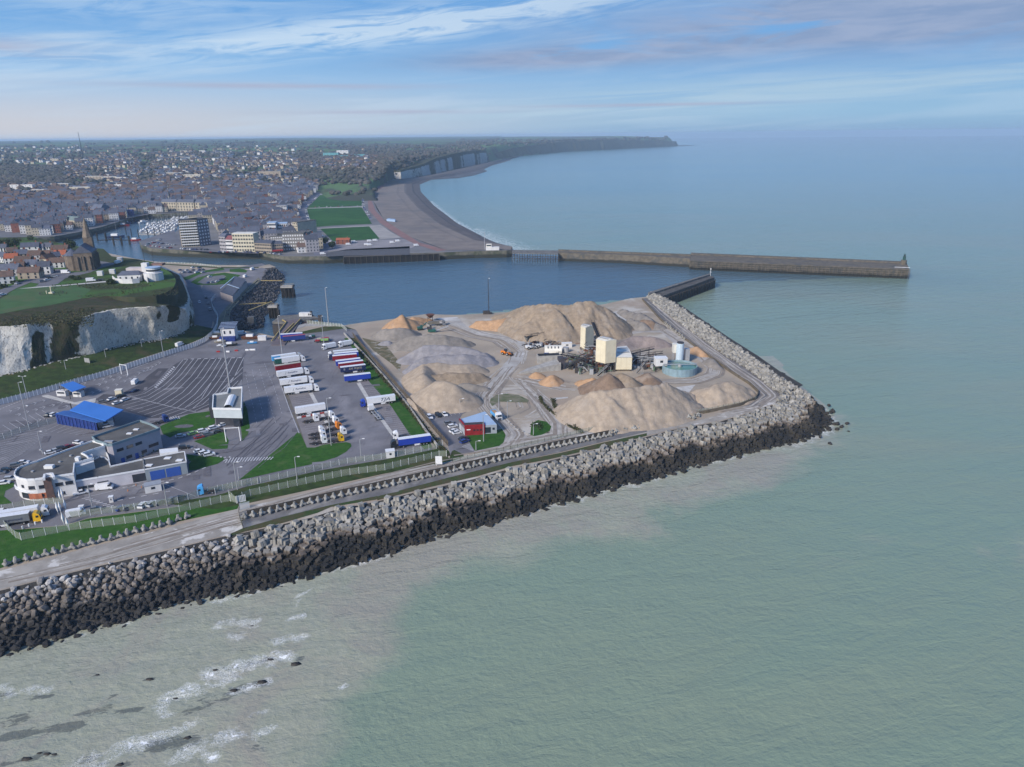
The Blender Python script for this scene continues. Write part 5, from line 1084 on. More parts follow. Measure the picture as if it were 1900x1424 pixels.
tower("plant_tower", "rear cream tower with a dark conveyor down its side", 'O', "366,225 400,200 520,215 420,245", 1.5, 14.5, True, .5)
def conveyor(lab, a, c, w_=1.4, h_=1.5, legs=2, m=None):
    a, c = Vector(a), Vector(c); t = thing("conveyor", lab, "conveyor", (a.x, a.y, 0)); O_ = Vector((a.x, a.y, 0)); a, c = a - O_, c - O_; m = m or DARKM; d = c - a; s_ = d.cross(Vector((0, 0, 1))).normalized() * w_ / 2
    b = MB(); b.beam(a, c, w_, .2); b.build("belt", BLACK, t); b = MB(); n = max(3, int(d.length / 2.2))
    for sd in (-1, 1):
        b.beam(a + s_ * sd, c + s_ * sd, .2); b.beam(a + s_ * sd + Vector((0, 0, h_)), c + s_ * sd + Vector((0, 0, h_)), .15)
        for i in range(n): b.beam(a + d * (i / n) + s_ * sd, a + d * ((i + (1 if i % 2 else 0) + .0) / n) + s_ * sd + Vector((0, 0, h_)), .12)
    b.build("truss", m, t, kind='stuff')
    for i in range(legs):
        p = a + d * ((i + 1) / (legs + .6))
        if p.z > 1.2:
            b = MB(); b.beam(p + s_, Vector((p.x, p.y, 0)) + s_ * 2.2, .22); b.beam(p - s_, Vector((p.x, p.y, 0)) - s_ * 2.2, .22); b.beam(Vector((p.x, p.y, p.z * .4)) + s_ * 1.8, Vector((p.x, p.y, p.z * .4)) - s_ * 1.8, .15); b.build("leg", m, t)
for lab, crop, s, w_, l in (("steep dark covered conveyor climbing the rear cream tower", 'O', "505,180,17 575,350,17", 1.8, 0), ("long dark conveyor left of the tallest tower", 'O', "90,552,3 250,575,4 400,600,5", 1.6, 2),
      ("rusty conveyor rising to the tallest tower from the left", 'O', "190,700,2 350,620,6 500,570,9", 1.4, 2), ("pale conveyor running from the right hand building to the white hut", 'O', "985,600,3.5 1240,625,4", .9, 2),
      ("upper dark conveyor over the mauve gravel bank", 'O', "960,550,4 1230,490,7", 1.6, 2), ("lower dark conveyor over the mauve gravel bank", 'O', "975,580,3 1330,545,7", 1.4, 2), ("pale lattice stacker standing over the brown cone", 'O', "560,810,1 690,700,12", .9, 1),
      ("slim pale conveyor beside the small brown cone", 'O', "1020,775,1 1130,655,9", .7, 1), ("long low conveyor along the dark bins", 'I', "375,815,3 560,778,4 780,745,5", 1.5, 3), ("short conveyor under the cream towers", 'O', "600,640,4 780,670,3", 1.6, 1), ("small conveyor beside the grey concrete box", 'G', "1700,590,1 1880,500,8", 1.2, 2)):
    pts = g(crop, s); conveyor(lab, pts[0], pts[-1], w_, 1.3, l, GALV if "pale" in lab else DARKM)
# dark storage bins
bins = thing("storage_bins", "row of dark concrete storage bays behind the loaders", "storage bins", tuple(g1('I', 480, 830))); O_ = Vector(bins.location)
A0_, A1_ = g('I', "390,850 780,800", 0); d_ = A1_ - A0_; nr = Vector((-d_.y, d_.x, 0)).normalized()
for k in range(9):
    p = A0_ + d_ * (k / 8) - O_; b = MB(); b.beam(p + Vector((0, 0, 1.4 + k * .22)), p + nr * 7 + Vector((0, 0, 1.4 + k * .22)), .6, 2.8 + k * .45); b.build("divider", CONCD, bins)
    if k < 8: p2 = A0_ + d_ * ((k + 1) / 8) - O_; b = MB(); b.beam(p + nr * 7 + Vector((0, 0, 1.5 + k * .22)), p2 + nr * 7 + Vector((0, 0, 1.5 + k * .22)), .6, 3 + k * .45); b.build("back_wall", mat("black_concrete", (.045, .045, .048), (.03, .03, .032), .5, .9), bins)
# concrete feed ramp
q = g('G', "1320,640 1655,560 1660,610 1350,655", 0); rp = thing("feed_ramp", "grey concrete loading ramp and box left of the plant", "ramp", (q[0].x, q[0].y, 0)); O_ = Vector(q[0])
A_, B_, C_, D_ = [p - O_ for p in g('G', "1320,640 1655,610 1640,570 1400,600", 0)]
b = MB(); b.add([A_, B_, C_, D_, A_ + Vector((0, 0, .4)), B_ + Vector((0, 0, 4.2)), C_ + Vector((0, 0, 4.2)), D_ + Vector((0, 0, .6))], [(0, 1, 5, 4), (1, 2, 6, 5), (2, 3, 7, 6), (3, 0, 4, 7), (4, 5, 6, 7)]); b.build("ramp", CONC, rp)
p = g1('G', 1560, 545) - O_; b = MB(); b.box((p.x, p.y, 2.2), (13, 5, 4.4), .12); b.build("hopper_wall", CONC, rp); b = MB(); b.box((p.x, p.y, 4.45), (12, 4, .2), .12); b.build("hopper_opening", BLACK, rp)
p = g1('G', 1655, 590) - O_; b = MB(); b.box((p.x, p.y, 3), (3, 6, 6), .12); b.build("feed_house", mat("dark_shed", (.06, .055, .065)), rp)
# half round shed
a, c = g('G', "1530,485 1662,485", 0); sh = thing("arched_shed", "small white shed with a curved roof and four skylights", "shed", tuple(a), heading(a, c)); L = (c - a).length; W_ = 7.5; b = MB(); n = 10; vs = []
for x in (0, L):
    for i in range(n + 1): th_ = math.pi * i / n; vs.append((x, W_ / 2 - math.cos(th_) * W_ / 2, 1.2 + 3.0 * math.sin(th_) if 0 < i < n else 0))
b.add(vs, [(i, i + 1, n + 2 + i, n + 1 + i) for i in range(n)] + [tuple(range(n, -1, -1)), tuple(range(n + 1, 2 * n + 2))]); b.build("shell", CREAMR, sh)
for k in range(4): b = MB(); b.box((L * (.2 + k * .2), 1.25, 3.75), (.5, 1.4, .12), 0, 0, .75); b.build("skylight", DARKM, sh)
b = MB(); b.box((-.05, W_ / 2, 1.5), (.1, 3, 3)); b.build("door", DARKM, sh)
b = MB(); b.cyl((0, 0, 0), 1.8, 3.0, 12); solo(b.build("vat", GALV, None, tuple(g1('O', 190, 530))), "grey round vat beside the arched shed", "vat")
cabin("site_cabin", "white cabin behind the arched shed", g1('O', 200, 470), (6, 2.6, 2.6), .1, OFFW)
cabin("blue_container", "small blue container in front of the arched shed", g1('G', 1545, 505), (2.6, 1.8, 2.0), .1, PAINTS['sky'], PAINTS['blue'], win=False)
# settling tank
p = g1('H', 1076, 622, 0); tk = thing("settling_tank", "round settling tank of pale blue panels holding green water", "tank", tuple(p)); rd = 9.2; b = MB(); n = 26
for i in range(n):
    a0_ = 2 * math.pi * i / n; a1_ = 2 * math.pi * (i + 1) / n; A_ = Vector((rd * math.cos(a0_), rd * math.sin(a0_), 2.0)); B_ = Vector((rd * math.cos(a1_), rd * math.sin(a1_), 2.0)); b = MB(); b.beam(A_.lerp(B_, .01), A_.lerp(B_, .99), .2, 4.0); b.build("wall_panel", mat("tank_wall", (.22, .32, .38), (.19, .27, .31), .5, .5), tk)
b = MB(); b.cyl((0, 0, 0), rd - .1, 3.0, 26); b.build("green_water", mat("green_water", (.085, .20, .15), (.11, .24, .19), .15, .15, spec=.5), tk)
b = MB(); b.beam((-rd, 0, 4.4), (rd, 0, 4.4), 1.0, .2); b.beam((-rd, .5, 5.2), (rd, .5, 5.2), .08); b.beam((-rd, -.5, 5.2), (rd, -.5, 5.2), .08); b.build("walkway", GALV, tk)
b = MB(); b.cyl((0, 0, 3), 1.0, 1.4, 10); b.build("centre_well", GALV, tk)
p = g1('O', 1520, 655); t = thing("silo", "tall pale blue silo with a dark top beside the round tank", "silo", tuple(p)); b = MB(); b.cyl((0, 0, 1), 2.1, 10.5, 14); b.build("shell", flat("silo_blue", (.50, .60, .68)), t); b = MB(); b.cyl((0, 0, 11.5), 1.9, .6, 14); b.build("cap", DARKM, t); b = MB(); b.cyl((0, 0, 0), 1.4, 1.0, 10); b.build("skirt", DARKM, t)
p = g1('O', 1470, 640); t = thing("dosing_plant", "square pale tank on a frame left of the silo", "tank", tuple(p)); b = MB(); b.box((0, 0, 8), (3.4, 3.4, 5)); b.build("tank", CREAMR, t)
for sx in (-1, 1):
    for sy in (-1, 1): b = MB(); b.box((sx * 1.4, sy * 1.4, 2.7), (.3, .3, 5.6)); b.build("leg", GALV, t)
b = MB(); b.box((6.5, 0, 4), (2.6, 3, 7)); b.build("panel_room", GALV, t)
t = cabin("screen_house", "white cabin raised on a steel frame between tower and silo", g1('O', 1300, 680, 3.4), (6.4, 4.5, 4.2), .05, OFFW)
for sx in (-1, 1):
    for sy in (-1, 1): b = MB(); b.box((sx * 2.8, sy * 1.9, -1.7), (.3, .3, 3.4)); b.build("leg", DARKM, t)
# machinery beds under and around the plant
rr = random.Random(21)
def jumble(name, lab, crop, s, n, mats3, hmax, cat="machinery"):
    poly = g(crop, s, 0); t = thing(name, lab, cat, tuple(poly[0])); O_ = Vector(poly[0]); x0, x1 = min(p.x for p in poly), max(p.x for p in poly); y0, y1 = min(p.y for p in poly), max(p.y for p in poly); ms = [MB() for _ in mats3]; k = 0
    while k < n:
        x, y = rr.uniform(x0, x1), rr.uniform(y0, y1)
        if not inpoly(x, y, poly): continue
        k += 1; b = ms[k % len(ms)]; h = rr.uniform(.5, hmax); 
        if rr.random() < .5: b.beam((x - O_.x, y - O_.y, h), (x - O_.x + rr.uniform(-5, 5), y - O_.y + rr.uniform(-3, 3), h * rr.uniform(.3, 1.3)), rr.uniform(.15, .5))
        elif rr.random() < .4: b.box((x - O_.x, y - O_.y, h / 2), (.2, .2, h))
        else: b.box((x - O_.x, y - O_.y, h * .4), (rr.uniform(.6, 2.6), rr.uniform(.6, 2.0), h * .8), rr.uniform(0, 3))
    for b, (nm_, m) in zip(ms, mats3): b.build(nm_, m, t, kind='stuff')
MX = [("frames", DARKM), ("pipes", GALV), ("rusty_frames", RUST), ("green_parts", flat("plant_green", (.10, .15, .10)))]
jumble("screening_plant", "tangle of screens, pipes and walkways below the cream towers", 'O', "200,620 560,560 760,700 780,760 560,790 380,800 220,760", 190, MX, 4.2)
jumble("screening_plant", "pumps and frames between the right hand building and the tank", 'O', "975,600 1240,620 1340,720 1240,770 1130,740 980,720", 80, MX, 3.6)
jumble("scrap_row", "dark row of scrap and spare parts in front of the storage bins", 'I', "380,870 700,835 740,850 600,880 380,880", 90, MX[:3], 2.2, "scrap")
jumble("steel_gantry", "dark steel frames between shed and tallest tower", 'O', "380,470 540,430 560,600 400,600 330,560", 70, MX[:3], 5.0)
jumble("walkway_cluster", "platforms and stairs at the foot of the rear cream tower", 'O', "410,330 540,310 560,420 430,420", 45, MX[:2], 6.0)
# ------------------------------------------------------------------ vehicles
ORD = ["first", "second", "third", "fourth", "fifth", "sixth", "seventh", "eighth", "ninth", "tenth", "eleventh", "twelfth", "thirteenth", "fourteenth", "fifteenth", "sixteenth"]
DATA = {}
def cached(key, fn):
    if key not in DATA: DATA[key] = fn()
    return DATA[key]
def wheel_data(r, w_):
    def f():
        b = MB(); b.cyl((0, -w_ / 2, 0), r, w_, 10, 0, axis='Y'); b.cyl((0, -w_ / 2 - .01, 0), r * .5, w_ + .02, 8, 1, axis='Y'); return b.data("wheel", [BLACK, GALV])
    return cached(("wheel", r, w_), f)
def body_profile(kind):
    # (x, z) outlines of lower body and of the glasshouse, half widths
    return {'car': ([(-2.1, .35), (-2.15, .85), (-1.6, .98), (1.0, .95), (1.95, .78), (2.1, .5), (2.05, .3)], [(-1.75, .95), (-1.25, 1.42), (.35, 1.45), (1.1, .93)], .88, 2.6),
            'suv': ([(-2.2, .4), (-2.25, 1.0), (-2.15, 1.1), (1.0, 1.1), (2.1, .95), (2.2, .5), (2.1, .35)], [(-2.15, 1.08), (-1.9, 1.62), (.3, 1.66), (1.1, 1.08)], .93, 2.7),
            'van': ([(-2.9, .4), (-2.95, 2.3), (-2.8, 2.5), (1.5, 2.5), (1.9, 2.3), (2.35, 1.35), (2.95, 1.1), (3.0, .5), (2.9, .4)], [(1.45, 1.4), (1.5, 2.1), (1.95, 2.15), (2.33, 1.4)], 1.0, 3.7),
            'pickup': ([(-2.5, .45), (-2.55, .95), (-.4, .95), (-.4, 1.05), (1.3, 1.0), (2.4, .85), (2.5, .5), (2.4, .4)], [(-.7, 1.0), (-.6, 1.6), (.6, 1.65), (1.3, 1.0)], .92, 3.0)}[kind]
def car_body(kind, m):
    lo, hi, hw, wb = body_profile(kind)
    def f():
        b = MB(); n = len(lo); vs = []
        for sy in (-1, 1):
            for x, z in lo: vs.append((x, sy * hw * (.93 if z > 2 else 1), z))
        b.add(vs, [tuple(range(n)), tuple(range(2 * n - 1, n - 1, -1))] + [(i, n + i, n + (i + 1) % n, (i + 1) % n) for i in range(n)])
        if kind != 'van':
            r0, r1 = hi[1], hi[2]; b.box(((r0[0] + r1[0]) / 2, 0, (r0[1] + r1[1]) / 2 + .02), (r1[0] - r0[0], hw * 1.62, .06))
        return b.data("body", m)
    return cached(("body", kind, m.name), f)
def car_glass(kind):
    lo, hi, hw, wb = body_profile(kind)
    def f():
        b = MB(); n = len(hi); vs = []; gw = hw * (1.005 if kind == 'van' else .96)
        for sy in (-1, 1):
            for i, (x, z) in enumerate(hi): vs.append((x + (.03 if kind == 'van' and i > 1 else 0), sy * (gw if i in (0, n - 1) else gw * (.97 if kind == 'van' else .86)), z))
        b.add(vs, [tuple(range(n)), tuple(range(2 * n - 1, n - 1, -1))] + [(i, n + i, n + (i + 1) % n, (i + 1) % n) for i in range(n)]); return b.data("window", GLASS)
    return cached(("glass", kind), f)
def car(kind, colour, loc, rz, label, group=None, name=None):
    t = thing(name or {'car': 'parked_car', 'suv': 'parked_car', 'van': 'van', 'pickup': 'pickup_truck'}[kind], label, {'van': 'van', 'pickup': 'pickup'}.get(kind, 'car'), tuple(loc), rz, group)
    link("body", car_body(kind, PAINTS[colour]), t); link("window", car_glass(kind), t); wb = body_profile(kind)[3]; hw = body_profile(kind)[2]
    for sx in (-1, 1):
        for sy in (-1, 1): link("wheel", wheel_data(.33, .24), t, (sx * wb / 2, sy * (hw - .1), .33))
    if kind in ('car', 'suv'): link("roof_panel", None, t) if False else None
    return t
def car2(crop, x, y, x2, y2, kind, colour, label, group=None, z=0.05):
    a, c = g(crop, "%f,%f %f,%f" % (x, y, x2, y2), z); m_ = (a + c) / 2; return car(kind, colour, m_ + Vector((0, .9, 0)), heading(a, c), label, group)
CL = [  # crop, rear x,y, front x,y, kind, colour, label
 ('C', 1290, 1085, 1355, 1075, 'car', 'silver', "pale silver car at the left end of the row on the lawn edge"), ('C', 1380, 1070, 1445, 1052, 'car', 'green', "lime green car in the row on the lawn edge"),
 ('C', 1450, 1052, 1520, 1035, 'suv', 'white', "white car between the lime green car and a white van"), ('C', 1530, 1030, 1600, 1010, 'suv', 'white', "tall white car right of centre in the row below the control building"),
 ('C', 1605, 1005, 1670, 985, 'car', 'white', "white car nearest the control building entrance"), ('C', 1425, 1095, 1490, 1080, 'car', 'red', "dark red car behind the small lawn"),
 ('C', 1492, 1075, 1555, 1060, 'suv', 'grey', "dark grey car right of the red car"), ('C', 1570, 1050, 1635, 1040, 'car', 'black', "black car at the right of the second row"),
 ('D', 1310, 300, 1385, 290, 'suv', 'black', "black car beside the pale blue bay by the garage"), ('D', 1425, 330, 1490, 315, 'car', 'white', "white car, upper of three by the garage lawn"), ('D', 1465, 345, 1530, 325, 'suv', 'white', "white car, middle of three by the garage lawn"), ('D', 1500, 355, 1565, 340, 'suv', 'white', "white car, lowest of three by the garage lawn"),
 ('D', 705, 600, 815, 590, 'van', 'white', "large white delivery van parked against the terminal"), ('D', 545, 640, 630, 620, 'pickup', 'white', "white pickup in front of the terminal crossing"), ('D', 995, 335, 1075, 315, 'van', 'white', "white van half hidden by the hedge at the office block"),
 ('D', 535, 255, 600, 262, 'car', 'white', "white car alone behind the round ended terminal"), ('D', 332, 338, 390, 325, 'car', 'white', "white car behind the terminal roof, left of a silver one"), ('D', 385, 322, 425, 310, 'car', 'silver', "silver car behind the terminal roof"), ('D', 425, 308, 470, 298, 'suv', 'black', "black car behind the terminal roof"), ('D', 470, 295, 520, 280, 'car', 'darkred', "dark red car behind the terminal roof"),
 ('D', 133, 408, 195, 402, 'car', 'white', "white car on the blue disabled bay by the terminal"), ('D', 85, 430, 140, 420, 'suv', 'grey', "dark grey car beside the rounded terminal end"), ('D', 5, 465, 60, 455, 'car', 'black', "black car at the left edge, upper"), ('D', -40, 485, 20, 478, 'car', 'grey', "dark car at the left edge cut by the frame"), ('D', 40, 530, 100, 525, 'suv', 'silver', "silver car facing the left lawn"), ('D', -10, 560, 50, 552, 'car', 'white', "white car on the left lawn edge"),
 ('D', 862, 755, 905, 735, 'car', 'blue', "blue car seen through the double fence"), ('D', 918, 750, 965, 735, 'car', 'grey', "grey car right of the blue one behind the fence"), ('D', 1025, 740, 1065, 705, 'suv', 'white', "white car parked behind the double fence"), ('D', 1092, 725, 1132, 700, 'suv', 'silver', "silver car behind the double fence"), ('D', 1142, 715, 1188, 690, 'car', 'grey', "dark grey car behind the double fence"), ('D', 1240, 690, 1275, 670, 'car', 'grey', "grey car behind the fence near the red barriers"), ('D', 1295, 680, 1330, 660, 'car', 'black', "black car behind the fence near the red barriers"), ('D', 645, 760, 740, 740, 'car', 'grey', "low grey car behind the left part of the fence"), ('D', 500, 800, 600, 780, 'van', 'white', "white van behind the fence corner, partly hidden"),
 ('C', 965, 705, 1010, 665, 'van', 'white', "white van parked on the grass strip by the check-in lanes"), ('C', 960, 755, 1010, 735, 'car', 'navy', "navy car below the white van on the grass strip"), ('C', 785, 815, 845, 795, 'car', 'white', "white car near the large blue canopy"), ('C', 850, 795, 915, 775, 'suv', 'black', "black car in front of the pale yellow hut"), ('C', 822, 845, 885, 825, 'car', 'white', "white car queuing right of the large blue canopy"), ('C', 885, 820, 940, 800, 'car', 'white', "white car with a dark stripe in the queue"), ('C', 725, 830, 770, 822, 'car', 'grey', "grey car just behind the large blue canopy"), ('C', 335, 935, 370, 915, 'suv', 'black', "black car at the fence end left of the blue wall"), ('C', 370, 930, 408, 912, 'suv', 'white', "white car at the fence end left of the blue wall"), ('C', 1285, 420, 1345, 395, 'van', 'white', "white van driving beside the white palisade fence"), ('D', 760, 142, 808, 132, 'suv', 'white', "white car under the edge of the large blue canopy"),
 ('C', 1455, 75, 1470, 105, 'car', 'white', "white car on the road below the cliff"), ('C', 1500, 50, 1520, 65, 'car', 'black', "black car on the cliff road, highest of three"), ('C', 1520, 90, 1535, 110, 'car', 'grey', "dark car in the middle of the cliff road"), ('C', 1530, 135, 1550, 155, 'suv', 'grey', "grey car lowest on the cliff road"),
 ('G', 632, 965, 665, 1000, 'suv', 'white', "white car nearest the brown fence"), ('G', 700, 955, 730, 980, 'suv', 'black', "black car second from the brown fence"), ('G', 745, 945, 780, 975, 'car', 'white', "white car with a dark windscreen, third from the brown fence"), ('G', 765, 1035, 828, 1022, 'suv', 'grey', "dark grey car beside the red office"), ('G', 795, 1060, 858, 1045, 'suv', 'white', "white car beside the red office, upper of three"), ('G', 808, 1095, 862, 1080, 'car', 'white', "white car beside the red office, middle of three"), ('G', 828, 1108, 888, 1095, 'car', 'white', "white car beside the red office, lowest of three"), ('G', 878, 1160, 940, 1140, 'suv', 'black', "black car behind the blue one at the office"), ('G', 888, 1180, 945, 1160, 'suv', 'blue', "blue car beside the zebra hatching of the office"),
 ('D', -10, 770, 30, 765, 'car', 'white', "white car at the far left edge inside the fence")]
for c in CL: car2(*c)
def lettering(txt, parent, loc, size, rz=0.0, m=None, sx=1.0, shear=0.0):
    cu = bpy.data.curves.new("lettering", 'FONT'); cu.body = txt; cu.size = size; cu.extrude = .01; cu.align_x = 'CENTER'; cu.align_y = 'CENTER'; cu.shear = shear; cu.materials.append(m or MATS["paint_navy"])
    o = bpy.data.objects.new("lettering", cu); me = bpy.data.meshes.new_from_object(o); bpy.data.objects.remove(o); o = bpy.data.objects.new("lettering", me); COL.objects.link(o); o.parent = parent; o.location = loc; o.rotation_euler = (math.pi / 2, 0, rz); o.scale = (sx, 1, 1); return o
def tractor(t, colour, x0=0.0, axles=2, sleeper=True):
    """cab unit, front bumper at x0+5.9"""
    m = PAINTS[colour]; O_ = x0
    def f():
        b = MB(); p = [(3.6, .9), (3.6, 3.2), (3.9, 3.75), (4.9, 3.55), (5.6, 3.0), (5.85, 1.9), (5.9, .45), (5.0, .45), (3.6, .6)]; n = len(p); vs = [(x, sy * 1.24 * (.92 if z > 3.3 else 1), z) for sy in (-1, 1) for x, z in p]
        b.add(vs, [tuple(range(n)), tuple(range(2 * n - 1, n - 1, -1))] + [(i, n + i, n + (i + 1) % n, (i + 1) % n) for i in range(n)]); return b.data("cab", m)
    c = link("cab", cached(("cab", colour), f), t, (O_, 0, 0))
    def f2():
        b = MB(); b.add([(5.64, -1.1, 2.95), (5.64, 1.1, 2.95), (5.87, 1.12, 1.95), (5.87, -1.12, 1.95)], [(0, 1, 2, 3)]); b.box((4.95, 0, 2.3), (.85, 2.5, .75)); b.box((5.9, 0, 1.0), (.1, 1.7, .8)); return b.data("windscreen", GLASS)
    link("windscreen", cached("cabglass", f2), c)
    def f3():
        b = MB(); b.box((1.6, 0, .85), (6.0, .9, .35)); b.box((.7, 0, 1.1), (1.4, 1.2, .25)); b.box((2.9, 1.0, .7), (1.3, .5, .6)); b.box((2.9, -1.0, .7), (1.3, .5, .6)); return b.data("chassis", DARKM)
    link("chassis", cached("chassis", f3), t, (O_, 0, 0))
    for x in ([4.6, .8] if axles == 2 else [4.6, 1.3, -.1]):
        for sy in (-1, 1): link("wheel", wheel_data(.5, .42 if x > 4 else .6), t, (O_ + x, sy * 1.0, .5))
def trailer(t, side, roof="white", x0=-8.9, L=13.6, rear=None, skirt="white", text=None):
    """box trailer whose rear end is at x0"""
    def f():
        b = MB(); b.box((L / 2, 0, 2.6), (L, 2.5, 2.7)); b.box((L / 2, 0, 3.99), (L + .04, 2.56, .1), 0, 1)
        if rear: b.box((rear[1] / 2 - .02, 0, 2.6), (rear[1], 2.54, 2.74), 0, 2)
        return b.data("trailer_body", [PAINTS[side], PAINTS[roof], PAINTS[rear[0] if rear else side]])
    o = link("trailer_body", cached(("trailer", side, roof, rear), f), t, (x0, 0, 0))
    def f3():
        b = MB(); b.box((L / 2, 0, 1.1), (L - .6, 1.0, .3)); b.box((5.8, 0, .7), (2.4, 2.3, .7), 0, 1); b.box((.2, 0, .7), (.15, 2.3, .3)); return b.data("underframe", [DARKM, PAINTS[skirt]])
    link("underframe", cached(("underframe", skirt), f3), t, (x0, 0, 0))
    for x in (1.9, 3.2, 4.5):
        for sy in (-1, 1): link("wheel", wheel_data(.5, .42), t, (x0 + x, sy * 1.0, .5))
    for tx in text or []: lettering(*tx[:1], o, tx[1], tx[2], tx[3] if len(tx) > 3 else 0.0, tx[4] if len(tx) > 4 else None, tx[5] if len(tx) > 5 else 1.0, tx[6] if len(tx) > 6 else 0.0)
    return o
def place2(crop, rx, ry, fx, fy):
    a, c = g(crop, "%f,%f %f,%f" % (rx, ry, fx, fy), .05); return a, c, heading(a, c)
def artic(crop, r_, f_, label, cab, side, rear=None, text=None, roof="white", skirt="white"):
    a, c, h = place2(crop, *r_, *f_); m_ = c - Vector((math.cos(h), math.sin(h), 0)) * 6.0; n_ = Vector((-math.sin(h), math.cos(h), 0)) * 1.25
    if n_.y < 0: n_ = -n_
    t = thing("articulated_lorry", label, "lorry", tuple(m_ + n_), h); tractor(t, cab); trailer(t, side, roof, -10.9, rear=rear, text=text, skirt=skirt); return t
def only_trailer(crop, r_, f_, label, side, rear=None, text=None, roof="white", skirt="white"):
    a, c, h = place2(crop, *r_, *f_); m_ = (a + c) / 2; n_ = Vector((-math.sin(h), math.cos(h), 0)) * 1.25
    if n_.y < 0: n_ = -n_
    t = thing("semi_trailer", label, "trailer", tuple(m_ + n_), h); trailer(t, side, roof, -6.8, rear=rear, text=text, skirt=skirt)
    for sy in (-1, 1): b = MB(); b.box((4.2, sy * .9, .6), (.2, .2, 1.2)); b.build("support_leg", DARKM, t)
    return t
def only_tractor(crop, r_, f_, label, cab, axles=2):
    a, c, h = place2(crop, *r_, *f_); n_ = Vector((-math.sin(h), math.cos(h), 0)) * 1.25; m_ = c - Vector((math.cos(h), math.sin(h), 0)) * 5.9
    if n_.y < 0: n_ = -n_
    t = thing("lorry_tractor", label, "lorry cab", tuple(m_ + n_), h); tractor(t, cab, 0, axles); return t
Lr = -1.275                      # near side of a trailer that points right; the writing stands just proud of it
ROMA = [("Romafrio", (7.9, Lr, 2.75), 1.35, 0, None, 1.0, .15), ("J", (4.3, Lr, 2.8), 1.5, 0, PAINTS['black'], .8, .5)]
artic('F', (462, 222), (668, 192), "lorry with a sky blue rear panel, furthest back in the left row", 'silver', 'white', ('sky', 4.6))
artic('F', (485, 243), (692, 212), "white lorry with a dark green wedge at the tail of its trailer", 'white', 'white', ('teal', 3.6))
only_trailer('F', (475, 300), (650, 272), "dark red trailer with a pink roof between white lorries", 'darkred', roof="beige")
artic('F', (497, 345), (722, 310), "white lorry with black writing, furthest of three alike", 'white', 'white', text=ROMA)
artic('F', (528, 408), (756, 378), "white lorry with black writing, middle of three alike", 'white', 'white', text=ROMA)
artic('F', (558, 470), (797, 440), "white lorry with black writing, nearest of three alike", 'white', 'white', text=ROMA)
only_trailer('F', (628, 632), (838, 598), "long plain white trailer above the red and white barriers", 'white')
only_tractor('F', (700, 690), (796, 672), "white skeletal lorry parked under the barriers", 'white', 3)
b = MB(); 
for i, p in enumerate(resample(g('F', "640,640 850,600", .4), 2.0)):
    bb_ = MB(); bb_.box((0, 0, 0), (1.9, .5, .8)); o = bb_.build("barrier_block", PAINTS['red' if i % 2 else 'white'], None, tuple(p)); o.rotation_euler = (0, 0, heading(*g('F', "640,640 850,600"))); solo(o, "%s plastic barrier block, %s from the left below the long white trailer" % (('red', 'white')[1 - i % 2], ORD[i]), "barrier", "barrier blocks below the long white trailer")
for r_, f_, c, l in (((818, 668), (918, 648), 'white', "white lorry cab at the top of the cab cluster"), ((855, 712), (950, 690), 'white', "white lorry cab, second from the top of the cluster"), ((880, 752), (972, 730), 'orange', "orange yellow lorry cab with a raised roof"),
                     ((905, 792), (1008, 772), 'white', "white lorry cab at the right edge of the cluster"), ((745, 790), (845, 768), 'white', "white lorry cab, upper of the left column"), ((730, 822), (852, 800), 'white', "white lorry cab, middle of the left column"), ((755, 860), (860, 840), 'white', "white lorry cab, lowest of the left column"), ((885, 842), (988, 826), 'yellow', "bright yellow lorry cab next to the curved lawn")):
    only_tractor('F', r_, f_, l, c)
artic('F', (1063, 170), (862, 190), "silver grey curtain lorry at the back of the right row", 'white', 'silver')
artic('F', (1060, 190), (870, 208), "navy curtain lorry in front of the silver one", 'navy', 'royal')
only_trailer('F', (1082, 205), (905, 222), "red trailer with white marks, upper of the two red ones", 'darkred')
only_trailer('F', (1112, 240), (932, 262), "blue trailer mostly hidden between two red ones", 'royal')
only_trailer('F', (1133, 258), (952, 282), "red trailer between the blue one and the lettered navy one", 'darkred')
LB = [("DE RIJKE", (5.6, 1.275, 2.7), 1.5, math.pi, PAINTS['beige'], 1.25), ("B", (11.6, 1.275, 2.7), 1.6, math.pi, PAINTS['silver'])]
only_trailer('F', (1150, 290), (966, 312), "navy trailer with pale capital letters", 'navy', text=LB)
only_trailer('F', (1188, 358), (996, 380), "bright blue trailer nearest the empty bays", 'royal')
artic('F', (1358, 532), (1112, 566), "white box lorry with a blue cab and slanted dark letters", 'royal', 'white', text=[("TJA", (5.2, 1.275, 2.6), 2.2, math.pi, None, 1.5, .3)])
a, c, h = place2('F', 1262, 672, 1185, 585); t = thing("skeletal_lorry", "white cab with an empty grey container chassis standing askew", "lorry", tuple(c - Vector((math.cos(h), math.sin(h), 0)) * 5.9), h); tractor(t, 'white', 0, 2); b = MB(); b.box((-4, .7, 1.15), (11, .25, .3)); b.box((-4, -.7, 1.15), (11, .25, .3))
for x in (-9, -6, -3, 0): b.box((x, 0, 1.15), (.3, 2.4, .25))
b.build("chassis_frame", GALV, t)
for x in (-8, -6.7, -5.4):
    for sy in (-1, 1): link("wheel", wheel_data(.5, .42), t, (x, sy, .5))
only_tractor('F', (1495, 800), (1362, 818), "white lorry cab with a green flash behind the blue curtain lorry", 'white')
artic('F', (1600, 852), (1345, 888), "blue curtain lorry with a dark cab at the bottom of the right row", 'black', 'royal')
only_trailer('F', (530, 50), (640, 42), "blue trailer with a white roof beside the ferry ramp road", 'royal'); only_trailer('F', (555, 66), (658, 56), "blue container trailer with a red roof beside the ferry ramp road", 'blue', roof='red')
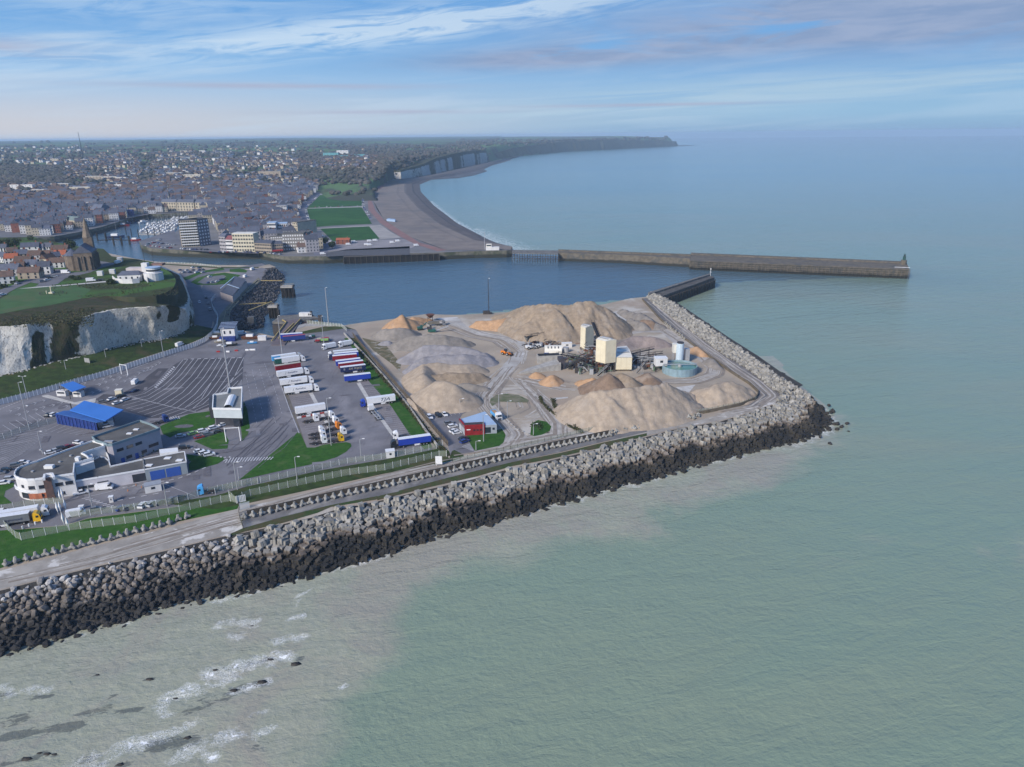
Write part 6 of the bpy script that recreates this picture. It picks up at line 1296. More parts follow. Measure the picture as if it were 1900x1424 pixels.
for r_, f_, l in (((918, 108), (808, 130), "white rigid lorry, left of the pair by the lawn"), ((1028, 92), (945, 108), "white rigid lorry, right of the pair by the lawn")):
    a, c, h = place2('F', *r_, *f_); t = thing("rigid_lorry", l, "lorry", tuple((a + c) / 2 + Vector((0, 1.2, 0))), h); tractor(t, 'white', -2.0, 2); b = MB(); b.box((-1.6, 0, 2.2), (5.8, 2.4, 2.4)); b.build("box_body", PAINTS['white'], t)
for r_, f_, l, c1, c2 in (((868, 62), (752, 72), "flat trailer loaded with lime and red boats", 'green', 'red'), ((870, 52), (768, 58), "flat trailer with red tarpaulins by the harbour lawn", 'red', 'beige'), ((760, 32), (715, 40), "green machine on a low trailer by the grass", 'teal', 'white')):
    a, c, h = place2('F', *r_, *f_); t = thing("flat_trailer", l, "trailer", tuple((a + c) / 2 + Vector((0, 1, 0))), h); L = (a - c).length; b = MB(); b.box((0, 0, 1.0), (L, 2.3, .25)); b.build("bed", DARKM, t); b = MB(); b.box((-L * .2, 0, 1.6), (L * .5, 1.9, 1.0)); b.build("load", PAINTS[c1], t); b = MB(); b.box((L * .28, 0, 1.5), (L * .3, 1.7, .8)); b.build("load", PAINTS[c2], t)
    for x in (-1.5, 1.5):
        for sy in (-1, 1): link("wheel", wheel_data(.4, .3), t, (x, sy * .9, .4))
a, c, h = place2('D', 0, 872, 300, 828)
t = thing("articulated_lorry", "grey curtain lorry with a yellow cab entering at the left edge", "lorry", tuple(c - Vector((math.cos(h), math.sin(h), 0)) * 6.0 + Vector((0, 1.2, 0))), h); tractor(t, 'yellow'); trailer(t, 'grey', 'white', -10.9, text=[("transmovil", (9.0, Lr, 2.3), 1.25, 0, PAINTS['navy'], 1.0)])
a, c, h = place2('D', 170, 815, 378, 780); t = thing("articulated_lorry", "pale blue white box lorry behind the yellow cab", "lorry", tuple(c - Vector((math.cos(h), math.sin(h), 0)) * 6.2 + Vector((0, 1.2, 0))), h); tractor(t, 'white', -.6); trailer(t, 'white', 'white', -11.4)
a, c, h = place2('D', 1530, 625, 1440, 640); t = thing("lorry_tractor", "light blue lorry cab with a flat bed by the exit lane", "lorry cab", tuple(c - Vector((math.cos(h), math.sin(h), 0)) * 5.9 + Vector((0, 1.2, 0))), h); tractor(t, 'sky')
a, c, h = place2('C', 1150, 985, 1232, 965); t = thing("lorry_tractor", "dark blue lorry cab left of the control building lawn", "lorry cab", tuple(c - Vector((math.cos(h), math.sin(h), 0)) * 5.9 + Vector((0, 1.2, 0))), h); tractor(t, 'blue')
# tipper with sand at the office
a, c, h = place2('T', 255, 400, 410, 535); t = thing("tipper_lorry", "blue and white tipper lorry loaded with orange sand beside the red office", "lorry", tuple(c - Vector((math.cos(h), math.sin(h), 0)) * 6.0), h); tractor(t, 'white', 0, 3); b = MB(); b.box((.6, -1.2, 2.0), (5.6, .12, 1.5)); b.box((.6, 1.2, 2.0), (5.6, .12, 1.5)); b.box((-2.2, 0, 2.0), (.12, 2.4, 1.5)); b.box((3.4, 0, 2.0), (.12, 2.4, 1.5)); b.box((.6, 0, 1.3), (5.6, 2.4, .15)); b.build("tipper_body", PAINTS['sky'], t); b = MB(); b.box((.6, 0, 2.1), (5.3, 2.2, 1.0)); b.build("sand_load", S_OR, t)
# yard machines
def loader(crop, x, y, rz, label, m):
    t = thing("wheel_loader", label, "loader", tuple(g1(crop, x, y)), rz); b = MB(); b.box((-1.6, 0, 1.7), (3.2, 1.9, 1.3)); b.box((1.0, 0, 1.2), (1.8, 1.2, .8)); b.build("body", m, t); b = MB(); b.box((-.2, 0, 2.9), (1.5, 1.5, 1.4)); b.build("cab", GLASS, t)
    b = MB(); b.beam((1.2, .6, 1.6), (3.6, .6, .7), .25, .4); b.beam((1.2, -.6, 1.6), (3.6, -.6, .7), .25, .4); b.build("arm", m, t); b = MB(); b.add([(3.5, -1.6, .2), (3.5, 1.6, .2), (4.7, 1.6, .1), (4.7, -1.6, .1), (3.4, -1.6, 1.3), (3.4, 1.6, 1.3)], [(0, 3, 2, 1), (0, 1, 5, 4), (0, 4, 3), (1, 2, 5)]); b.build("bucket", DARKM, t)
    for sx in (-1.7, 1.5):
        for sy in (-1, 1): link("wheel", wheel_data(.85, .6), t, (sx, sy * 1.15, .85))
loader('G', 1425, 445, .3, "white wheel loader in front of the storage bins", WHITE); loader('G', 1475, 430, 2.6, "second white loader half behind the first", PAINTS['silver']); loader('G', 1235, 490, -.6, "orange loader alone on the haul track", PAINTS['orange'])
def digger(crop, x, y, rz, label, m):
    t = thing("excavator", label, "excavator", tuple(g1(crop, x, y)), rz); b = MB(); b.box((0, 1.1, .45), (3.8, .6, .9)); b.box((0, -1.1, .45), (3.8, .6, .9)); b.build("track", BLACK, t); b = MB(); b.box((-.5, 0, 1.6), (3.2, 2.4, 1.3)); b.box((.8, .7, 2.3), (1.4, 1.0, 1.6)); b.build("house", m, t); b = MB(); b.beam((1, -.2, 2), (4.2, -.2, 4.8), .45); b.beam((4.2, -.2, 4.8), (6.8, -.2, 2.6), .35); b.build("arm", m, t); b = MB(); b.box((6.9, -.2, 2.1), (1.0, 1.2, 1.0)); b.build("bucket", DARKM, t)
digger('G', 580, 300, .4, "green excavator between the grey heap and the dump lorry", PAINTS['teal'])
t = thing("dump_lorry", "dusty grey dump lorry near the water edge", "lorry", tuple(g1('G', 660, 268)), heading(*g('G', "630,268 750,262"))); tractor(t, 'grey', 4.0, 3); b = MB(); b.box((2, 0, 2.1), (7.6, 2.5, 1.8)); b.build("dump_body", mat("dusty_body", (.16, .15, .13)), t)
t = thing("mobile_screener", "mobile screener with a pale sloping belt behind the grey ridge", "screener", tuple(g1('G', 690, 318)), .05); b = MB(); b.box((-2, 0, 1.5), (5, 2.4, 1.6)); b.build("body", PAINTS['teal'], t); b = MB(); b.beam((0, 0, 1), (9, 0, 4), 1.2, .4); b.build("belt", GALV, t); b = MB(); b.box((-3.5, 0, 3), (3, 2.8, 1.2)); b.build("hopper", DARKM, t)
t = thing("water_tower_hopper", "rust brown hopper on legs behind the dump lorry", "hopper", tuple(g1('G', 655, 235))); b = MB(); b.cyl((0, 0, 2.6), .8, 2.4, 8, r2=3.2); b.build("hopper", RUST, t)
for sx in (-1, 1):
    for sy in (-1, 1): b = MB(); b.box((sx * 1.6, sy * 1.6, 1.8), (.25, .25, 3.6)); b.build("leg", DARKM, t)
# boat yard clutter
rr = random.Random(31)
def boat(loc, rz, L, m, label, name="small_boat", mast=False, group=None, cabinm=None):
    t = thing(name, label, "boat", tuple(loc), rz, group); W_ = L * .32
    def f():
        b = MB(); st = [(-.5, .8, .0), (-.2, 1, .02), (.15, .95, .05), (.38, .55, .15), (.5, .04, .3)]; vs = []
        for x, w_, z in st: vs += [(x * L, -w_ * W_ / 2, L * .13 + z * L * .12), (x * L, w_ * W_ / 2, L * .13 + z * L * .12), (x * L * .94, w_ * W_ * .3, 0), (x * L * .94, -w_ * W_ * .3, 0)]
        fs = [(0, 1, 2, 3), (16, 19, 18, 17)]
        for i in range(4):
            q = i * 4; fs += [(q, q + 3, q + 7, q + 4), (q + 1, q + 5, q + 6, q + 2), (q + 3, q + 2, q + 6, q + 7), (q, q + 4, q + 5, q + 1)]
        b.add(vs, fs); return b.data("hull", m)
    link("hull", cached(("hull", L, m.name), f), t)
    def f2(): b = MB(); b.box((-L * .05, 0, L * .19), (L * .36, W_ * .6, L * .12)); return b.data("cabin", cabinm or WHITE)
    link("cabin", cached(("cabin", L, (cabinm or WHITE).name), f2), t)
    if mast:
        def f3(): b = MB(); b.cyl((L * .08, 0, L * .15), .09, L * 1.15, 5); b.beam((L * .08, 0, L * .32), (-L * .4, 0, L * .34), .14); return b.data("mast", GALV)
        link("mast", cached(("mast", L), f3), t)
    return t
for x, y, L, rz, m, l in ((150, 190, 9, .2, PAINTS['beige'], "beige boat hull beside the white boatyard house"), (130, 240, 8, .1, RUST, "brown hull on stands left of the boatyard house"), (180, 280, 7, .3, PAINTS['beige'], "beige dinghy in front of the boatyard"), (180, 325, 4, .2, PAINTS['white'], "tiny white dinghy at the boatyard road"), (235, 330, 4, 1.0, PAINTS['white'], "small white boat by the boatyard road"), (560, 295, 6, .1, PAINTS['sky'], "sky blue boat on a trailer along the ramp road"), (300, 320, 9, .1, PAINTS['black'], "black inflatable lying in front of the boatyard"), (545, 240, 12, 0, RUST, "long rust red hull by the rocks")):
    boat(g1('Q', x, y + 6, .4), rz, L, m, l)
car2('Q', 400, 205, 450, 200, 'van', 'white', "white van parked on the grass behind the boatyard")
for i, (x, y, c) in enumerate(((160, 405, 'red'), (272, 405, 'white'), (372, 392, 'red'), (497, 385, 'white'), (545, 382, 'white'), (575, 382, 'white'))):
    b = MB(); b.box((0, 0, .45), (2.0, .5, .9)); o = b.build("barrier_block", PAINTS[c], None, tuple(g1('Q', x, y))); solo(o, "%s barrier block, %s from the left on the road above the check-in lanes" % (c, ORD[i]), "barrier", "barrier blocks on the port road")
# ------------------------------------------------------------------ painted markings
mk = MB()
def line(crop, s, w_=.18, z=.16, dash=None):
    pts = g(crop, s, z)
    if dash:
        rp = resample(pts, dash); segs = [(rp[i], rp[i + 1]) for i in range(0, len(rp) - 1, 2)]
    else: segs = list(zip(pts[:-1], pts[1:]))
    for a, c in segs:
        d = c - a
        if d.length < .01: continue
        n_ = Vector((-d.y, d.x, 0)).normalized() * w_ / 2; mk.add([a - n_, a + n_, c + n_, c - n_], [(3, 2, 1, 0)])
# fan of waiting lanes
surf("lane_tarmac", g('C', "760,760 1000,775 1150,690 1270,550 1350,500 1790,490 1780,660 1740,715 1660,730 1570,770 1550,850 1440,890 1240,935 1100,935 880,870 700,800"), .08, ASPHALT2, "darker tarmac of the waiting lanes")
surf("lane_tarmac", g('C', "1000,775 1130,690 1240,570 1160,570 1080,630 1020,690 900,750"), .085, ASPHALT2)
TT = g('C', "1345,505 1380,502 1420,502 1455,500 1500,500 1545,498 1590,496 1625,495 1665,493 1700,492 1745,490 1790,490", .16)
BB = g('C', "890,800 905,820 900,845 925,865 960,880 1010,895 1060,910 1110,925 1170,930 1240,935 1330,900 1430,880", .16)
for i, (a, c) in enumerate(zip(TT, BB)):
    if i > 9:
        pass
    px, py = project(a), project(c); dx = px[0] - py[0]
    m1 = P(px[0] - dx * .38, px[1] + (py[1] - px[1]) * .62, .16); m2 = P(px[0] - dx * .62, px[1] + (py[1] - px[1]) * .84, .16); pts = [a, P(px[0] - dx * .18, px[1] + (py[1] - px[1]) * .34, .16), m1, m2, c]
    for p, q in zip(pts[:-1], pts[1:]):
        d = q - p; n_ = Vector((-d.y, d.x, 0)).normalized() * .16; mk.add([p - n_, p + n_, q + n_, q - n_], [(3, 2, 1, 0)])
for s in ("1560,660 1480,790 1380,850", "1780,600 1640,720", "1785,560 1600,760", "1750,660 1690,720"): line('C', s, .3)
line('C', "915,765 1050,800 1250,850 1440,890", .35); line('C', "720,640 1180,640", .0001)
for k in range(13): line('C', "%f,%f %f,%f" % (1140 + k * 11, 700 - k * 12, 1150 + k * 11, 712 - k * 12), .9)
line('C', "1350,502 1800,490", 1.0, dash=2.0)
for k in range(6): line('C', "%f,%f %f,%f" % (1720 + k * 10, 715 - k * 11, 1775, 700 - k * 9), .5)
for k in range(5): line('C', "%f,%f %f,%f" % (1230 + k * 20, 928 - k * 2, 1262 + k * 14, 948 - k * 2), .5)
# arrows and chevrons on the ticket lanes
ar = [(590, 680), (660, 655), (725, 650), (780, 632), (835, 603), (700, 690), (745, 672), (800, 655), (850, 640), (900, 625), (650, 750), (700, 735), (760, 715), (825, 692), (885, 665), (925, 650), (960, 635), (990, 605), (1020, 590), (1055, 570), (1085, 560), (1110, 545), (1140, 530), (45, 885), (105, 865), (165, 848), (225, 828), (290, 810), (350, 795), (110, 910), (170, 890), (235, 875), (290, 858), (360, 842), (420, 822), (460, 850), (260, 950)]
for x, y in ar: line('C', "%f,%f %f,%f" % (x, y, x + 38, y - 4), .3); line('C', "%f,%f %f,%f %f,%f" % (x + 20, y - 10, x + 42, y - 5, x + 26, y + 8), .3)
line('C', "960,575 1090,530", .5); line('C', "1020,605 1115,575", .5); line('C', "1230,490 1320,462", .4, dash=2)
for k in range(7): x = 20 + k * 48; y = 985 - k * 18; line('C', "%f,%f %f,%f" % (x, y, x + 70, y + 45), .22)
for k in range(16): line('D', "%f,%f %f,%f" % (-60, 175 + k * 17.5, 330 + k * 4 - max(0, k - 5) * 22, 85 + k * 14.5 + 18), .2)
for k in range(7): line('D', "%f,%f %f,%f" % (330 + k * 45, 160 + k * 5, 450 + k * 40, 105 + k * 13), .25)
line('C', "0,870 170,800", .9, dash=.8)
# crossings and hatching
for k in range(9): line('D', "%f,%f %f,%f" % (600 + k * 26, 655 + k * 8.4, 655 + k * 26, 648 + k * 8.4), .55)
for k in range(17): line('F', "%f,%f %f,%f" % (75 + k * 21.5, 988 - k * 1.5, 98 + k * 21.5, 948 - k * .4), .5)
line('F', "60,975 125,935", .5); line('C', "1310,1125 1640,1225 1700,1215", .7, dash=1.0)
line('D', "1100,545 1300,510 1420,465 1510,425", .6, dash=1.6); line('D', "900,575 1080,545", .5, dash=1.6)
line('D', "650,640 1000,560 1200,545 1440,640", .2); line('D', "860,670 1250,600", .5, dash=2.0)
for k in range(9): line('G', "%f,%f %f,%f" % (895 + k * 10, 1195 + k * 4, 960 + k * 3.5, 1172 + k * 6), .35)
for k in range(7): line('G', "%f,%f %f,%f" % (765 + k * 17, 1020 + k * 22, 830 + k * 17, 1005 + k * 22), .15)
for k in range(7): line('G', "%f,%f %f,%f" % (670 + k * 30, 960 - k * 7, 700 + k * 30, 985 - k * 7), .15)
# lorry park
surf("bay_tarmac", g('F', "430,180 460,165 520,230 570,440 640,620 700,800 760,870 700,875 650,760 560,540 480,330"), .075, mat("brown_verge", (.15, .135, .115), (.11, .10, .085), .2, .95, .3), "worn brown strip beside the lorry bays")
surf("bay_concrete", g('F', "560,470 720,450 860,600 1030,830 760,872 700,872 640,700"), .08, mat("bay_surface", (.20, .185, .19), (.165, .152, .158), .15, .9, .2), "lorry bays of the left row")
surf("bay_concrete", g('F', "1085,375 1190,360 1280,470 1400,620 1510,790 1365,800 1290,700 1170,490"), .08, MATS["bay_surface"], "lorry bays of the right row")
surf("pale_strip", g('F', "715,455 745,452 870,690 860,730 835,680"), .10, PALECONC); surf("pale_strip", g('F', "1080,378 1108,372 1220,560 1370,770 1368,800 1340,770 1190,560"), .10, PALECONC)
for k in range(9): line('F', "%f,%f %f,%f" % (585 + k * 6.5, 485 + k * 13, 735 + k * 11, 462 + k * 13), .14)
for k in range(12): line('F', "%f,%f %f,%f" % (655 + k * 8, 660 + k * 17, 800 + k * 13, 635 + k * 17), .14)
for k in range(8): line('F', "%f,%f %f,%f" % (1115 + k * 11, 395 + k * 13, 1205 + k * 11, 383 + k * 13), .14)
for k in range(16): line('F', "%f,%f %f,%f" % (1235 + k * 9.5, 575 + k * 14, 1335 + k * 11, 560 + k * 14), .14)
for s in ("232,315 320,700", "280,275 375,660", "335,270 460,680", "375,225 470,470 510,610"): line('F', s, .18, dash=2.6)
line('F', "232,318 290,310", .15); line('F', "280,540 460,520", .15); line('F', "260,440 450,425", .1)
line('F', "430,180 480,330 560,560 640,760", .3)
structure(mk.build("road_markings", PAINT), "white painted lanes, arrows and hatching on the port tarmac")
tm = MB(); rr = random.Random(77)                       # dark tyre marks
for i in range(14):
    x0, y0 = rr.uniform(60, 330), rr.uniform(880, 1040); 
    pts = g('F', "%f,%f %f,%f %f,%f %f,%f" % (x0, y0, x0 + 90, y0 - 60 - rr.uniform(0, 25), x0 + 200, y0 - 150 - rr.uniform(0, 40), x0 + 260 + rr.uniform(0, 60), y0 - 260), .125)
    a_ = [p for p in pts]; n_ = Vector((.13, .07, 0)); tm.strip([p - n_ for p in a_], [p + n_ for p in a_])
structure(tm.build("tyre_marks", mat("tyre_rubber", (.095, .092, .105), (.14, .137, .155), 1.5, .8)), "dark curved tyre marks on the tarmac")
# ------------------------------------------------------------------ fences
WIRE = bpy.data.materials.new("fence_mesh"); WIRE.use_nodes = True; _t = NT(WIRE.node_tree); _b = WIRE.node_tree.nodes['Principled BSDF']; _b.inputs['Base Color'].default_value = (.36, .40, .33, 1); _b.inputs['Alpha'].default_value = .24
WIREW = bpy.data.materials.new("white_pales"); WIREW.use_nodes = True; _b = WIREW.node_tree.nodes['Principled BSDF']; _b.inputs['Base Color'].default_value = (.60, .63, .66, 1); _b.inputs['Alpha'].default_value = .42
BROWNF = bpy.data.materials.new("brown_pales"); BROWNF.use_nodes = True; _b = BROWNF.node_tree.nodes["Principled BSDF"]; _b.inputs["Base Color"].default_value = (.12, .10, .07, 1); _b.inputs["Alpha"].default_value = .5
def fence(name, label, pts, step, h, post, m, panel, pw=.12, z=0.05, every=1):
    t = thing(name, label, "fence", tuple(pts[0])); O_ = Vector(pts[0]); q = resample(pts, step)
    b = MB(); b.box((0, 0, h / 2), (pw, pw, h)); pm = b.data("post", m)
    for i, p in enumerate(q): link("post", pm, t, (p.x - O_.x, p.y - O_.y, 0), heading(q[max(0, i - 1)], q[min(len(q) - 1, i + 1)] + Vector((.001, 0, 0))))
    for i in range(0, len(q) - 1):
        a, c = q[i] - O_, q[i + 1] - O_; b = MB(); b.beam(a + Vector((0, 0, h * .48)), c + Vector((0, 0, h * .48)), .03, h * .9); b.build("fence_panel", panel, t)
    return t
fence("security_fence", "outer wire security fence along the green verge, left stretch", g('D', "40,870 140,965 510,890 1000,830 1680,672 1745,690", .05), 3.4, 2.9, None, WHITE, WIRE)
fence("security_fence", "outer wire security fence along the coast lane below the lorry park", g('F', "105,1250 160,1300 235,1250 600,1170 1000,1085 1300,1045 1740,935 1770,940", .05), 3.3, 2.9, None, WHITE, WIRE)
fence("security_fence", "inner wire security fence behind the left stretch", g('D', "500,800 700,775 1000,735 1300,690 1520,620 1800,560 1895,545", .05), 3.4, 2.6, None, WHITE, WIRE)
fence("security_fence", "inner wire security fence below the curved lawn and lorries", g('F', "0,1230 60,1200 250,1160 500,1110 800,1040 1000,995 1300,955 1690,880 1740,860", .05), 3.3, 2.6, None, WHITE, WIRE)
fence("security_fence", "wire fence left of the round ended terminal", g('D', "-60,765 180,715 300,700 470,690", .05), 3.4, 2.6, None, WHITE, WIRE)
fence("check_in_fence", "white post fence in front of the car lanes", g('C', "-40,1110 10,1098 100,1060 250,1010 420,965", .05), 3.6, 2.8, None, WHITE, WIRE)
fence("palisade_fence", "dense white palisade fence following the foot of the green bank", S("-60,768 0,752 60,737 130,716 200,697 260,677 320,657 360,645 382,634 396,622 403,608 405,590 396,575 392,562 400,553"), 1.9, 3.2, None, WHITE, WIREW, .2)
fence("brown_fence", "rust brown sheet fence between lorry park and sand piles", g('G', "60,345 130,430 250,570 400,740 560,920 700,1090 790,1190", .05), 2.2, 2.6, None, mat("brown_post", (.22, .17, .12), (.14, .10, .07), 1.0, .8), BROWNF, .16)
fence("yard_fence", "thin dark wire fence along the top of the coast wall", S("840,858 1000,822 1140,789 1200,780 1310,764 1380,750 1403,741", .3), 3.2, 1.8, None, DARKM, WIRE, .1)
fence("harbour_fence", "pale wire fence around the grassy quay corner", g('E', "860,545 1010,560 1150,575 1190,610", .1), 2.4, 2.4, None, WHITE, WIRE, .14)
fence("harbour_railing", "white railing along the harbour side behind the headland", g('U', "700,690 900,690 1200,705 1450,740", .1), 4, 1.5, None, WHITE, WIRE, .15)
pw_ = g('F', "985,0 1100,120 1300,340 1480,560 1620,760 1705,870", .1); t = thing("concrete_wall", "low pale concrete wall between the lorry park verge and the scrub", "wall", tuple(pw_[0])); q = resample(pw_, 6)
for a, c in zip(q[:-1], q[1:]): b = MB(); b.beam(a - q[0] + Vector((0, 0, .5)), c - q[0] + Vector((0, 0, .5)), .6, 1.1); b.build("wall_panel", CONC, t)
t = thing("fence_gate", "white mesh gate at the corner of the coast lane", "gate", tuple(g1('Y', 120, 320))); b = MB(); a, c = [p - Vector(t.location) for p in g('Y', "120,322 215,300", 0)]; b.beam(a + Vector((0, 0, 2.6)), c + Vector((0, 0, 2.6)), .15); b.beam(a + Vector((0, 0, .3)), c + Vector((0, 0, .3)), .15)
for k in range(7): p = a.lerp(c, k / 6); b.beam(p, p + Vector((0, 0, 2.7)), .12)
b.build("frame", WHITE, t); b = MB(); b.beam(a + Vector((0, 0, 1.5)), c + Vector((0, 0, 1.5)), .03, 2.2); b.build("mesh_panel", WIREW, t)
t = thing("lane_gate", "pale gate panel at the start of the tetrapod row", "gate", tuple(g1('Y', 150, 395))); b = MB(); a, c = [p - Vector(t.location) for p in g('Y', "150,400 262,375", 0)]; b.beam(a + Vector((0, 0, 1.4)), c + Vector((0, 0, 1.4)), .06, 2.6); b.build("panel", WIREW, t); b = MB(); b.box((0, 0, 1.6), (.3, .3, 3.2)); b.build("post", DARKM, t)
fence("wing_fence", "short fence from the lane gate down to the shore road", g('Y', "140,430 150,500 185,600", .1), 2.0, 2.2, None, DARKM, WIRE, .15)
# ------------------------------------------------------------------ lamps, masts, frames
def lamp(crop, x, y, h, label, name="street_lamp", arm=1.2, group="street lamps of the ferry port", z=0.05, m=None, double=False, w_=.22, cat="street lamp"):
    t = thing(name, label, cat, tuple(g1(crop, x, y, z)), 0, group); b = MB(); b.cyl((0, 0, 0), w_, h, 7, r2=w_ * .55); b.build("pole", m or GALV, t); b = MB(); b.beam((0, 0, h), (arm, 0, h + .25), .12)
    if double: b.beam((0, 0, h), (-arm, 0, h + .25), .12)
    b.build("arm", m or GALV, t); b = MB(); b.box((arm + .3, 0, h + .25), (.9, .35, .2))
    if double: b.box((-arm - .3, 0, h + .25), (.9, .35, .2))
    b.build("lamp_head", WHITE, t); return t
for c, x, y, h, l in (('C', 205, 797, 12, "tall double lamp at the left check-in road"), ('C', 175, 845, 12, "lamp behind the tall double one at the left"), ('C', 490, 602, 7, "lamp on the green bank above the small blue canopy"), ('C', 783, 515, 7, "lamp on the green bank left of the road sign"), ('C', 1048, 440, 7, "lamp on the green bank below the ivy patch"), ('C', 1283, 370, 6, "lamp on the green bank near the white van"), ('C', 1205, 490, 16, "tall lamp on the small grass island"),
                      ('C', 212, 1000, 10, "lamp beside the white post fence"), ('D', 315, 330, 10, "lamp behind the terminal in the car lanes"), ('D', 1230, 710, 9, "lamp inside the double fence by the barriers"), ('D', 1745, 590, 11, "lamp near the tip of the curved lawn"), ('D', 680, 720, 9, "lamp beside the zebra crossing"), ('F', 887, 855, 21, "tall pale mast at the edge of the curved lawn"), ('F', 1118, 965, 9, "lamp standing by the exit road below the lorries"), ('F', 625, 1110, 9, "lamp in the grass below the curved lawn"), ('G', 1063, 1155, 12, "white pole on the lawn of the red office"),
                      ('G', 1005, 1222, 4, "short lamp at the corner of the office lawn"), ('G', 883, 905, 5, "thin post at the foot of the beige pile"), ('T', 395, 360, 8, "thin dark lamp behind the tipper lorry"), ('T', 532, 480, 8, "thin dark lamp right of the tipper lorry"), ('T', 948, 755, 5, "pole with a red sign on the grass island"), ('F', 180, 1115, 5, "red and white post at the lawn tip")):
    lamp(c, x, y, h, l, double=(x == 205 and c == 'C'))
lamp('S', 427, 722, 32, "very tall grey lighting mast behind the control building", "lighting_mast", .8, None, w_=.42, cat="lighting mast"); lamp('S', 525, 668, 26, "tall thin lighting mast beside the left lorry row", "lighting_mast", .6, None, w_=.3, cat="lighting mast")
lamp('S', 610, 604, 26, "lighting mast at the water edge beside the ferry ramp", "lighting_mast", .6, None, w_=.4, cat="lighting mast"); lamp('S', 907, 581, 25, "dark lattice mast on the harbour edge behind the sand", "lighting_mast", .5, None, m=DARKM, w_=.32, cat="lighting mast"); lamp('S', 601, 640, 18, "thin mast beside the harbour fence", "lighting_mast", .5, None, w_=.25, cat="lighting mast")
b = MB(); b.box((0, 0, 1.2), (5, 2.5, 2.4)); b.box((3, 0, .6), (2, 2, 1.2)); solo(b.build("mast_base", DARKM, None, tuple(g1('S', 903, 583))), "dark winch gear at the foot of the lattice mast", "winch")
def portal(crop, a, c, h, label):
    p, q = g(crop, "%f,%f %f,%f" % (*a, *c), .05); t = thing("height_gauge", label, "height gauge", tuple(p)); b = MB(); d = q - p; b.beam((0, 0, 0), (0, 0, h), .3); b.build("post", WHITE, t); b = MB(); b.beam(d, d + Vector((0, 0, h)), .3); b.build("post", WHITE, t); b = MB(); b.beam((0, 0, h - .3), d + Vector((0, 0, h - .3)), .25); b.build("beam", WHITE, t)
portal('C', (893, 612), (940, 620), 6, "white height frame over the ticket lanes"); portal('D', (1662, 238), (1768, 232), 6.5, "white height frame in front of the control building")
b = MB(); b.box((0, 0, 2.4), (.1, 4, 2.6)); b.box((0, -1.5, .6), (.15, .15, 1.2)); b.box((0, 1.5, .6), (.15, .15, 1.2)); o = b.build("road_sign", GALV, None, tuple(g1('C', 645, 540, 1.2)), smooth=False); o.rotation_euler = (0, 0, 1.2); solo(o, "back of a big grey road sign on the green bank", "sign")
b = MB(); b.box((0, 0, 2.4), (2.6, .15, 3.4)); b.box((-1, 0, .6), (.15, .15, 1.2)); o = b.build("notice_board", WHITE, None, tuple(g1('F', 1712, 1010, .05))); solo(o, "white notice board beside the coast lane", "sign")
rr = random.Random(8)
t = thing("folded_parasols", "cluster of white feather shaped flags at the terminal gate", "flags", tuple(g1('N', 900, 800)))
for x, y in ((860, 830), (900, 820), (975, 790), (935, 620), (900, 650), (945, 990), (1010, 1060)):
    p = g1('N', x, y) - Vector(t.location); b = MB(); b.cyl((p.x, p.y, 0), .06, 5, 5); b.build("pole", WHITE, t); b = MB(); b.cyl((p.x, p.y, .8), .08, 2.0, 6, r2=.5); b.cyl((p.x, p.y, 2.8), .5, 2.0, 6, r2=.05); b.build("flag", WHITE, t)
for x, y, l in ((335, 1035, "leftmost"), (430, 1000, "second"), (522, 970, "third"), (622, 940, "rightmost")):
    b = MB(); b.cyl((0, 0, 0), .25, 1.1, 8); solo(b.build("bollard", WHITE, None, tuple(g1('N', x, y + 10))), "white bollard, %s of four beside the yellow cab lorry" % l, "bollard", "bollards in the lorry lane")
for i, p in enumerate(resample(g('T', "560,560 620,620 700,680 860,740", 0), 3.2)):
    b = MB(); vs, fs = BOUL[i % 6]; b.add([(v[0] * .7, v[1] * .6, v[2] * .5 + .3) for v in vs], fs); solo(b.build("kerb_rock", CONC, None, tuple(p)), "grey rock, %s from the lorry end of the line beside the office track" % ORD[min(i, 15)], "rock", "rocks lining the office track")

# repairs, stains and small clutter on the tarmac; fallen chalk below the cliff
rr = random.Random(55); pd, pl = MB(), MB()
for i in range(170):
    q = P(rr.uniform(0, 760), rr.uniform(640, 930), 0)
    pj = project(q)
    if not inpoly(q.x, q.y, g('S', "0,760 300,660 620,625 760,780 700,860 450,900 250,930 0,960")): continue
    if inpoly(q.x, q.y, g('F', "180,1120 630,755 1000,830 1042,862 930,945 500,1050")): continue
    b_ = pd if i % 3 else pl; w_, l_ = rr.uniform(.4, 2.2), rr.uniform(.6, 7); a_ = rr.choice((.25, .3, 1.8)) + rr.gauss(0, .1); n_ = 4 if i % 2 else 9
    pts = [(math.cos(k * 6.283 / n_ + .78) * l_ * rr.uniform(.8, 1.1), math.sin(k * 6.283 / n_ + .78) * w_ * rr.uniform(.8, 1.1)) for k in range(n_)]
    b_.sheet([(q.x + x * math.cos(a_) - y * math.sin(a_), q.y + x * math.sin(a_) + y * math.cos(a_)) for x, y in pts], .126 + i * .0001)
structure(pd.build("tarmac_patches", mat("patched_tar", (.105, .10, .112), (.135, .13, .145), .8, .8)), "dark repairs and oil stains on the tarmac"); structure(pl.build("tarmac_patches", mat("pale_tar", (.205, .20, .215), (.18, .175, .19), .8, .85)), "pale repairs on the tarmac")
cd_ = thing("chalk_debris", "fallen chalk lumps scattered along the foot of the white cliff", "rubble", tuple(S("200,648", 4)[0])); b = MB(); ft_ = resample(S("0,697,3 50,686,3.4 93,673,3.6 149,661,3.6 207,645,4 253,636,4 303,629,4 336,619,3.4 358,604,2.5"), 1.6)
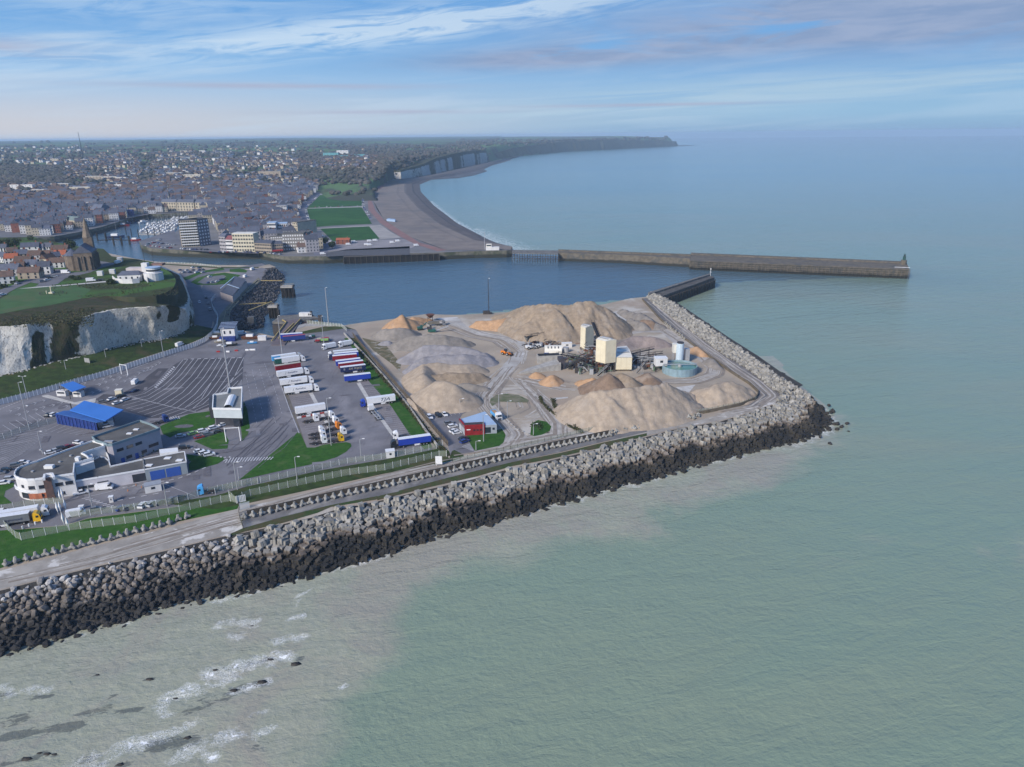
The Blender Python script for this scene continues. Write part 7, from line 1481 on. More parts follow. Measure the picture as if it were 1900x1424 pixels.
for i, p in enumerate(ft_):
    for k in range(3):
        s = rr.uniform(.2, .8); vs, fs = BOUL[rr.randrange(6)]; q = p - cd_.location + Vector((rr.gauss(0, 1), rr.gauss(-1.2, 1.1), -.2)); b.add([q + Vector(v) * s for v in vs], fs)
b.build("lumps", mat("chalk_lump", (.42, .41, .38), (.30, .29, .27), .6, .95), cd_, kind='stuff')
for i, (x, y) in enumerate(((1000, 560), (1040, 575), (1120, 540), (940, 600), (1500, 600))): b = MB(); b.cyl((0, 0, 0), .22, .8, 6, r2=.04); solo(b.build("traffic_cone", PAINTS['orange'], None, tuple(g1('D', x, y, .05))), "orange traffic cone, %s from the left in the exit lane" % ordn(i), "cone", "traffic cones in the exit lane")
# ------------------------------------------------------------------ village, church and signal station on the headland
TILE = mat("orange_tiles", (.33, .10, .05), (.25, .08, .045), .8, .85); TILEB = mat("brown_tiles", (.13, .085, .07), (.09, .065, .055), .8, .85, rnd=.2); STONE = mat("church_stone", (.19, .15, .115), (.13, .105, .085), .4, .9, .4)
WALLM = {'white': OFFW, 'cream': mat("cream_render", (.46, .41, .31), (.38, .34, .27), .3, .85), 'brick': BRICK, 'grey': GREYW, 'beige': mat("beige_render", (.34, .29, .23), (.28, .24, .19), .3, .85), 'stone': STONE}
ROOFM = {'slate': SLATE, 'brown': TILEB, 'orange': TILE}
def house_parts(w_, d_, h, rh, wall, roof, nwin=3, floors=2, hip=0.0, small=False):
    """data blocks of a gabled house; ridge along x"""
    key = ("house", w_, d_, h, rh, wall, roof, nwin, floors, hip)
    def f():
        b = MB(); b.box((0, 0, h / 2 - 1), (w_, d_, h + 2)); 
        if not hip: b.add([(-w_ / 2, -d_ / 2, h), (-w_ / 2, d_ / 2, h), (-w_ / 2, 0, h + rh), (w_ / 2, -d_ / 2, h), (w_ / 2, d_ / 2, h), (w_ / 2, 0, h + rh)], [(0, 2, 1), (3, 4, 5)])
        wd = b.data("wall", WALLM[wall]); b = MB(); ov = .3; x0 = w_ / 2 + ov; x1 = w_ / 2 + ov - hip
        b.add([(-x0, -d_ / 2 - ov, h - .1), (x0, -d_ / 2 - ov, h - .1), (x1, 0, h + rh + .1), (-x1, 0, h + rh + .1), (-x0, d_ / 2 + ov, h - .1), (x0, d_ / 2 + ov, h - .1)], [(0, 1, 2, 3), (4, 3, 2, 5), (0, 3, 4), (1, 5, 2)]); rd = b.data("roof", ROOFM[roof])
        b = MB(); b.box((w_ * .32, 0, h + rh + .4), (1.0, .6, 2.0)); cd = b.data("chimney", BRICK); b = MB()
        for fl in range(floors):
            for i in range(nwin):
                x = -w_ / 2 + w_ * (i + .5) / nwin; z = h * (fl + .55) / floors
                for sy in (-1, 1): b.box((x, sy * d_ / 2, z), (1.1, .14, 1.5))
        for sx in (-1, 1): b.box((sx * w_ / 2, 0, h * .6), (.14, 1.1, 1.4))
        return wd, rd, cd, b.data("windows", GLASS)
    return cached(key, f)
def house(loc, rz, label, w_=10, d_=8, h=5, rh=3.2, wall='white', roof='slate', cat="house", group=None, name="house", **k):
    t = thing(name, label, cat, tuple(loc), rz, group); wd, rd, cd, gd = house_parts(w_, d_, h, rh, wall, roof, **k); link("wall", wd, t); r_ = link("roof", rd, t); link("chimney", cd, r_); link("window", gd, t, kind="stuff"); return t
HZ = HEADZ
for x, y, rz, w_, d_, h, wl, rf_, lab in ((115, 345, .35, 9, 8, 4.5, 'white', 'orange', "white house with a bright orange tiled roof"), (30, 330, -.5, 9, 7, 4.5, 'white', 'slate', "white house at the left edge with a steep slate roof"), (320, 225, .3, 14, 9, 5, 'white', 'slate', "large white house with a slate roof at the back of the village"), (395, 222, .3, 9, 6, 3.5, 'white', 'slate', "low white annexe below the large slate roof"),
      (375, 325, .1, 10, 9, 5.5, 'grey', 'brown', "grey house with a tall brown roof in the village middle"), (500, 352, 1.3, 9, 7, 4.5, 'cream', 'brown', "cream gabled house behind the church"), (640, 262, .15, 13, 8, 5.5, 'white', 'brown', "white house with a red brown roof left of the church"), (640, 300, .1, 9, 7, 4, 'white', 'orange', "small house with a red roof next to the church"),
      (245, 378, .1, 12, 8, 4.5, 'beige', 'brown', "long low house with a brown roof"), (600, 388, .3, 10, 7, 4, 'white', 'brown', "white house half hidden by the church wall"), (95, 475, .1, 14, 9, 5, 'grey', 'slate', "wide house with a slate blue roof near the left edge"), (310, 505, .15, 14, 8, 4.5, 'beige', 'brown', "long house with a brown roof beside the clifftop road"), (460, 455, .3, 9, 8, 5.5, 'white', 'slate', "pale blue grey house at the bend of the clifftop road"),
      (40, 560, .5, 10, 9, 5, 'white', 'brown', "house with a brown roof and white gable at the bottom left of the village"), (120, 268, .6, 8, 7, 4, 'cream', 'brown', "small cream house between orange roof and big bush"), (510, 215, .1, 6, 6, 4, 'white', 'slate', "tiny white house in front of the dark trees"), (15, 215, .2, 7, 6, 3, 'white', 'slate', "small white bungalow under the big dark bush"), (330, 418, .1, 9, 7, 4.5, 'white', 'slate', "pale house behind the long brown roof"), (215, 300, .5, 9, 7, 4.5, 'beige', 'slate', "beige house with slate roof in the middle of the village"), (520, 300, .2, 8, 7, 4, 'beige', 'brown', "beige house between church and village middle"), (575, 322, .8, 7, 6, 4, 'white', 'slate', "white cottage against the church apse"), (180, 435, .3, 9, 7, 4, 'brick', 'brown', "brick cottage at the village edge")):
    house(g1('V', x, y, HZ) + Vector((0, 3, 0)), rz, lab, w_, d_, h, 3.4, wl, rf_)
c = g1('V', 850, 418, HZ); t = thing("church", "brown stone church with tall spire and round slate roofed apse on the headland", "church", (c.x + 1, c.y + 10, HZ), .35)
b = MB(); b.box((0, 0, 6.5), (12, 22, 13)); b.build("nave_wall", STONE, t); b = MB(); b.add([(-6.4, -11.3, 13), (6.4, -11.3, 13), (0, -11.3, 18.5), (-6.4, 11.3, 13), (6.4, 11.3, 13), (0, 11.3, 18.5)], [(0, 2, 5, 3), (1, 4, 5, 2), (0, 1, 2), (3, 5, 4)]); b.build("roof", SLATE, t)
b = MB(); b.cyl((-8, -3, 0), 6, 11, 12); b.build("apse_wall", STONE, t); b = MB(); b.cyl((-8, -3, 11), 6.3, 4.2, 12, r2=.4); b.build("apse_roof", SLATE, t)
for i in range(6):
    b = MB(); b.box((6.5, -9 + i * 3.6, 5), (1.2, .9, 11)); b.build("buttress", STONE, t)
    b = MB(); b.box((6.04, -7.2 + i * 3.6, 6.5), (.12, 1.1, 6)) if i < 5 else b.box((0, -11.05, 8), (2.4, .12, 5)); b.build("window", GLASS, t)
for i in range(3): b = MB(); b.box((-4 + i * 4, -11.4, 5), (1.0, .9, 11)); b.build("buttress", STONE, t)
b = MB(); b.box((2, 9, 11), (6, 6, 22)); b.build("tower", STONE, t)
sp = MB(); sp.cyl((2, 9, 22), 3.6, 15, 8, r2=.1); sp.build("spire", mat("spire_stone", (.22, .18, .14), (.15, .12, .095), .5, .9), t)
# signal station
c = g1('V', 1590, 540, HZ); t = thing("signal_station", "white signal station with a round stepped tower and curved perimeter wall", "signal station", (c.x, c.y + 8, HZ)); O_ = Vector(t.location)
SW = OFFW; b = MB(); b.cyl((0, 0, 0), 6.2, 5.2, 20); b.build("round_base", SW, t); b = MB(); b.cyl((0, 1, 5.2), 4.6, 3.2, 20); b.build("upper_drum", SW, t); b = MB(); b.cyl((0, 1, 8.4), 4.9, .4, 20); b.build("drum_roof", STEELB, t); b = MB(); b.cyl((0, 1, 6.2), 4.65, 1.2, 20); b.build("window_band", GLASS, t)
b = MB(); b.box((-7, 5, 5.5), (4, 4, 11)); b.build("watch_tower", SW, t); b = MB(); b.cyl((-7, 5, 11), .15, 12, 5); b.build("aerial", DARKM, t); b = MB(); b.cyl((-3, 9, 9), .12, 9, 5); b.build("aerial", DARKM, t); b = MB(); b.box((0, 9, 9.3), (8, 5, 1.4)); b.build("brown_upper_storey", mat("brown_cladding", (.20, .12, .10)), t)
b = MB(); b.box((-14, 7, 4), (13, 6, 7)); b.build("rear_block", mat("pinkish_white", (.55, .50, .49)), t); pr = house_parts(15, 8, 4.4, 2.2, 'white', 'slate', 4, 1, 2.5); h_ = link("house_wall", pr[0], t, (-15, -1, 0), .12); link("house_roof", pr[1], h_); link("window", pr[3], h_, kind="stuff")
pw2 = [p - O_ for p in g('V', "1210,520 1240,548 1320,556 1420,556 1490,548 1500,520 1560,512 1580,545", HZ)]; b = MB()
for a, c2 in zip(pw2[:-1], pw2[1:]): b.beam(Vector((a.x, a.y, 1.3)), Vector((c2.x, c2.y, 1.3)), .5, 3.6)
b.build("perimeter_wall", SW, t)
for x, y, l in ((1285, 320, "small white hut on the slope above the harbour"), (1075, 470, "square white block in the grass left of the signal station"), (1205, 450, "white shed beside the signal station")): cabin("white_hut", l, g1('V', x, y, HZ), (3.5, 3, 3.0), .2, OFFW, win=False)
t = thing("monument", "small calvary monument inside a ring of posts on the clifftop lawn", "monument", tuple(g1('V', 550, 660, HZ))); b = MB(); b.box((0, 0, .4), (2.4, 2.4, .8)); b.cyl((0, 0, .8), .35, 2.2, 6); b.cyl((-2, -1.5, 0), .3, 2, 6); b.box((0, 0, 3.6), (.25, .2, 1.8)); b.box((0, 0, 3.9), (1.1, .2, .2)); b.build("cross", CREAM, t)
pm_ = MB(); pm_.box((0, 0, .5), (.15, .15, 1)); pm_ = pm_.data("post", DARKM)
for i in range(28): a = 2 * math.pi * i / 28; link("post", pm_, t, (6.8 * math.cos(a), 5.5 * math.sin(a), 0))
surf("clifftop_road", g('V', "-200,690 0,625 130,575 330,500 500,430 620,400 680,405 750,440 900,430 1000,400 1130,340 1215,335 1225,350 1100,385 960,440 830,470 700,500 620,560 520,585 380,585 420,560 330,545 180,605 0,705 -200,800", HZ), HZ + .12, ROADM, "winding road and parking on the headland")
surf("clifftop_road", g('V', "970,305 1100,320 1215,338 1180,362 1100,365 980,365", HZ), HZ + .1, ROADM); surf("clifftop_path", g('V', "700,570 1150,528 1200,530 1180,538 720,578 300,608 200,612 400,590", HZ), HZ + .1, PALECONC)
for x, y, x2, y2, k, c_, l in ((655, 450, 740, 448, 'van', 'white', "white camper van beside the church"), (545, 490, 600, 485, 'car', 'silver', "silver car on the headland car park"), (470, 530, 530, 520, 'car', 'white', "white car at the edge of the headland car park"), (415, 548, 490, 538, 'suv', 'grey', "dark car at the lower end of the headland car park"), (925, 538, 1005, 532, 'van', 'white', "white van on the clifftop track"), (1040, 530, 1090, 525, 'car', 'black', "black car near the signal station bush"), (-10, 690, 50, 680, 'car', 'white', "white car on the clifftop road at the left edge"), (490, 505, 555, 498, 'suv', 'black', "black car in the middle of the headland car park"), (1230, 350, 1280, 335, 'van', 'white', "white van by the small hut above the harbour"), (1680, 450, 1730, 440, 'car', 'white', "white car behind the round signal tower"), (150, 575, 200, 555, 'car', 'silver', "silver car outside the village gardens")):
    car2('V', x, y, x2, y2, k, c_, l, z=HZ + .15)
def bush(crop, x, y, z, r, h, lab, cat="bush", n=420, m=None, trunk=False, seed=1, size=.55):
    t = thing("tree" if trunk else "bush", lab, cat, tuple(g1(crop, x, y, z)))
    if trunk: b = MB(); b.cyl((0, 0, 0), .35, h * .6, 7, r2=.18); b.beam((0, 0, h * .4), (r * .5, 0, h * .7), .15); b.beam((0, 0, h * .4), (-r * .4, r * .3, h * .7), .15); b.build("trunk", TWIG, t)
    leafy(t, n, (0, 0, h * (.65 if trunk else .45)), r, r, h * (.4 if trunk else .5), size, m or LEAF, seed, "crown"); return t
bush('V', 100, 190, HZ, 10, 9, "very large dark rounded tree at the back left of the village", "tree", 1500, None, True, 2); bush('V', 760, 215, HZ, 5, 10, "dark pine like tree left of the church spire", "tree", 700, None, True, 3); bush('V', 1190, 560, HZ, 2.6, 3.4, "round dark bush at the corner of the signal station wall", seed=4)
for i, (x, y, r, h) in enumerate(((160, 560, 2.4, 2.6), (40, 600, 2.8, 2.6), (560, 430, 1.8, 2), (250, 340, 2, 3), (440, 370, 2, 3), (690, 330, 2, 3), (820, 515, 3, 2.4), (770, 495, 2.2, 1.8), (330, 90, 3, 5), (250, 275, 2, 3))): bush('V', x, y, HZ, r, h, "garden shrub of the headland village, %s of ten" % ORD[i], "bush", 200, None, False, 10 + i, .45)
rr = random.Random(12); b = MB()                            # scrub along the brow
for i in range(5200):
    k = rr.random(); q = g('V', "%f,%f" % (rr.uniform(560, 1900), rr.uniform(560, 800)) if k < .45 else "%f,%f" % (rr.uniform(0, 1000), rr.uniform(790, 960)), HZ)[0]
    pj = project(q)
    if k < .45 and (n2(q.x, q.y, .05) < -.05): continue
    if k >= .45: q.z = HZ - 1.2 - rr.random() * 2.5
    if k < .45 and pj[1] > 552 - max(0, pj[0] - 200) * .02: continue
    s = rr.uniform(.18, .45); a = Vector((rr.gauss(0, 1), rr.gauss(0, 1), rr.gauss(0, 1))).normalized(); u = a.orthogonal().normalized(); v_ = a.cross(u); q = q + Vector((0, 0, rr.random() * .5)); b.add([q + u * s, q + v_ * s, q - u * s, q - v_ * s], [(0, 1, 2, 3)])
o = b.build("undergrowth", LEAF2); o['kind'] = 'stuff'; o['label'] = "low brambles and scrub on the clifftop"
# roads behind the headland
surf("port_road", S("330,510 347,540 357,560 362,585 360,606 372,628 392,610 396,590 388,566 378,548 372,530 378,515 400,507 440,503 470,498 492,492 486,489 440,497 400,500 365,503 340,500"), .06, ROADM, "port road curving round the headland")
surf("roundabout_grass", g('U', "1100,915 1180,860 1330,820 1500,800 1690,830 1640,860 1530,930 1400,945 1180,945"), .1, GRASS); surf("roundabout_parking", g('U', "1180,915 1280,850 1480,830 1520,845 1400,925 1260,935"), .12, ROADM)
surf("roadside_grass", g('U', "1010,860 1250,780 1480,740 1500,770 1250,800 1080,880 1030,890"), .1, GRASS); surf("roadside_grass", g('U', "1560,760 1680,750 1770,775 1750,800 1560,790"), .1, GRASS); surf("harbour_verge", g('U', "700,700 1450,750 1900,745 1900,735 1450,735 700,690"), .1, GRASSD)
for i, (x, y) in enumerate([(955 + k * 38, 775 + (k % 2) * 28) for k in range(8)] + [(1100, 745), (1180, 750), (1220, 770), (1150, 800), (1290, 925), (1330, 920), (1385, 910), (1440, 890), (1470, 882), (1300, 855)]):
    car2('U', x, y + 6, x + 40, y - 4, ('car', 'suv')[i % 2], ('blue', 'silver', 'white', 'navy', 'grey', 'white')[i % 6], "%s car, %s from the left in the car parks behind the headland" % (('blue', 'silver', 'white', 'navy', 'grey', 'white')[i % 6], ORD[i % 16]), "cars in the car parks behind the headland")
car2('X', 515, 100, 560, 85, 'van', 'white', "white van alone on the road above the rock bank"); car2('X', 420, 205, 440, 195, 'van', 'white', "white van beyond the slate roofed building")
# ------------------------------------------------------------------ old town, marina and seafront
HIT_T = np.concatenate([np.arange(900, 3000, 12.0), np.arange(3000, 16000, 60.0)])
def hit(px, py):
    dx, dy, dz = ray(px, py); k = 1 / math.hypot(dx, dy); X, Y, Z = dx * k * HIT_T, dy * k * HIT_T, EYE + dz * k * HIT_T; H = np.maximum(terr(X, Y), 0); i = np.argmax(Z < H)
    return Vector((X[i], Y[i], H[i])) if Z[i] < H[i] else None
rr = random.Random(99)
# lawns, promenade and parking behind the beach
surf("seafront_lawn", g('B', "510,465 805,473 802,540 600,548 420,555"), .08, LAWNF, "furthest of the three seafront lawns"); surf("seafront_lawn", g('B', "415,560 800,550 875,668 600,680 455,692"), .08, LAWNF, "middle of the three seafront lawns"); surf("seafront_lawn", g('B', "510,703 855,686 928,772 750,785 600,790"), .08, LAWNF, "nearest of the three seafront lawns")
surf("seafront_road", g('B', "360,540 520,400 560,408 500,462 405,555 440,690 500,740 590,800 560,880 470,890 400,700 320,640"), .04, mat("seafront_road", (.15, .155, .19), (.12, .12, .15), .03, .9)); surf("seafront_paths", g('B', "500,462 810,470 815,465 500,455"), .05, PALECONC); surf("seafront_paths", g('B', "415,558 810,546 812,552 415,562"), .05, PALECONC); surf("seafront_paths", g('B', "450,700 860,680 935,675 1000,720 1080,765 930,778 855,686 500,702"), .05, mat("pale_path", (.33, .31, .30), (.27, .26, .25), .05, .9))
surf("promenade", g('B', "960,385 990,385 905,440 870,500 900,575 960,640 1100,730 1210,800 1400,852 1340,862 1180,812 1060,750 930,660 850,570 845,490 880,430"), .06, mat("red_promenade", (.24, .135, .125), (.19, .12, .115), .08, .9), "reddish promenade along the top of the beach")
surf("fairground_square", g('B', "600,795 930,782 1100,775 1210,815 1150,840 560,860"), .05, mat("square_surface", (.26, .245, .26), (.21, .20, .21), .05, .9)); surf("west_gardens", g('B', "530,440 680,400 880,405 860,450 800,462 560,455"), .07, mat("garden_mix", (.10, .14, .08), (.22, .21, .19), .03, .9, detail=8)); surf("quay_road", g('A', "0,620 950,615 1430,605 1660,610 1560,640 1440,600 1200,605 940,655 760,690 500,740 280,780 0,760"), .05, mat("quay_surface", (.15, .15, .17), (.11, .11, .125), .03, .9)); surf("quay_road", g('A', "1020,822 1280,740 1300,800 1400,850 1600,890 1900,905 1900,915 1500,898 1200,880 1080,850"), .05, MATS["quay_surface"]); surf("gravel_bank", g('W', "1110,560 1300,530 1900,500 1900,580 1280,590 1100,600"), .05, DROCK)
WN = dict(white="white", cream="cream", brick="red brick", grey="grey", beige="beige")
PR = []
for wl, rf_, w_, d_, h, rh, nw, fl in (('cream', 'slate', 12, 11, 11, 4.5, 4, 3), ('beige', 'slate', 10, 11, 9, 4.5, 3, 3), ('brick', 'slate', 11, 10, 12, 4.5, 4, 3), ('white', 'slate', 13, 12, 10, 4, 4, 3), ('grey', 'slate', 14, 12, 13, 4.5, 4, 4), ('cream', 'brown', 10, 10, 8, 4.5, 3, 2), ('beige', 'brown', 12, 10, 9, 4.5, 3, 3), ('white', 'brown', 11, 9, 6, 4, 3, 2)):
    PR.append((wl, rf_, w_, d_, h, house_parts(w_, d_, h, rh, wl, rf_, nw, fl)))
spots = []; EXCL = [g('A', s) for s in ("280,790 950,650 1200,610 1440,600 1560,640 1340,690 1270,740 1000,840 700,900 300,830",)] + [g('B', "520,400 960,385 1210,815 1150,900 540,890 330,660 360,530")] + [g('A', "-500,1000 -500,745 0,745 280,780 280,1000")]
SEAB = [p for p in S("200,470 71,441 222,411 243,398 361,394 384,402 345,417 323,432 290,440 258,447 262,455 330,464 480,468 637,474 637,500 200,500")]; EXCL.append(SEAB); EXCL.append(g('A', "980,840 1270,735 1400,690 1560,690 1640,760 1640,920 1000,920"))
def clear(x, y, m_=4):
    return inpoly(x, y, townpoly) and not any(inpoly(x, y, e) for e in EXCL)
ang = R(24); ca, sa = math.cos(ang), math.sin(ang)
for bi in range(-40, 24):
    for bj in range(-10, 60):
        for k in range(6):
            for side in (0, 1):
                u = bi * 62 + k * 9.6 + rr.uniform(-.5, .5); v = 700 + bj * 36 + side * 15 + rr.uniform(-.8, .8); x, y = u * ca - v * sa + 250, u * sa + v * ca
                d = math.hypot(x, y); 
                if d > 1900 or y < 800 or rr.random() < .10 or n2(x, y, .012, 3) > .42: continue
                q = project((x, y, 2))
                if q is None or q[0] < -60 or q[0] > 720 or not clear(x, y): continue
                spots.append((x, y, max(0, float(terr(x, y))), ang + rr.gauss(0, .04) + (math.pi if rr.random() < .5 else 0) + (math.pi / 2 if k in (0, 5) and rr.random() < .5 else 0)))
nt_town = len(spots)
cand = []
for i in range(4300):
    px = rr.uniform(-30, 900); py = rr.uniform(272, 375) if rr.random() < .75 else rr.uniform(288, 345); cand.append((px, py))
for px, py in cand:
    if px < 120 and 308 < py < 346: continue
    if px > 560 and py < 292 and rr.random() < .8: continue
    if px > 590 and py > 318: continue
    if px > 700 and rr.random() < .93: continue
    if n2(px * .02, py * .06, 1.0, 5) > .22: continue
    if py < 285 and rr.random() < .55: continue
    h_ = hit(px, py)
    if h_ is None or h_.length < 1700 or h_.y > 6500 or not (h_.z > 2 or clear(h_.x, h_.y)): continue
    spots.append((h_.x, h_.y, h_.z, rr.uniform(0, 3.14)))
# named larger buildings reserve their ground first
BIG = []
def reserve(p, r): BIG.append((p.x, p.y, r))
QR = (("210,600 340,600", 12), ("340,600 590,598", 13), ("590,598 720,597", 15), ("730,597 895,594", 13), ("900,593 965,592", 13), ("1020,592 1115,592", 15), ("1190,598 1300,601", 15), ("1305,601 1430,603", 15), ("1440,603 1660,606", 15))
for s, h in QR:
    a, c = g('A', s)
    for p in resample([a, c], 8): reserve(p, 9)
for x, y, r in ((410, 460, 32), (450, 462, 22), (500, 468, 30), (540, 455, 34), (560, 430, 20), (370, 455, 26), (345, 440, 20)): reserve(P(x, y), r)
spots = [s for s in spots if all((s[0] - x) ** 2 + (s[1] - y) ** 2 > r * r for x, y, r in BIG)]
spots.sort(key=lambda s: s[0] ** 2 + s[1] ** 2)
def zone(x, y):
    q = project((x, y, 0))[0]; d = math.hypot(x, y)
    return ("near the marina" if d < 1050 else "between the marina and the seafront") if q > 330 else "behind the fishing quay at the left"
ROOFW = {'slate': "slate", 'brown': "brown tiled"}; mass = {}
for i, (x, y, z, rz) in enumerate(spots):
    k = rr.choice((0, 0, 1, 1, 2, 3, 4, 4, 5, 6, 7)) if z < 4 else rr.choice((3, 5, 6, 5, 7, 1, 1, 6)); wl, rf_, w_, d_, h, dt = PR[k]; hs = rr.uniform(.85, 1.25) if z < 4 else rr.uniform(.7, 1.0)
    if i < 290:
        fl = "tall" if hs * h > 11 else "low"; t = thing("town_house", "%s %s house with a %s roof %s" % (fl, WN[wl], ROOFW[rf_], zone(x, y)), "house", (x, y, z), rz, "%s houses of the old town" % WN[wl]); t.scale = (1, 1, hs)
        link("wall", dt[0], t); rf2 = link("roof", dt[1], t); link("chimney", dt[2], rf2); link("window", dt[3], t, kind="stuff")
    else:
        c_, s_ = math.cos(rz), math.sin(rz); kk = 1.0 if z < 4 or y < 2600 else 1.25
        for me, mm in zip(dt if math.hypot(x, y) < 1700 else dt[:2], (0, 1, 2, 3)):
            nm_ = me.materials[0].name; V_, F_ = mass.setdefault(nm_, ([], [])); b0 = len(V_)
            V_.extend([((v.co.x * c_ - v.co.y * s_) * kk + x, (v.co.x * s_ + v.co.y * c_) * kk + y, v.co.z * hs + z) for v in me.vertices]); F_.extend([tuple(b0 + j for j in p.vertices) for p in me.polygons])
root = thing("town_quarter", "mass of slate roofed houses filling the town and hillside beyond the first streets", "town", (0, 0, 0)); root['kind'] = 'stuff'
for nm_, (V_, F_) in mass.items():
    me = bpy.data.meshes.new("house_mass"); me.from_pydata(V_, [], F_); me.materials.append(MATS[nm_]); link("house_mass", me, root, kind='stuff')
# large buildings of the waterfront
def block(name, lab, a, c, depth, h, wall, cols, floors, roofm=SLATE, rh=3.0, ww=1.4, wh=1.7, flat_=False, cat="building", balc=False, wm=None):
    t = thing(name, lab, cat, (a.x, a.y, 0), heading(a, c)); L = (c - a).length; b = MB(); b.box((L / 2, depth / 2, h / 2), (L, depth, h)); b.build("wall", wall, t)
    b = MB()
    if flat_: b.box((L / 2, depth / 2, h + .3), (L + .4, depth + .4, .6))
    else: b.add([(-.3, -.3, h), (L + .3, -.3, h), (L - 1, depth * .35, h + rh), (1, depth * .35, h + rh), (-.3, depth + .3, h), (L + .3, depth + .3, h), (L - 1, depth * .65, h + rh), (1, depth * .65, h + rh)], [(0, 1, 2, 3), (7, 6, 5, 4), (3, 2, 6, 7), (0, 3, 7, 4), (1, 5, 6, 2)])
    b.build("roof", roofm, t); wb = MB(); wb.box((0, 0, 0), (ww, .25, wh)); wb = wb.data("window", wm or GLASS)
    for f_ in range(floors):
        for i in range(cols): link("window", wb, t, (L * (i + .5) / cols, -.05, h * (f_ + .5) / floors))
    if balc:
        for f_ in range(1, floors): b = MB(); b.box((L / 2, -.9, h * f_ / floors), (L * .96, 1.8, .9)); b.build("balcony", WHITE, t)
    return t
names = ("left end of the long cream row", "second stretch of the long cream row", "white stretch of the cream quay row", "cream stretch behind the hipped pavilion", "small white block by the lock", "cream block beside the lock bridge", "yellow block at the left of the marina row", "yellow block in the middle of the marina row", "long yellow block at the right of the marina row")
for (s, h), nm_ in zip(QR, names):
    a, c = g('A', s); L = (c - a).length; block("quay_building", "arcaded quayside building, " + nm_, a, c, 12, h, WALLM['white' if 'white' in nm_ else 'cream'], max(3, int(L / 5.5)), 3, rh=5, ww=2.2, wh=2.9)
a = g1('A', 1340, 868); c = a + Vector((18.5, 6.5, 0)); block("apartment_block", "tall white apartment block with rows of balconies on the harbour point", a, c, 16, 31, WALLM['cream'], 8, 10, flat_=True, roofm=DARKM, balc=True, cat="apartment block"); a2 = c + Vector((.4, 0, 0)); c2 = a2 + Vector((7.0, 15, 0)); block("apartment_block", "dark grey apartment block joined to the balconied one", a2, c2, 18, 31, mat("blue_grey_block", (.15, .155, .19), (.12, .125, .155), .2, .8), 4, 8, flat_=True, roofm=DARKM, cat="apartment block", wm=WHITE, ww=1.6)
a = g1('A', 1335, 862); c = a; a = a + Vector((-7, 22, 0)); block("apartment_block", "stepped brownish apartment wing left of the balconied block", a, c, 14, 18, WALLM['beige'], 6, 6, flat_=True, roofm=DARKM, cat="apartment block")
a, c = g('W', "228,552 428,553"); block("waterfront_block", "cream six storey waterfront block with dark square windows", a, c, 14, 20, mat("bright_cream", (.56, .52, .40), (.50, .46, .35), .3, .8), 8, 5, flat_=True, roofm=CREAMR, ww=2.0)
a, c = g('W', "158,546 224,548"); block("waterfront_block", "white waterfront house with a dull red roof", a, c, 12, 13, OFFW, 5, 3, roofm=mat("dull_red_roof", (.20, .07, .08)), rh=4); a, c = g('W', "98,540 156,545"); block("waterfront_block", "narrow grey and white waterfront house", a, c, 12, 16, GREYW, 4, 4, rh=3)
a, c = g('W', "432,562 590,570"); block("waterfront_block", "low beige waterfront row", a, c, 14, 11, WALLM['beige'], 10, 3, rh=2.5); a, c = g('W', "600,566 700,560"); block("waterfront_block", "waterfront cafe with a bright red awning", a, c, 12, 10, WALLM['beige'], 5, 3, rh=2.5); b = MB(); d_ = c - a; b.beam(a + Vector((0, -1.6, 3)), c + Vector((0, -1.6, 3)), 2.6, 1.6); solo(b.build("awning", PAINTS['red']), "bright red awning on the waterfront cafe", "awning")
GS = mat("grey_stone_block", (.205, .20, .195), (.16, .155, .155), .2, .9); a, c = g('W', "700,545 905,540"); block("waterfront_block", "wide grey stone block with small white windows", a, c, 16, 19, GS, 9, 5, flat_=True, roofm=BITUM, wm=WHITE, ww=1.3); a, c = g('W', "580,480 700,475"); block("waterfront_block", "grey stone wing behind the red awning", a, c, 14, 9, GS, 6, 3, flat_=True, roofm=BITUM, wm=WHITE); a, c = g('W', "905,540 990,500"); block("waterfront_block", "grey stone side wing facing the seafront car park", a, c, 14, 18, GS, 5, 5, flat_=True, roofm=BITUM)
a, c = g('W', "560,450 640,448"); block("waterfront_block", "pale stepped block behind the stone building", a, c, 14, 22, OFFW, 6, 5, flat_=True, roofm=STEELB); a, c = g('W', "660,440 750,436"); block("waterfront_block", "white block with a pale blue roof behind the stone building", a, c, 14, 20, OFFW, 5, 5, flat_=True, roofm=STEELB)
a, c = g('W', "800,440 845,445"); block("slab_block", "tall thin slab with a white framed flat roof near the lawns", a, c, 30, 22, WALLM['cream'], 3, 7, flat_=True, roofm=BITUM); a, c = g('W', "570,160 690,158"); block("waterfront_block", "long white block in the upper old town", a, c, 14, 14, OFFW, 9, 4, flat_=True, roofm=CREAMR); a, c = g('W', "640,235 740,232"); block("waterfront_block", "white seafront hotel with many windows", a, c, 14, 20, OFFW, 7, 5, flat_=True, roofm=SLATE); a, c = g('W', "435,165 500,166"); block("waterfront_block", "yellow stone town hall like block with slate roof", a, c, 14, 12, WALLM['cream'], 5, 3, rh=6)
a, c = g('B', "170,448 330,448"); block("waterfront_block", "long yellow block with slate roof in the upper old town", a, c, 14, 12, WALLM['cream'], 12, 3, rh=5); a, c = g('Z', "1085,480 1200,485"); block("pavilion", "white hipped pavilion at the fishing quay", a, c, 20, 15, OFFW, 6, 4, rh=7); a, c = g('Z', "715,570 910,590"); block("pavilion", "yellow curved hall on the left quay", a, c, 14, 10, WALLM['cream'], 12, 2, rh=5, roofm=mat("green_grey_roof", (.15, .20, .20)))
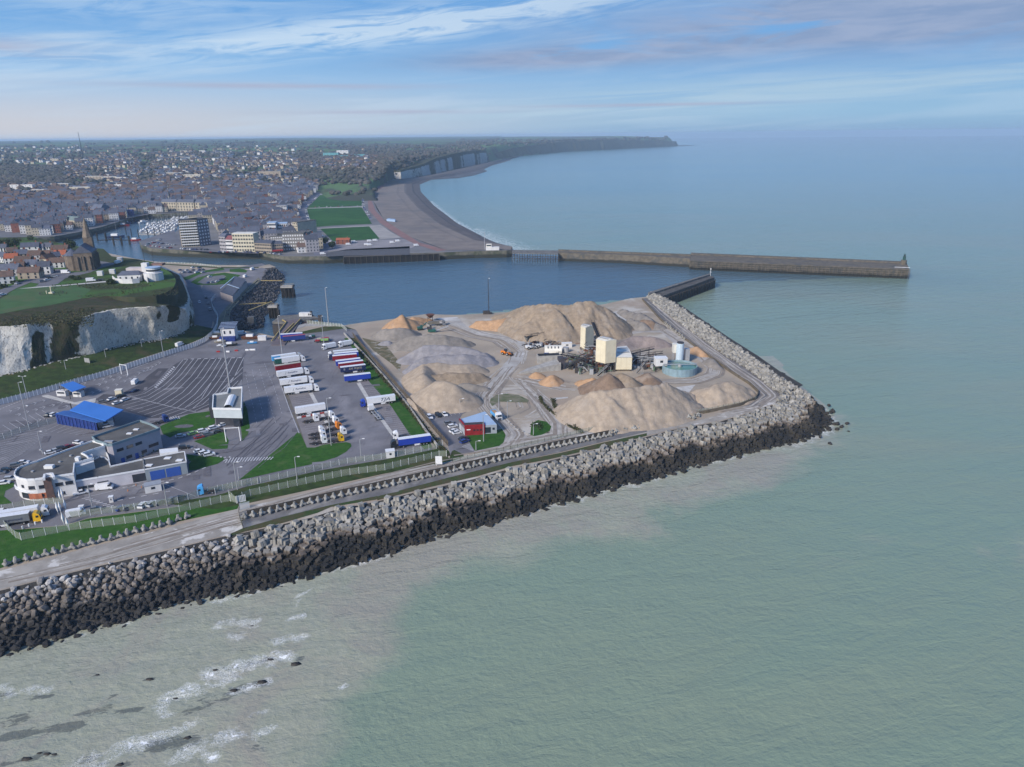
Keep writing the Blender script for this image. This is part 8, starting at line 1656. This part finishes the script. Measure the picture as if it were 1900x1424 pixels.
for px, py, L, h, m, lab in ((480, 330, 60, 14, WALLM['beige'], "castle keep with walls above the western end of town"), (628, 296, 120, 12, mat("turquoise_roof", (.10, .30, .33), (.13, .34, .36), .03, .6), "wide turquoise roofed building on the hill"), (600, 293, 60, 16, MATS["turquoise_roof"], "second turquoise roofed hall on the hill"), (625, 288, 50, 18, OFFW, "white cube between the turquoise roofs"), (655, 292, 70, 9, MATS["turquoise_roof"], "small turquoise roof at the right end")):
    p = hit(px, py); block("hill_building", lab, p, p + Vector((L, 0, 0)), 30, h, m, int(L / 12), 2, flat_=True, roofm=m); o_ = list(COL.objects)[-1]
    [o for o in COL.objects if o.get('label') == lab][0].location.z = p.z
for i, (px, py, L) in enumerate(((95, 300, 60), (120, 301, 50), (150, 301, 55), (175, 302, 40), (215, 300, 60), (235, 298, 40), (335, 284, 70), (370, 283, 60), (160, 335, 90), (190, 336, 80), (215, 337, 60), (300, 328, 120), (340, 332, 100), (20, 352, 110), (95, 350, 90), (130, 356, 100), (200, 352, 70), (60, 362, 60), (345, 335, 80))):
    p = hit(px, py + 2)
    if p: t = block("hill_apartments", "pale flat roofed apartment bar on the hillside, %s of its run" % ORD[i % 16], Vector((p.x, p.y, 0)), Vector((p.x + L * .45, p.y, 0)), 12, 11, (WALLM['cream'], OFFW, WALLM['beige'])[i % 3], 5, 3, flat_=True, roofm=CREAMR, cat="apartments"); t.location.z = p.z; t['group'] = "apartment bars on the hillside"
# woods
b = MB(); V_ = []; F_ = []
def crown(p, s):
    global V_, F_
    vs, fs = BOUL[rr.randrange(6)]; k = len(V_); a = rr.uniform(0, 6.28); c_, s_ = math.cos(a), math.sin(a)
    V_ += [((v[0] * c_ - v[1] * s_) * s + p.x, (v[0] * s_ + v[1] * c_) * s + p.y, v[2] * s * .9 + p.z + s * .5) for v in vs]; F_ += [tuple(k + j for j in f) for f in fs]
for i in range(5200):
    k = rr.random()
    if k < .20: px, py = rr.uniform(-20, 125), rr.uniform(310, 347)
    elif k < .60: px, py = rr.uniform(-20, 720), 262 + rr.random() ** .8 * (110 if rr.random() < .4 else 80)
    elif k < .78: px, py = rr.uniform(560, 760), rr.uniform(285, 333)
    elif k < .93: px, py = rr.uniform(640, 900), rr.uniform(270, 302)
    else: px, py = rr.uniform(850, 1240), rr.uniform(260, 272)
    if .20 <= k < .6 and n2(px * .02, py * .06, 1.0, 5) < -.05 and py > 285: continue
    if px < 300 and py < 279 and n2(px * .03, py * .3, 1, 2) < .1: continue
    p = hit(px, py)
    if p is None: continue
    if p.z < 2.5:
        if rr.random() < .22 and clear(p.x, p.y): crown(p + Vector((0, 0, 3)), rr.uniform(2.5, 5))
        continue
    d = p.length; s = rr.uniform(4, 8) * (1 + d / 6000)
    for j in range(2): crown(p + Vector((rr.gauss(0, s), rr.gauss(0, s), 0)), s * rr.uniform(.6, 1))
me = bpy.data.meshes.new("woods"); me.from_pydata(V_, [], F_); me.materials.append(mat("winter_woods", (.055, .060, .048), (.078, .068, .062), .02, .95, rnd=.35)); o = link("woods", me); o['kind'] = 'stuff'; o['label'] = "bare winter woods and trees on the hills"
# town trees
for i, (c_, x, y) in enumerate((('B', 205, 600), ('B', 120, 690), ('B', 595, 840), ('B', 545, 810), ('B', 90, 770), ('B', 560, 390), ('B', 300, 620))): bush(c_, x, y, 0, 7 if i < 2 else 4, 11 if i < 2 else 7, "dark street tree, %s of those near the seafront blocks" % ORD[i], "tree", 260, None, True, 40 + i, 1.2)
p = hit(154, 292); t = thing("radio_mast", "tall thin radio mast standing on the skyline", "mast", tuple(p)); b = MB(); b.cyl((0, 0, 0), 2.2, 95, 4, r2=.8); b.build("lattice", DARKM, t)
# boats
MARP = g('U', "490,345 600,235 840,185 950,125 1170,115 1185,195 980,225 885,335 745,350", SEA); xs_ = [p.x for p in MARP]; ys_ = [p.y for p in MARP]; n = 0
for r_ in range(60):
    for k in range(60):
        x = min(xs_) + k * 6.6 + (r_ % 2) * 2; y = min(ys_) + r_ * 11.5
        if x > max(xs_) or y > max(ys_) or not inpoly(x, y, MARP) or rr.random() < .12 or n >= 230: continue
        L = rr.choice((8, 10, 12)); c_ = rr.choice(('white', 'white', 'white', 'navy')); n += 1
        boat((x, y, SEA), math.pi / 2 + rr.gauss(0, .06) + (math.pi if rr.random() < .5 else 0), L, PAINTS[c_], "%s hulled %s yacht moored in the crowded marina" % (c_, {8: "small", 10: "medium", 12: "long"}[L]), "sailing_yacht", True, "yachts in the marina")
b = MB()
for y in np.arange(min(ys_), max(ys_), 11.5):
    row_ = [x for x in np.arange(min(xs_), max(xs_), 4) if inpoly(x, y + 6, MARP)]
    if row_: b.box(((row_[0] + row_[-1]) / 2, y + 6, SEA + .3), (row_[-1] - row_[0] + 6, 1.8, .7))
b.tube(g('U', "490,350 745,352 760,345", SEA + .3), 2.4, 0, .7); solo(b.build("pontoon", CONC), "floating pontoons of the marina", "pontoon")
for x, y, L, c_, l in ((310, 255, 20, 'red', "fishing boat with a white cabin and red hull at the left quay"), (240, 262, 12, 'darkred', "small red boat behind the fishing boat"), (345, 222, 16, 'blue', "blue boat against the left quay"), (405, 195, 16, 'blue', "blue boat close to the lock"), (225, 392, 24, 'navy', "dark trawler at the mooring piles"), (450, 425, 16, 'red', "red and white boat at the harbour point"), (545, 215, 18, 'white', "large white yacht alone in front of the marina"), (1030, 140, 26, 'white', "white motor cruiser at the back of the marina")): boat(g1('U', x, y, SEA), .1 if L != 18 else 1.2, L, PAINTS[c_], l, "fishing_boat" if L > 11 else "small_boat", L == 18 or L == 24)
for i, (x, y) in enumerate(((12, 430), (108, 430), (115, 425), (198, 470), (205, 480), (290, 470), (300, 480), (383, 465), (393, 472), (410, 375), (492, 385), (600, 365), (345, 345), (745, 360), (680, 368))):
    b = MB(); b.cyl((0, 0, -2), .9 if y > 400 else .6, 13, 7); solo(b.build("mooring_pile", TIMBER, None, tuple(g1('U', x, y, SEA))), "dark mooring pile, %s from the left in the harbour" % ORD[i], "pile", "mooring piles in the harbour")
b = MB(); b.tube(g('U', "10,420 110,415 200,410 300,420 390,415", SEA + 3), 1.6, 0, 1.0); solo(b.build("catwalk", TIMBER), "dark catwalk joining the mooring piles", "catwalk")
t = thing("lock_bridge", "blue steel bridge at the harbour lock", "bridge", tuple(g1('U', 400, 130))); O_ = Vector(t.location); a, c = g('U', "380,110 850,70", 0); b = MB(); b.beam(a - O_ + Vector((0, 0, 1)), c - O_ + Vector((0, 0, 1)), 10, 2); b.build("deck", CONCD, t); b = MB(); b.box((0, 0, 5), (9, 6, 10)); b.build("tower", BLUEW, t)
# cars of the town
def carrow(crop, s, step, lab, group, z=.1, jit=.5, cross=True, prob=.55):
    pts = resample(g(crop, s, z), step); k = 0
    for i, p in enumerate(pts[:-1]):
        if rr.random() > prob: continue
        h = heading(p, pts[i + 1]) + (math.pi / 2 if cross else 0); c_ = rr.choice(('white', 'white', 'silver', 'silver', 'grey', 'black', 'blue', 'navy', 'red')); t = thing("parked_car", "%s car %s" % (c_, lab), "car", (p.x, p.y, z), h, group)
        link("body", car_body('suv' if k % 3 else 'car', PAINTS[c_]), t); link("window", car_glass('suv' if k % 3 else 'car'), t); k += 1
carrow('W', "10,560 300,556 560,568 700,582", 4.6, "along the quay wall in front of the waterfront blocks", "cars along the waterfront quay", prob=.7); carrow('A', "1080,855 1200,870 1400,885 1560,890", 3.6, "by the quay wall of the harbour point", "cars on the harbour point"); carrow('A', "1120,835 1300,855", 3.6, "in the inner row of the harbour point car park", "cars on the harbour point"); carrow('A', "1080,850 1180,810", 3.6, "in the left row of the harbour point car park", "cars on the harbour point")
carrow('B', "500,740 590,800", 3.4, "beside the nearest seafront lawn", "cars along the seafront lawns"); carrow('B', "445,690 415,600 408,555 505,462", 6, "beside the middle seafront lawn", "cars along the seafront lawns"); carrow('B', "330,640 350,560 440,480", 8, "in the seafront avenue", "cars along the seafront lawns"); carrow('B', "420,553 800,543", 7, "between the two far seafront lawns", "cars along the seafront lawns"); carrow('B', "505,460 810,468", 8, "behind the furthest seafront lawn", "cars along the seafront lawns"); carrow('B', "810,480 812,545 870,640", 7, "along the promenade", "cars along the promenade"); carrow('A', "480,735 760,680 940,640", 7, "on the left fishing quay", "cars on the fishing quay")
for i, (x, y) in enumerate(((740, 800), (830, 820), (850, 795), (890, 790), (700, 818), (1010, 805), (1050, 795), (850, 822), (1180, 825), (520, 885))): car2('B', x, y, x + 14, y - 1, 'van', 'white', "white camper van, %s of those on the seafront square" % ORD[i], "camper vans on the seafront square", z=.1)
t = house(g1('B', 675, 808), 0, "red and white kiosk on the seafront square", 16, 8, 5, 2, 'brick', 'orange', cat="kiosk", name="kiosk"); t = thing("lookout_post", "white lookout building on the quay at the foot of the jetty", "lookout", tuple(g1('B', 1725, 852))); b = MB(); b.box((0, 0, 1.8), (15, 5, 3.6)); b.build("wall", OFFW, t); b = MB(); b.box((-4, 0, 5), (6, 4, 3.6)); b.build("upper_room", CREAMR, t); b = MB(); b.box((-4, -2.05, 5.3), (5, .1, 1.4)); b.build("window", GLASS, t); b = MB(); b.cyl((-9, 3, 0), .25, 20, 5); b.build("flagpole", GALV, t)
b = MB(); b.prism([p + Vector((0, 0, 0)) for p in g('B', "978,648 990,643 1042,648 1038,654")], 0, 3, 0); solo(b.build("beach_centre", flat("pale_sky_blue", (.30, .42, .60))), "sky blue beach building on the shingle edge", "building")
# ------------------------------------------------------------------ air
hz_ = bpy.data.materials.new("hazy_air"); hz_.use_nodes = True; nt_ = hz_.node_tree; nt_.nodes.clear()
vo_ = nt_.nodes.new('ShaderNodeVolumePrincipled'); vo_.inputs['Color'].default_value = (.56, .77, 1.0, 1); vo_.inputs['Density'].default_value = 8.5e-5; vo_.inputs['Anisotropy'].default_value = 0.0
ou_ = nt_.nodes.new('ShaderNodeOutputMaterial'); nt_.links.new(vo_.outputs[0], ou_.inputs['Volume'])
b = MB(); b.box((0, 0, 55), (46000, 46000, 170)); o = b.build("haze", hz_); o['kind'] = 'stuff'
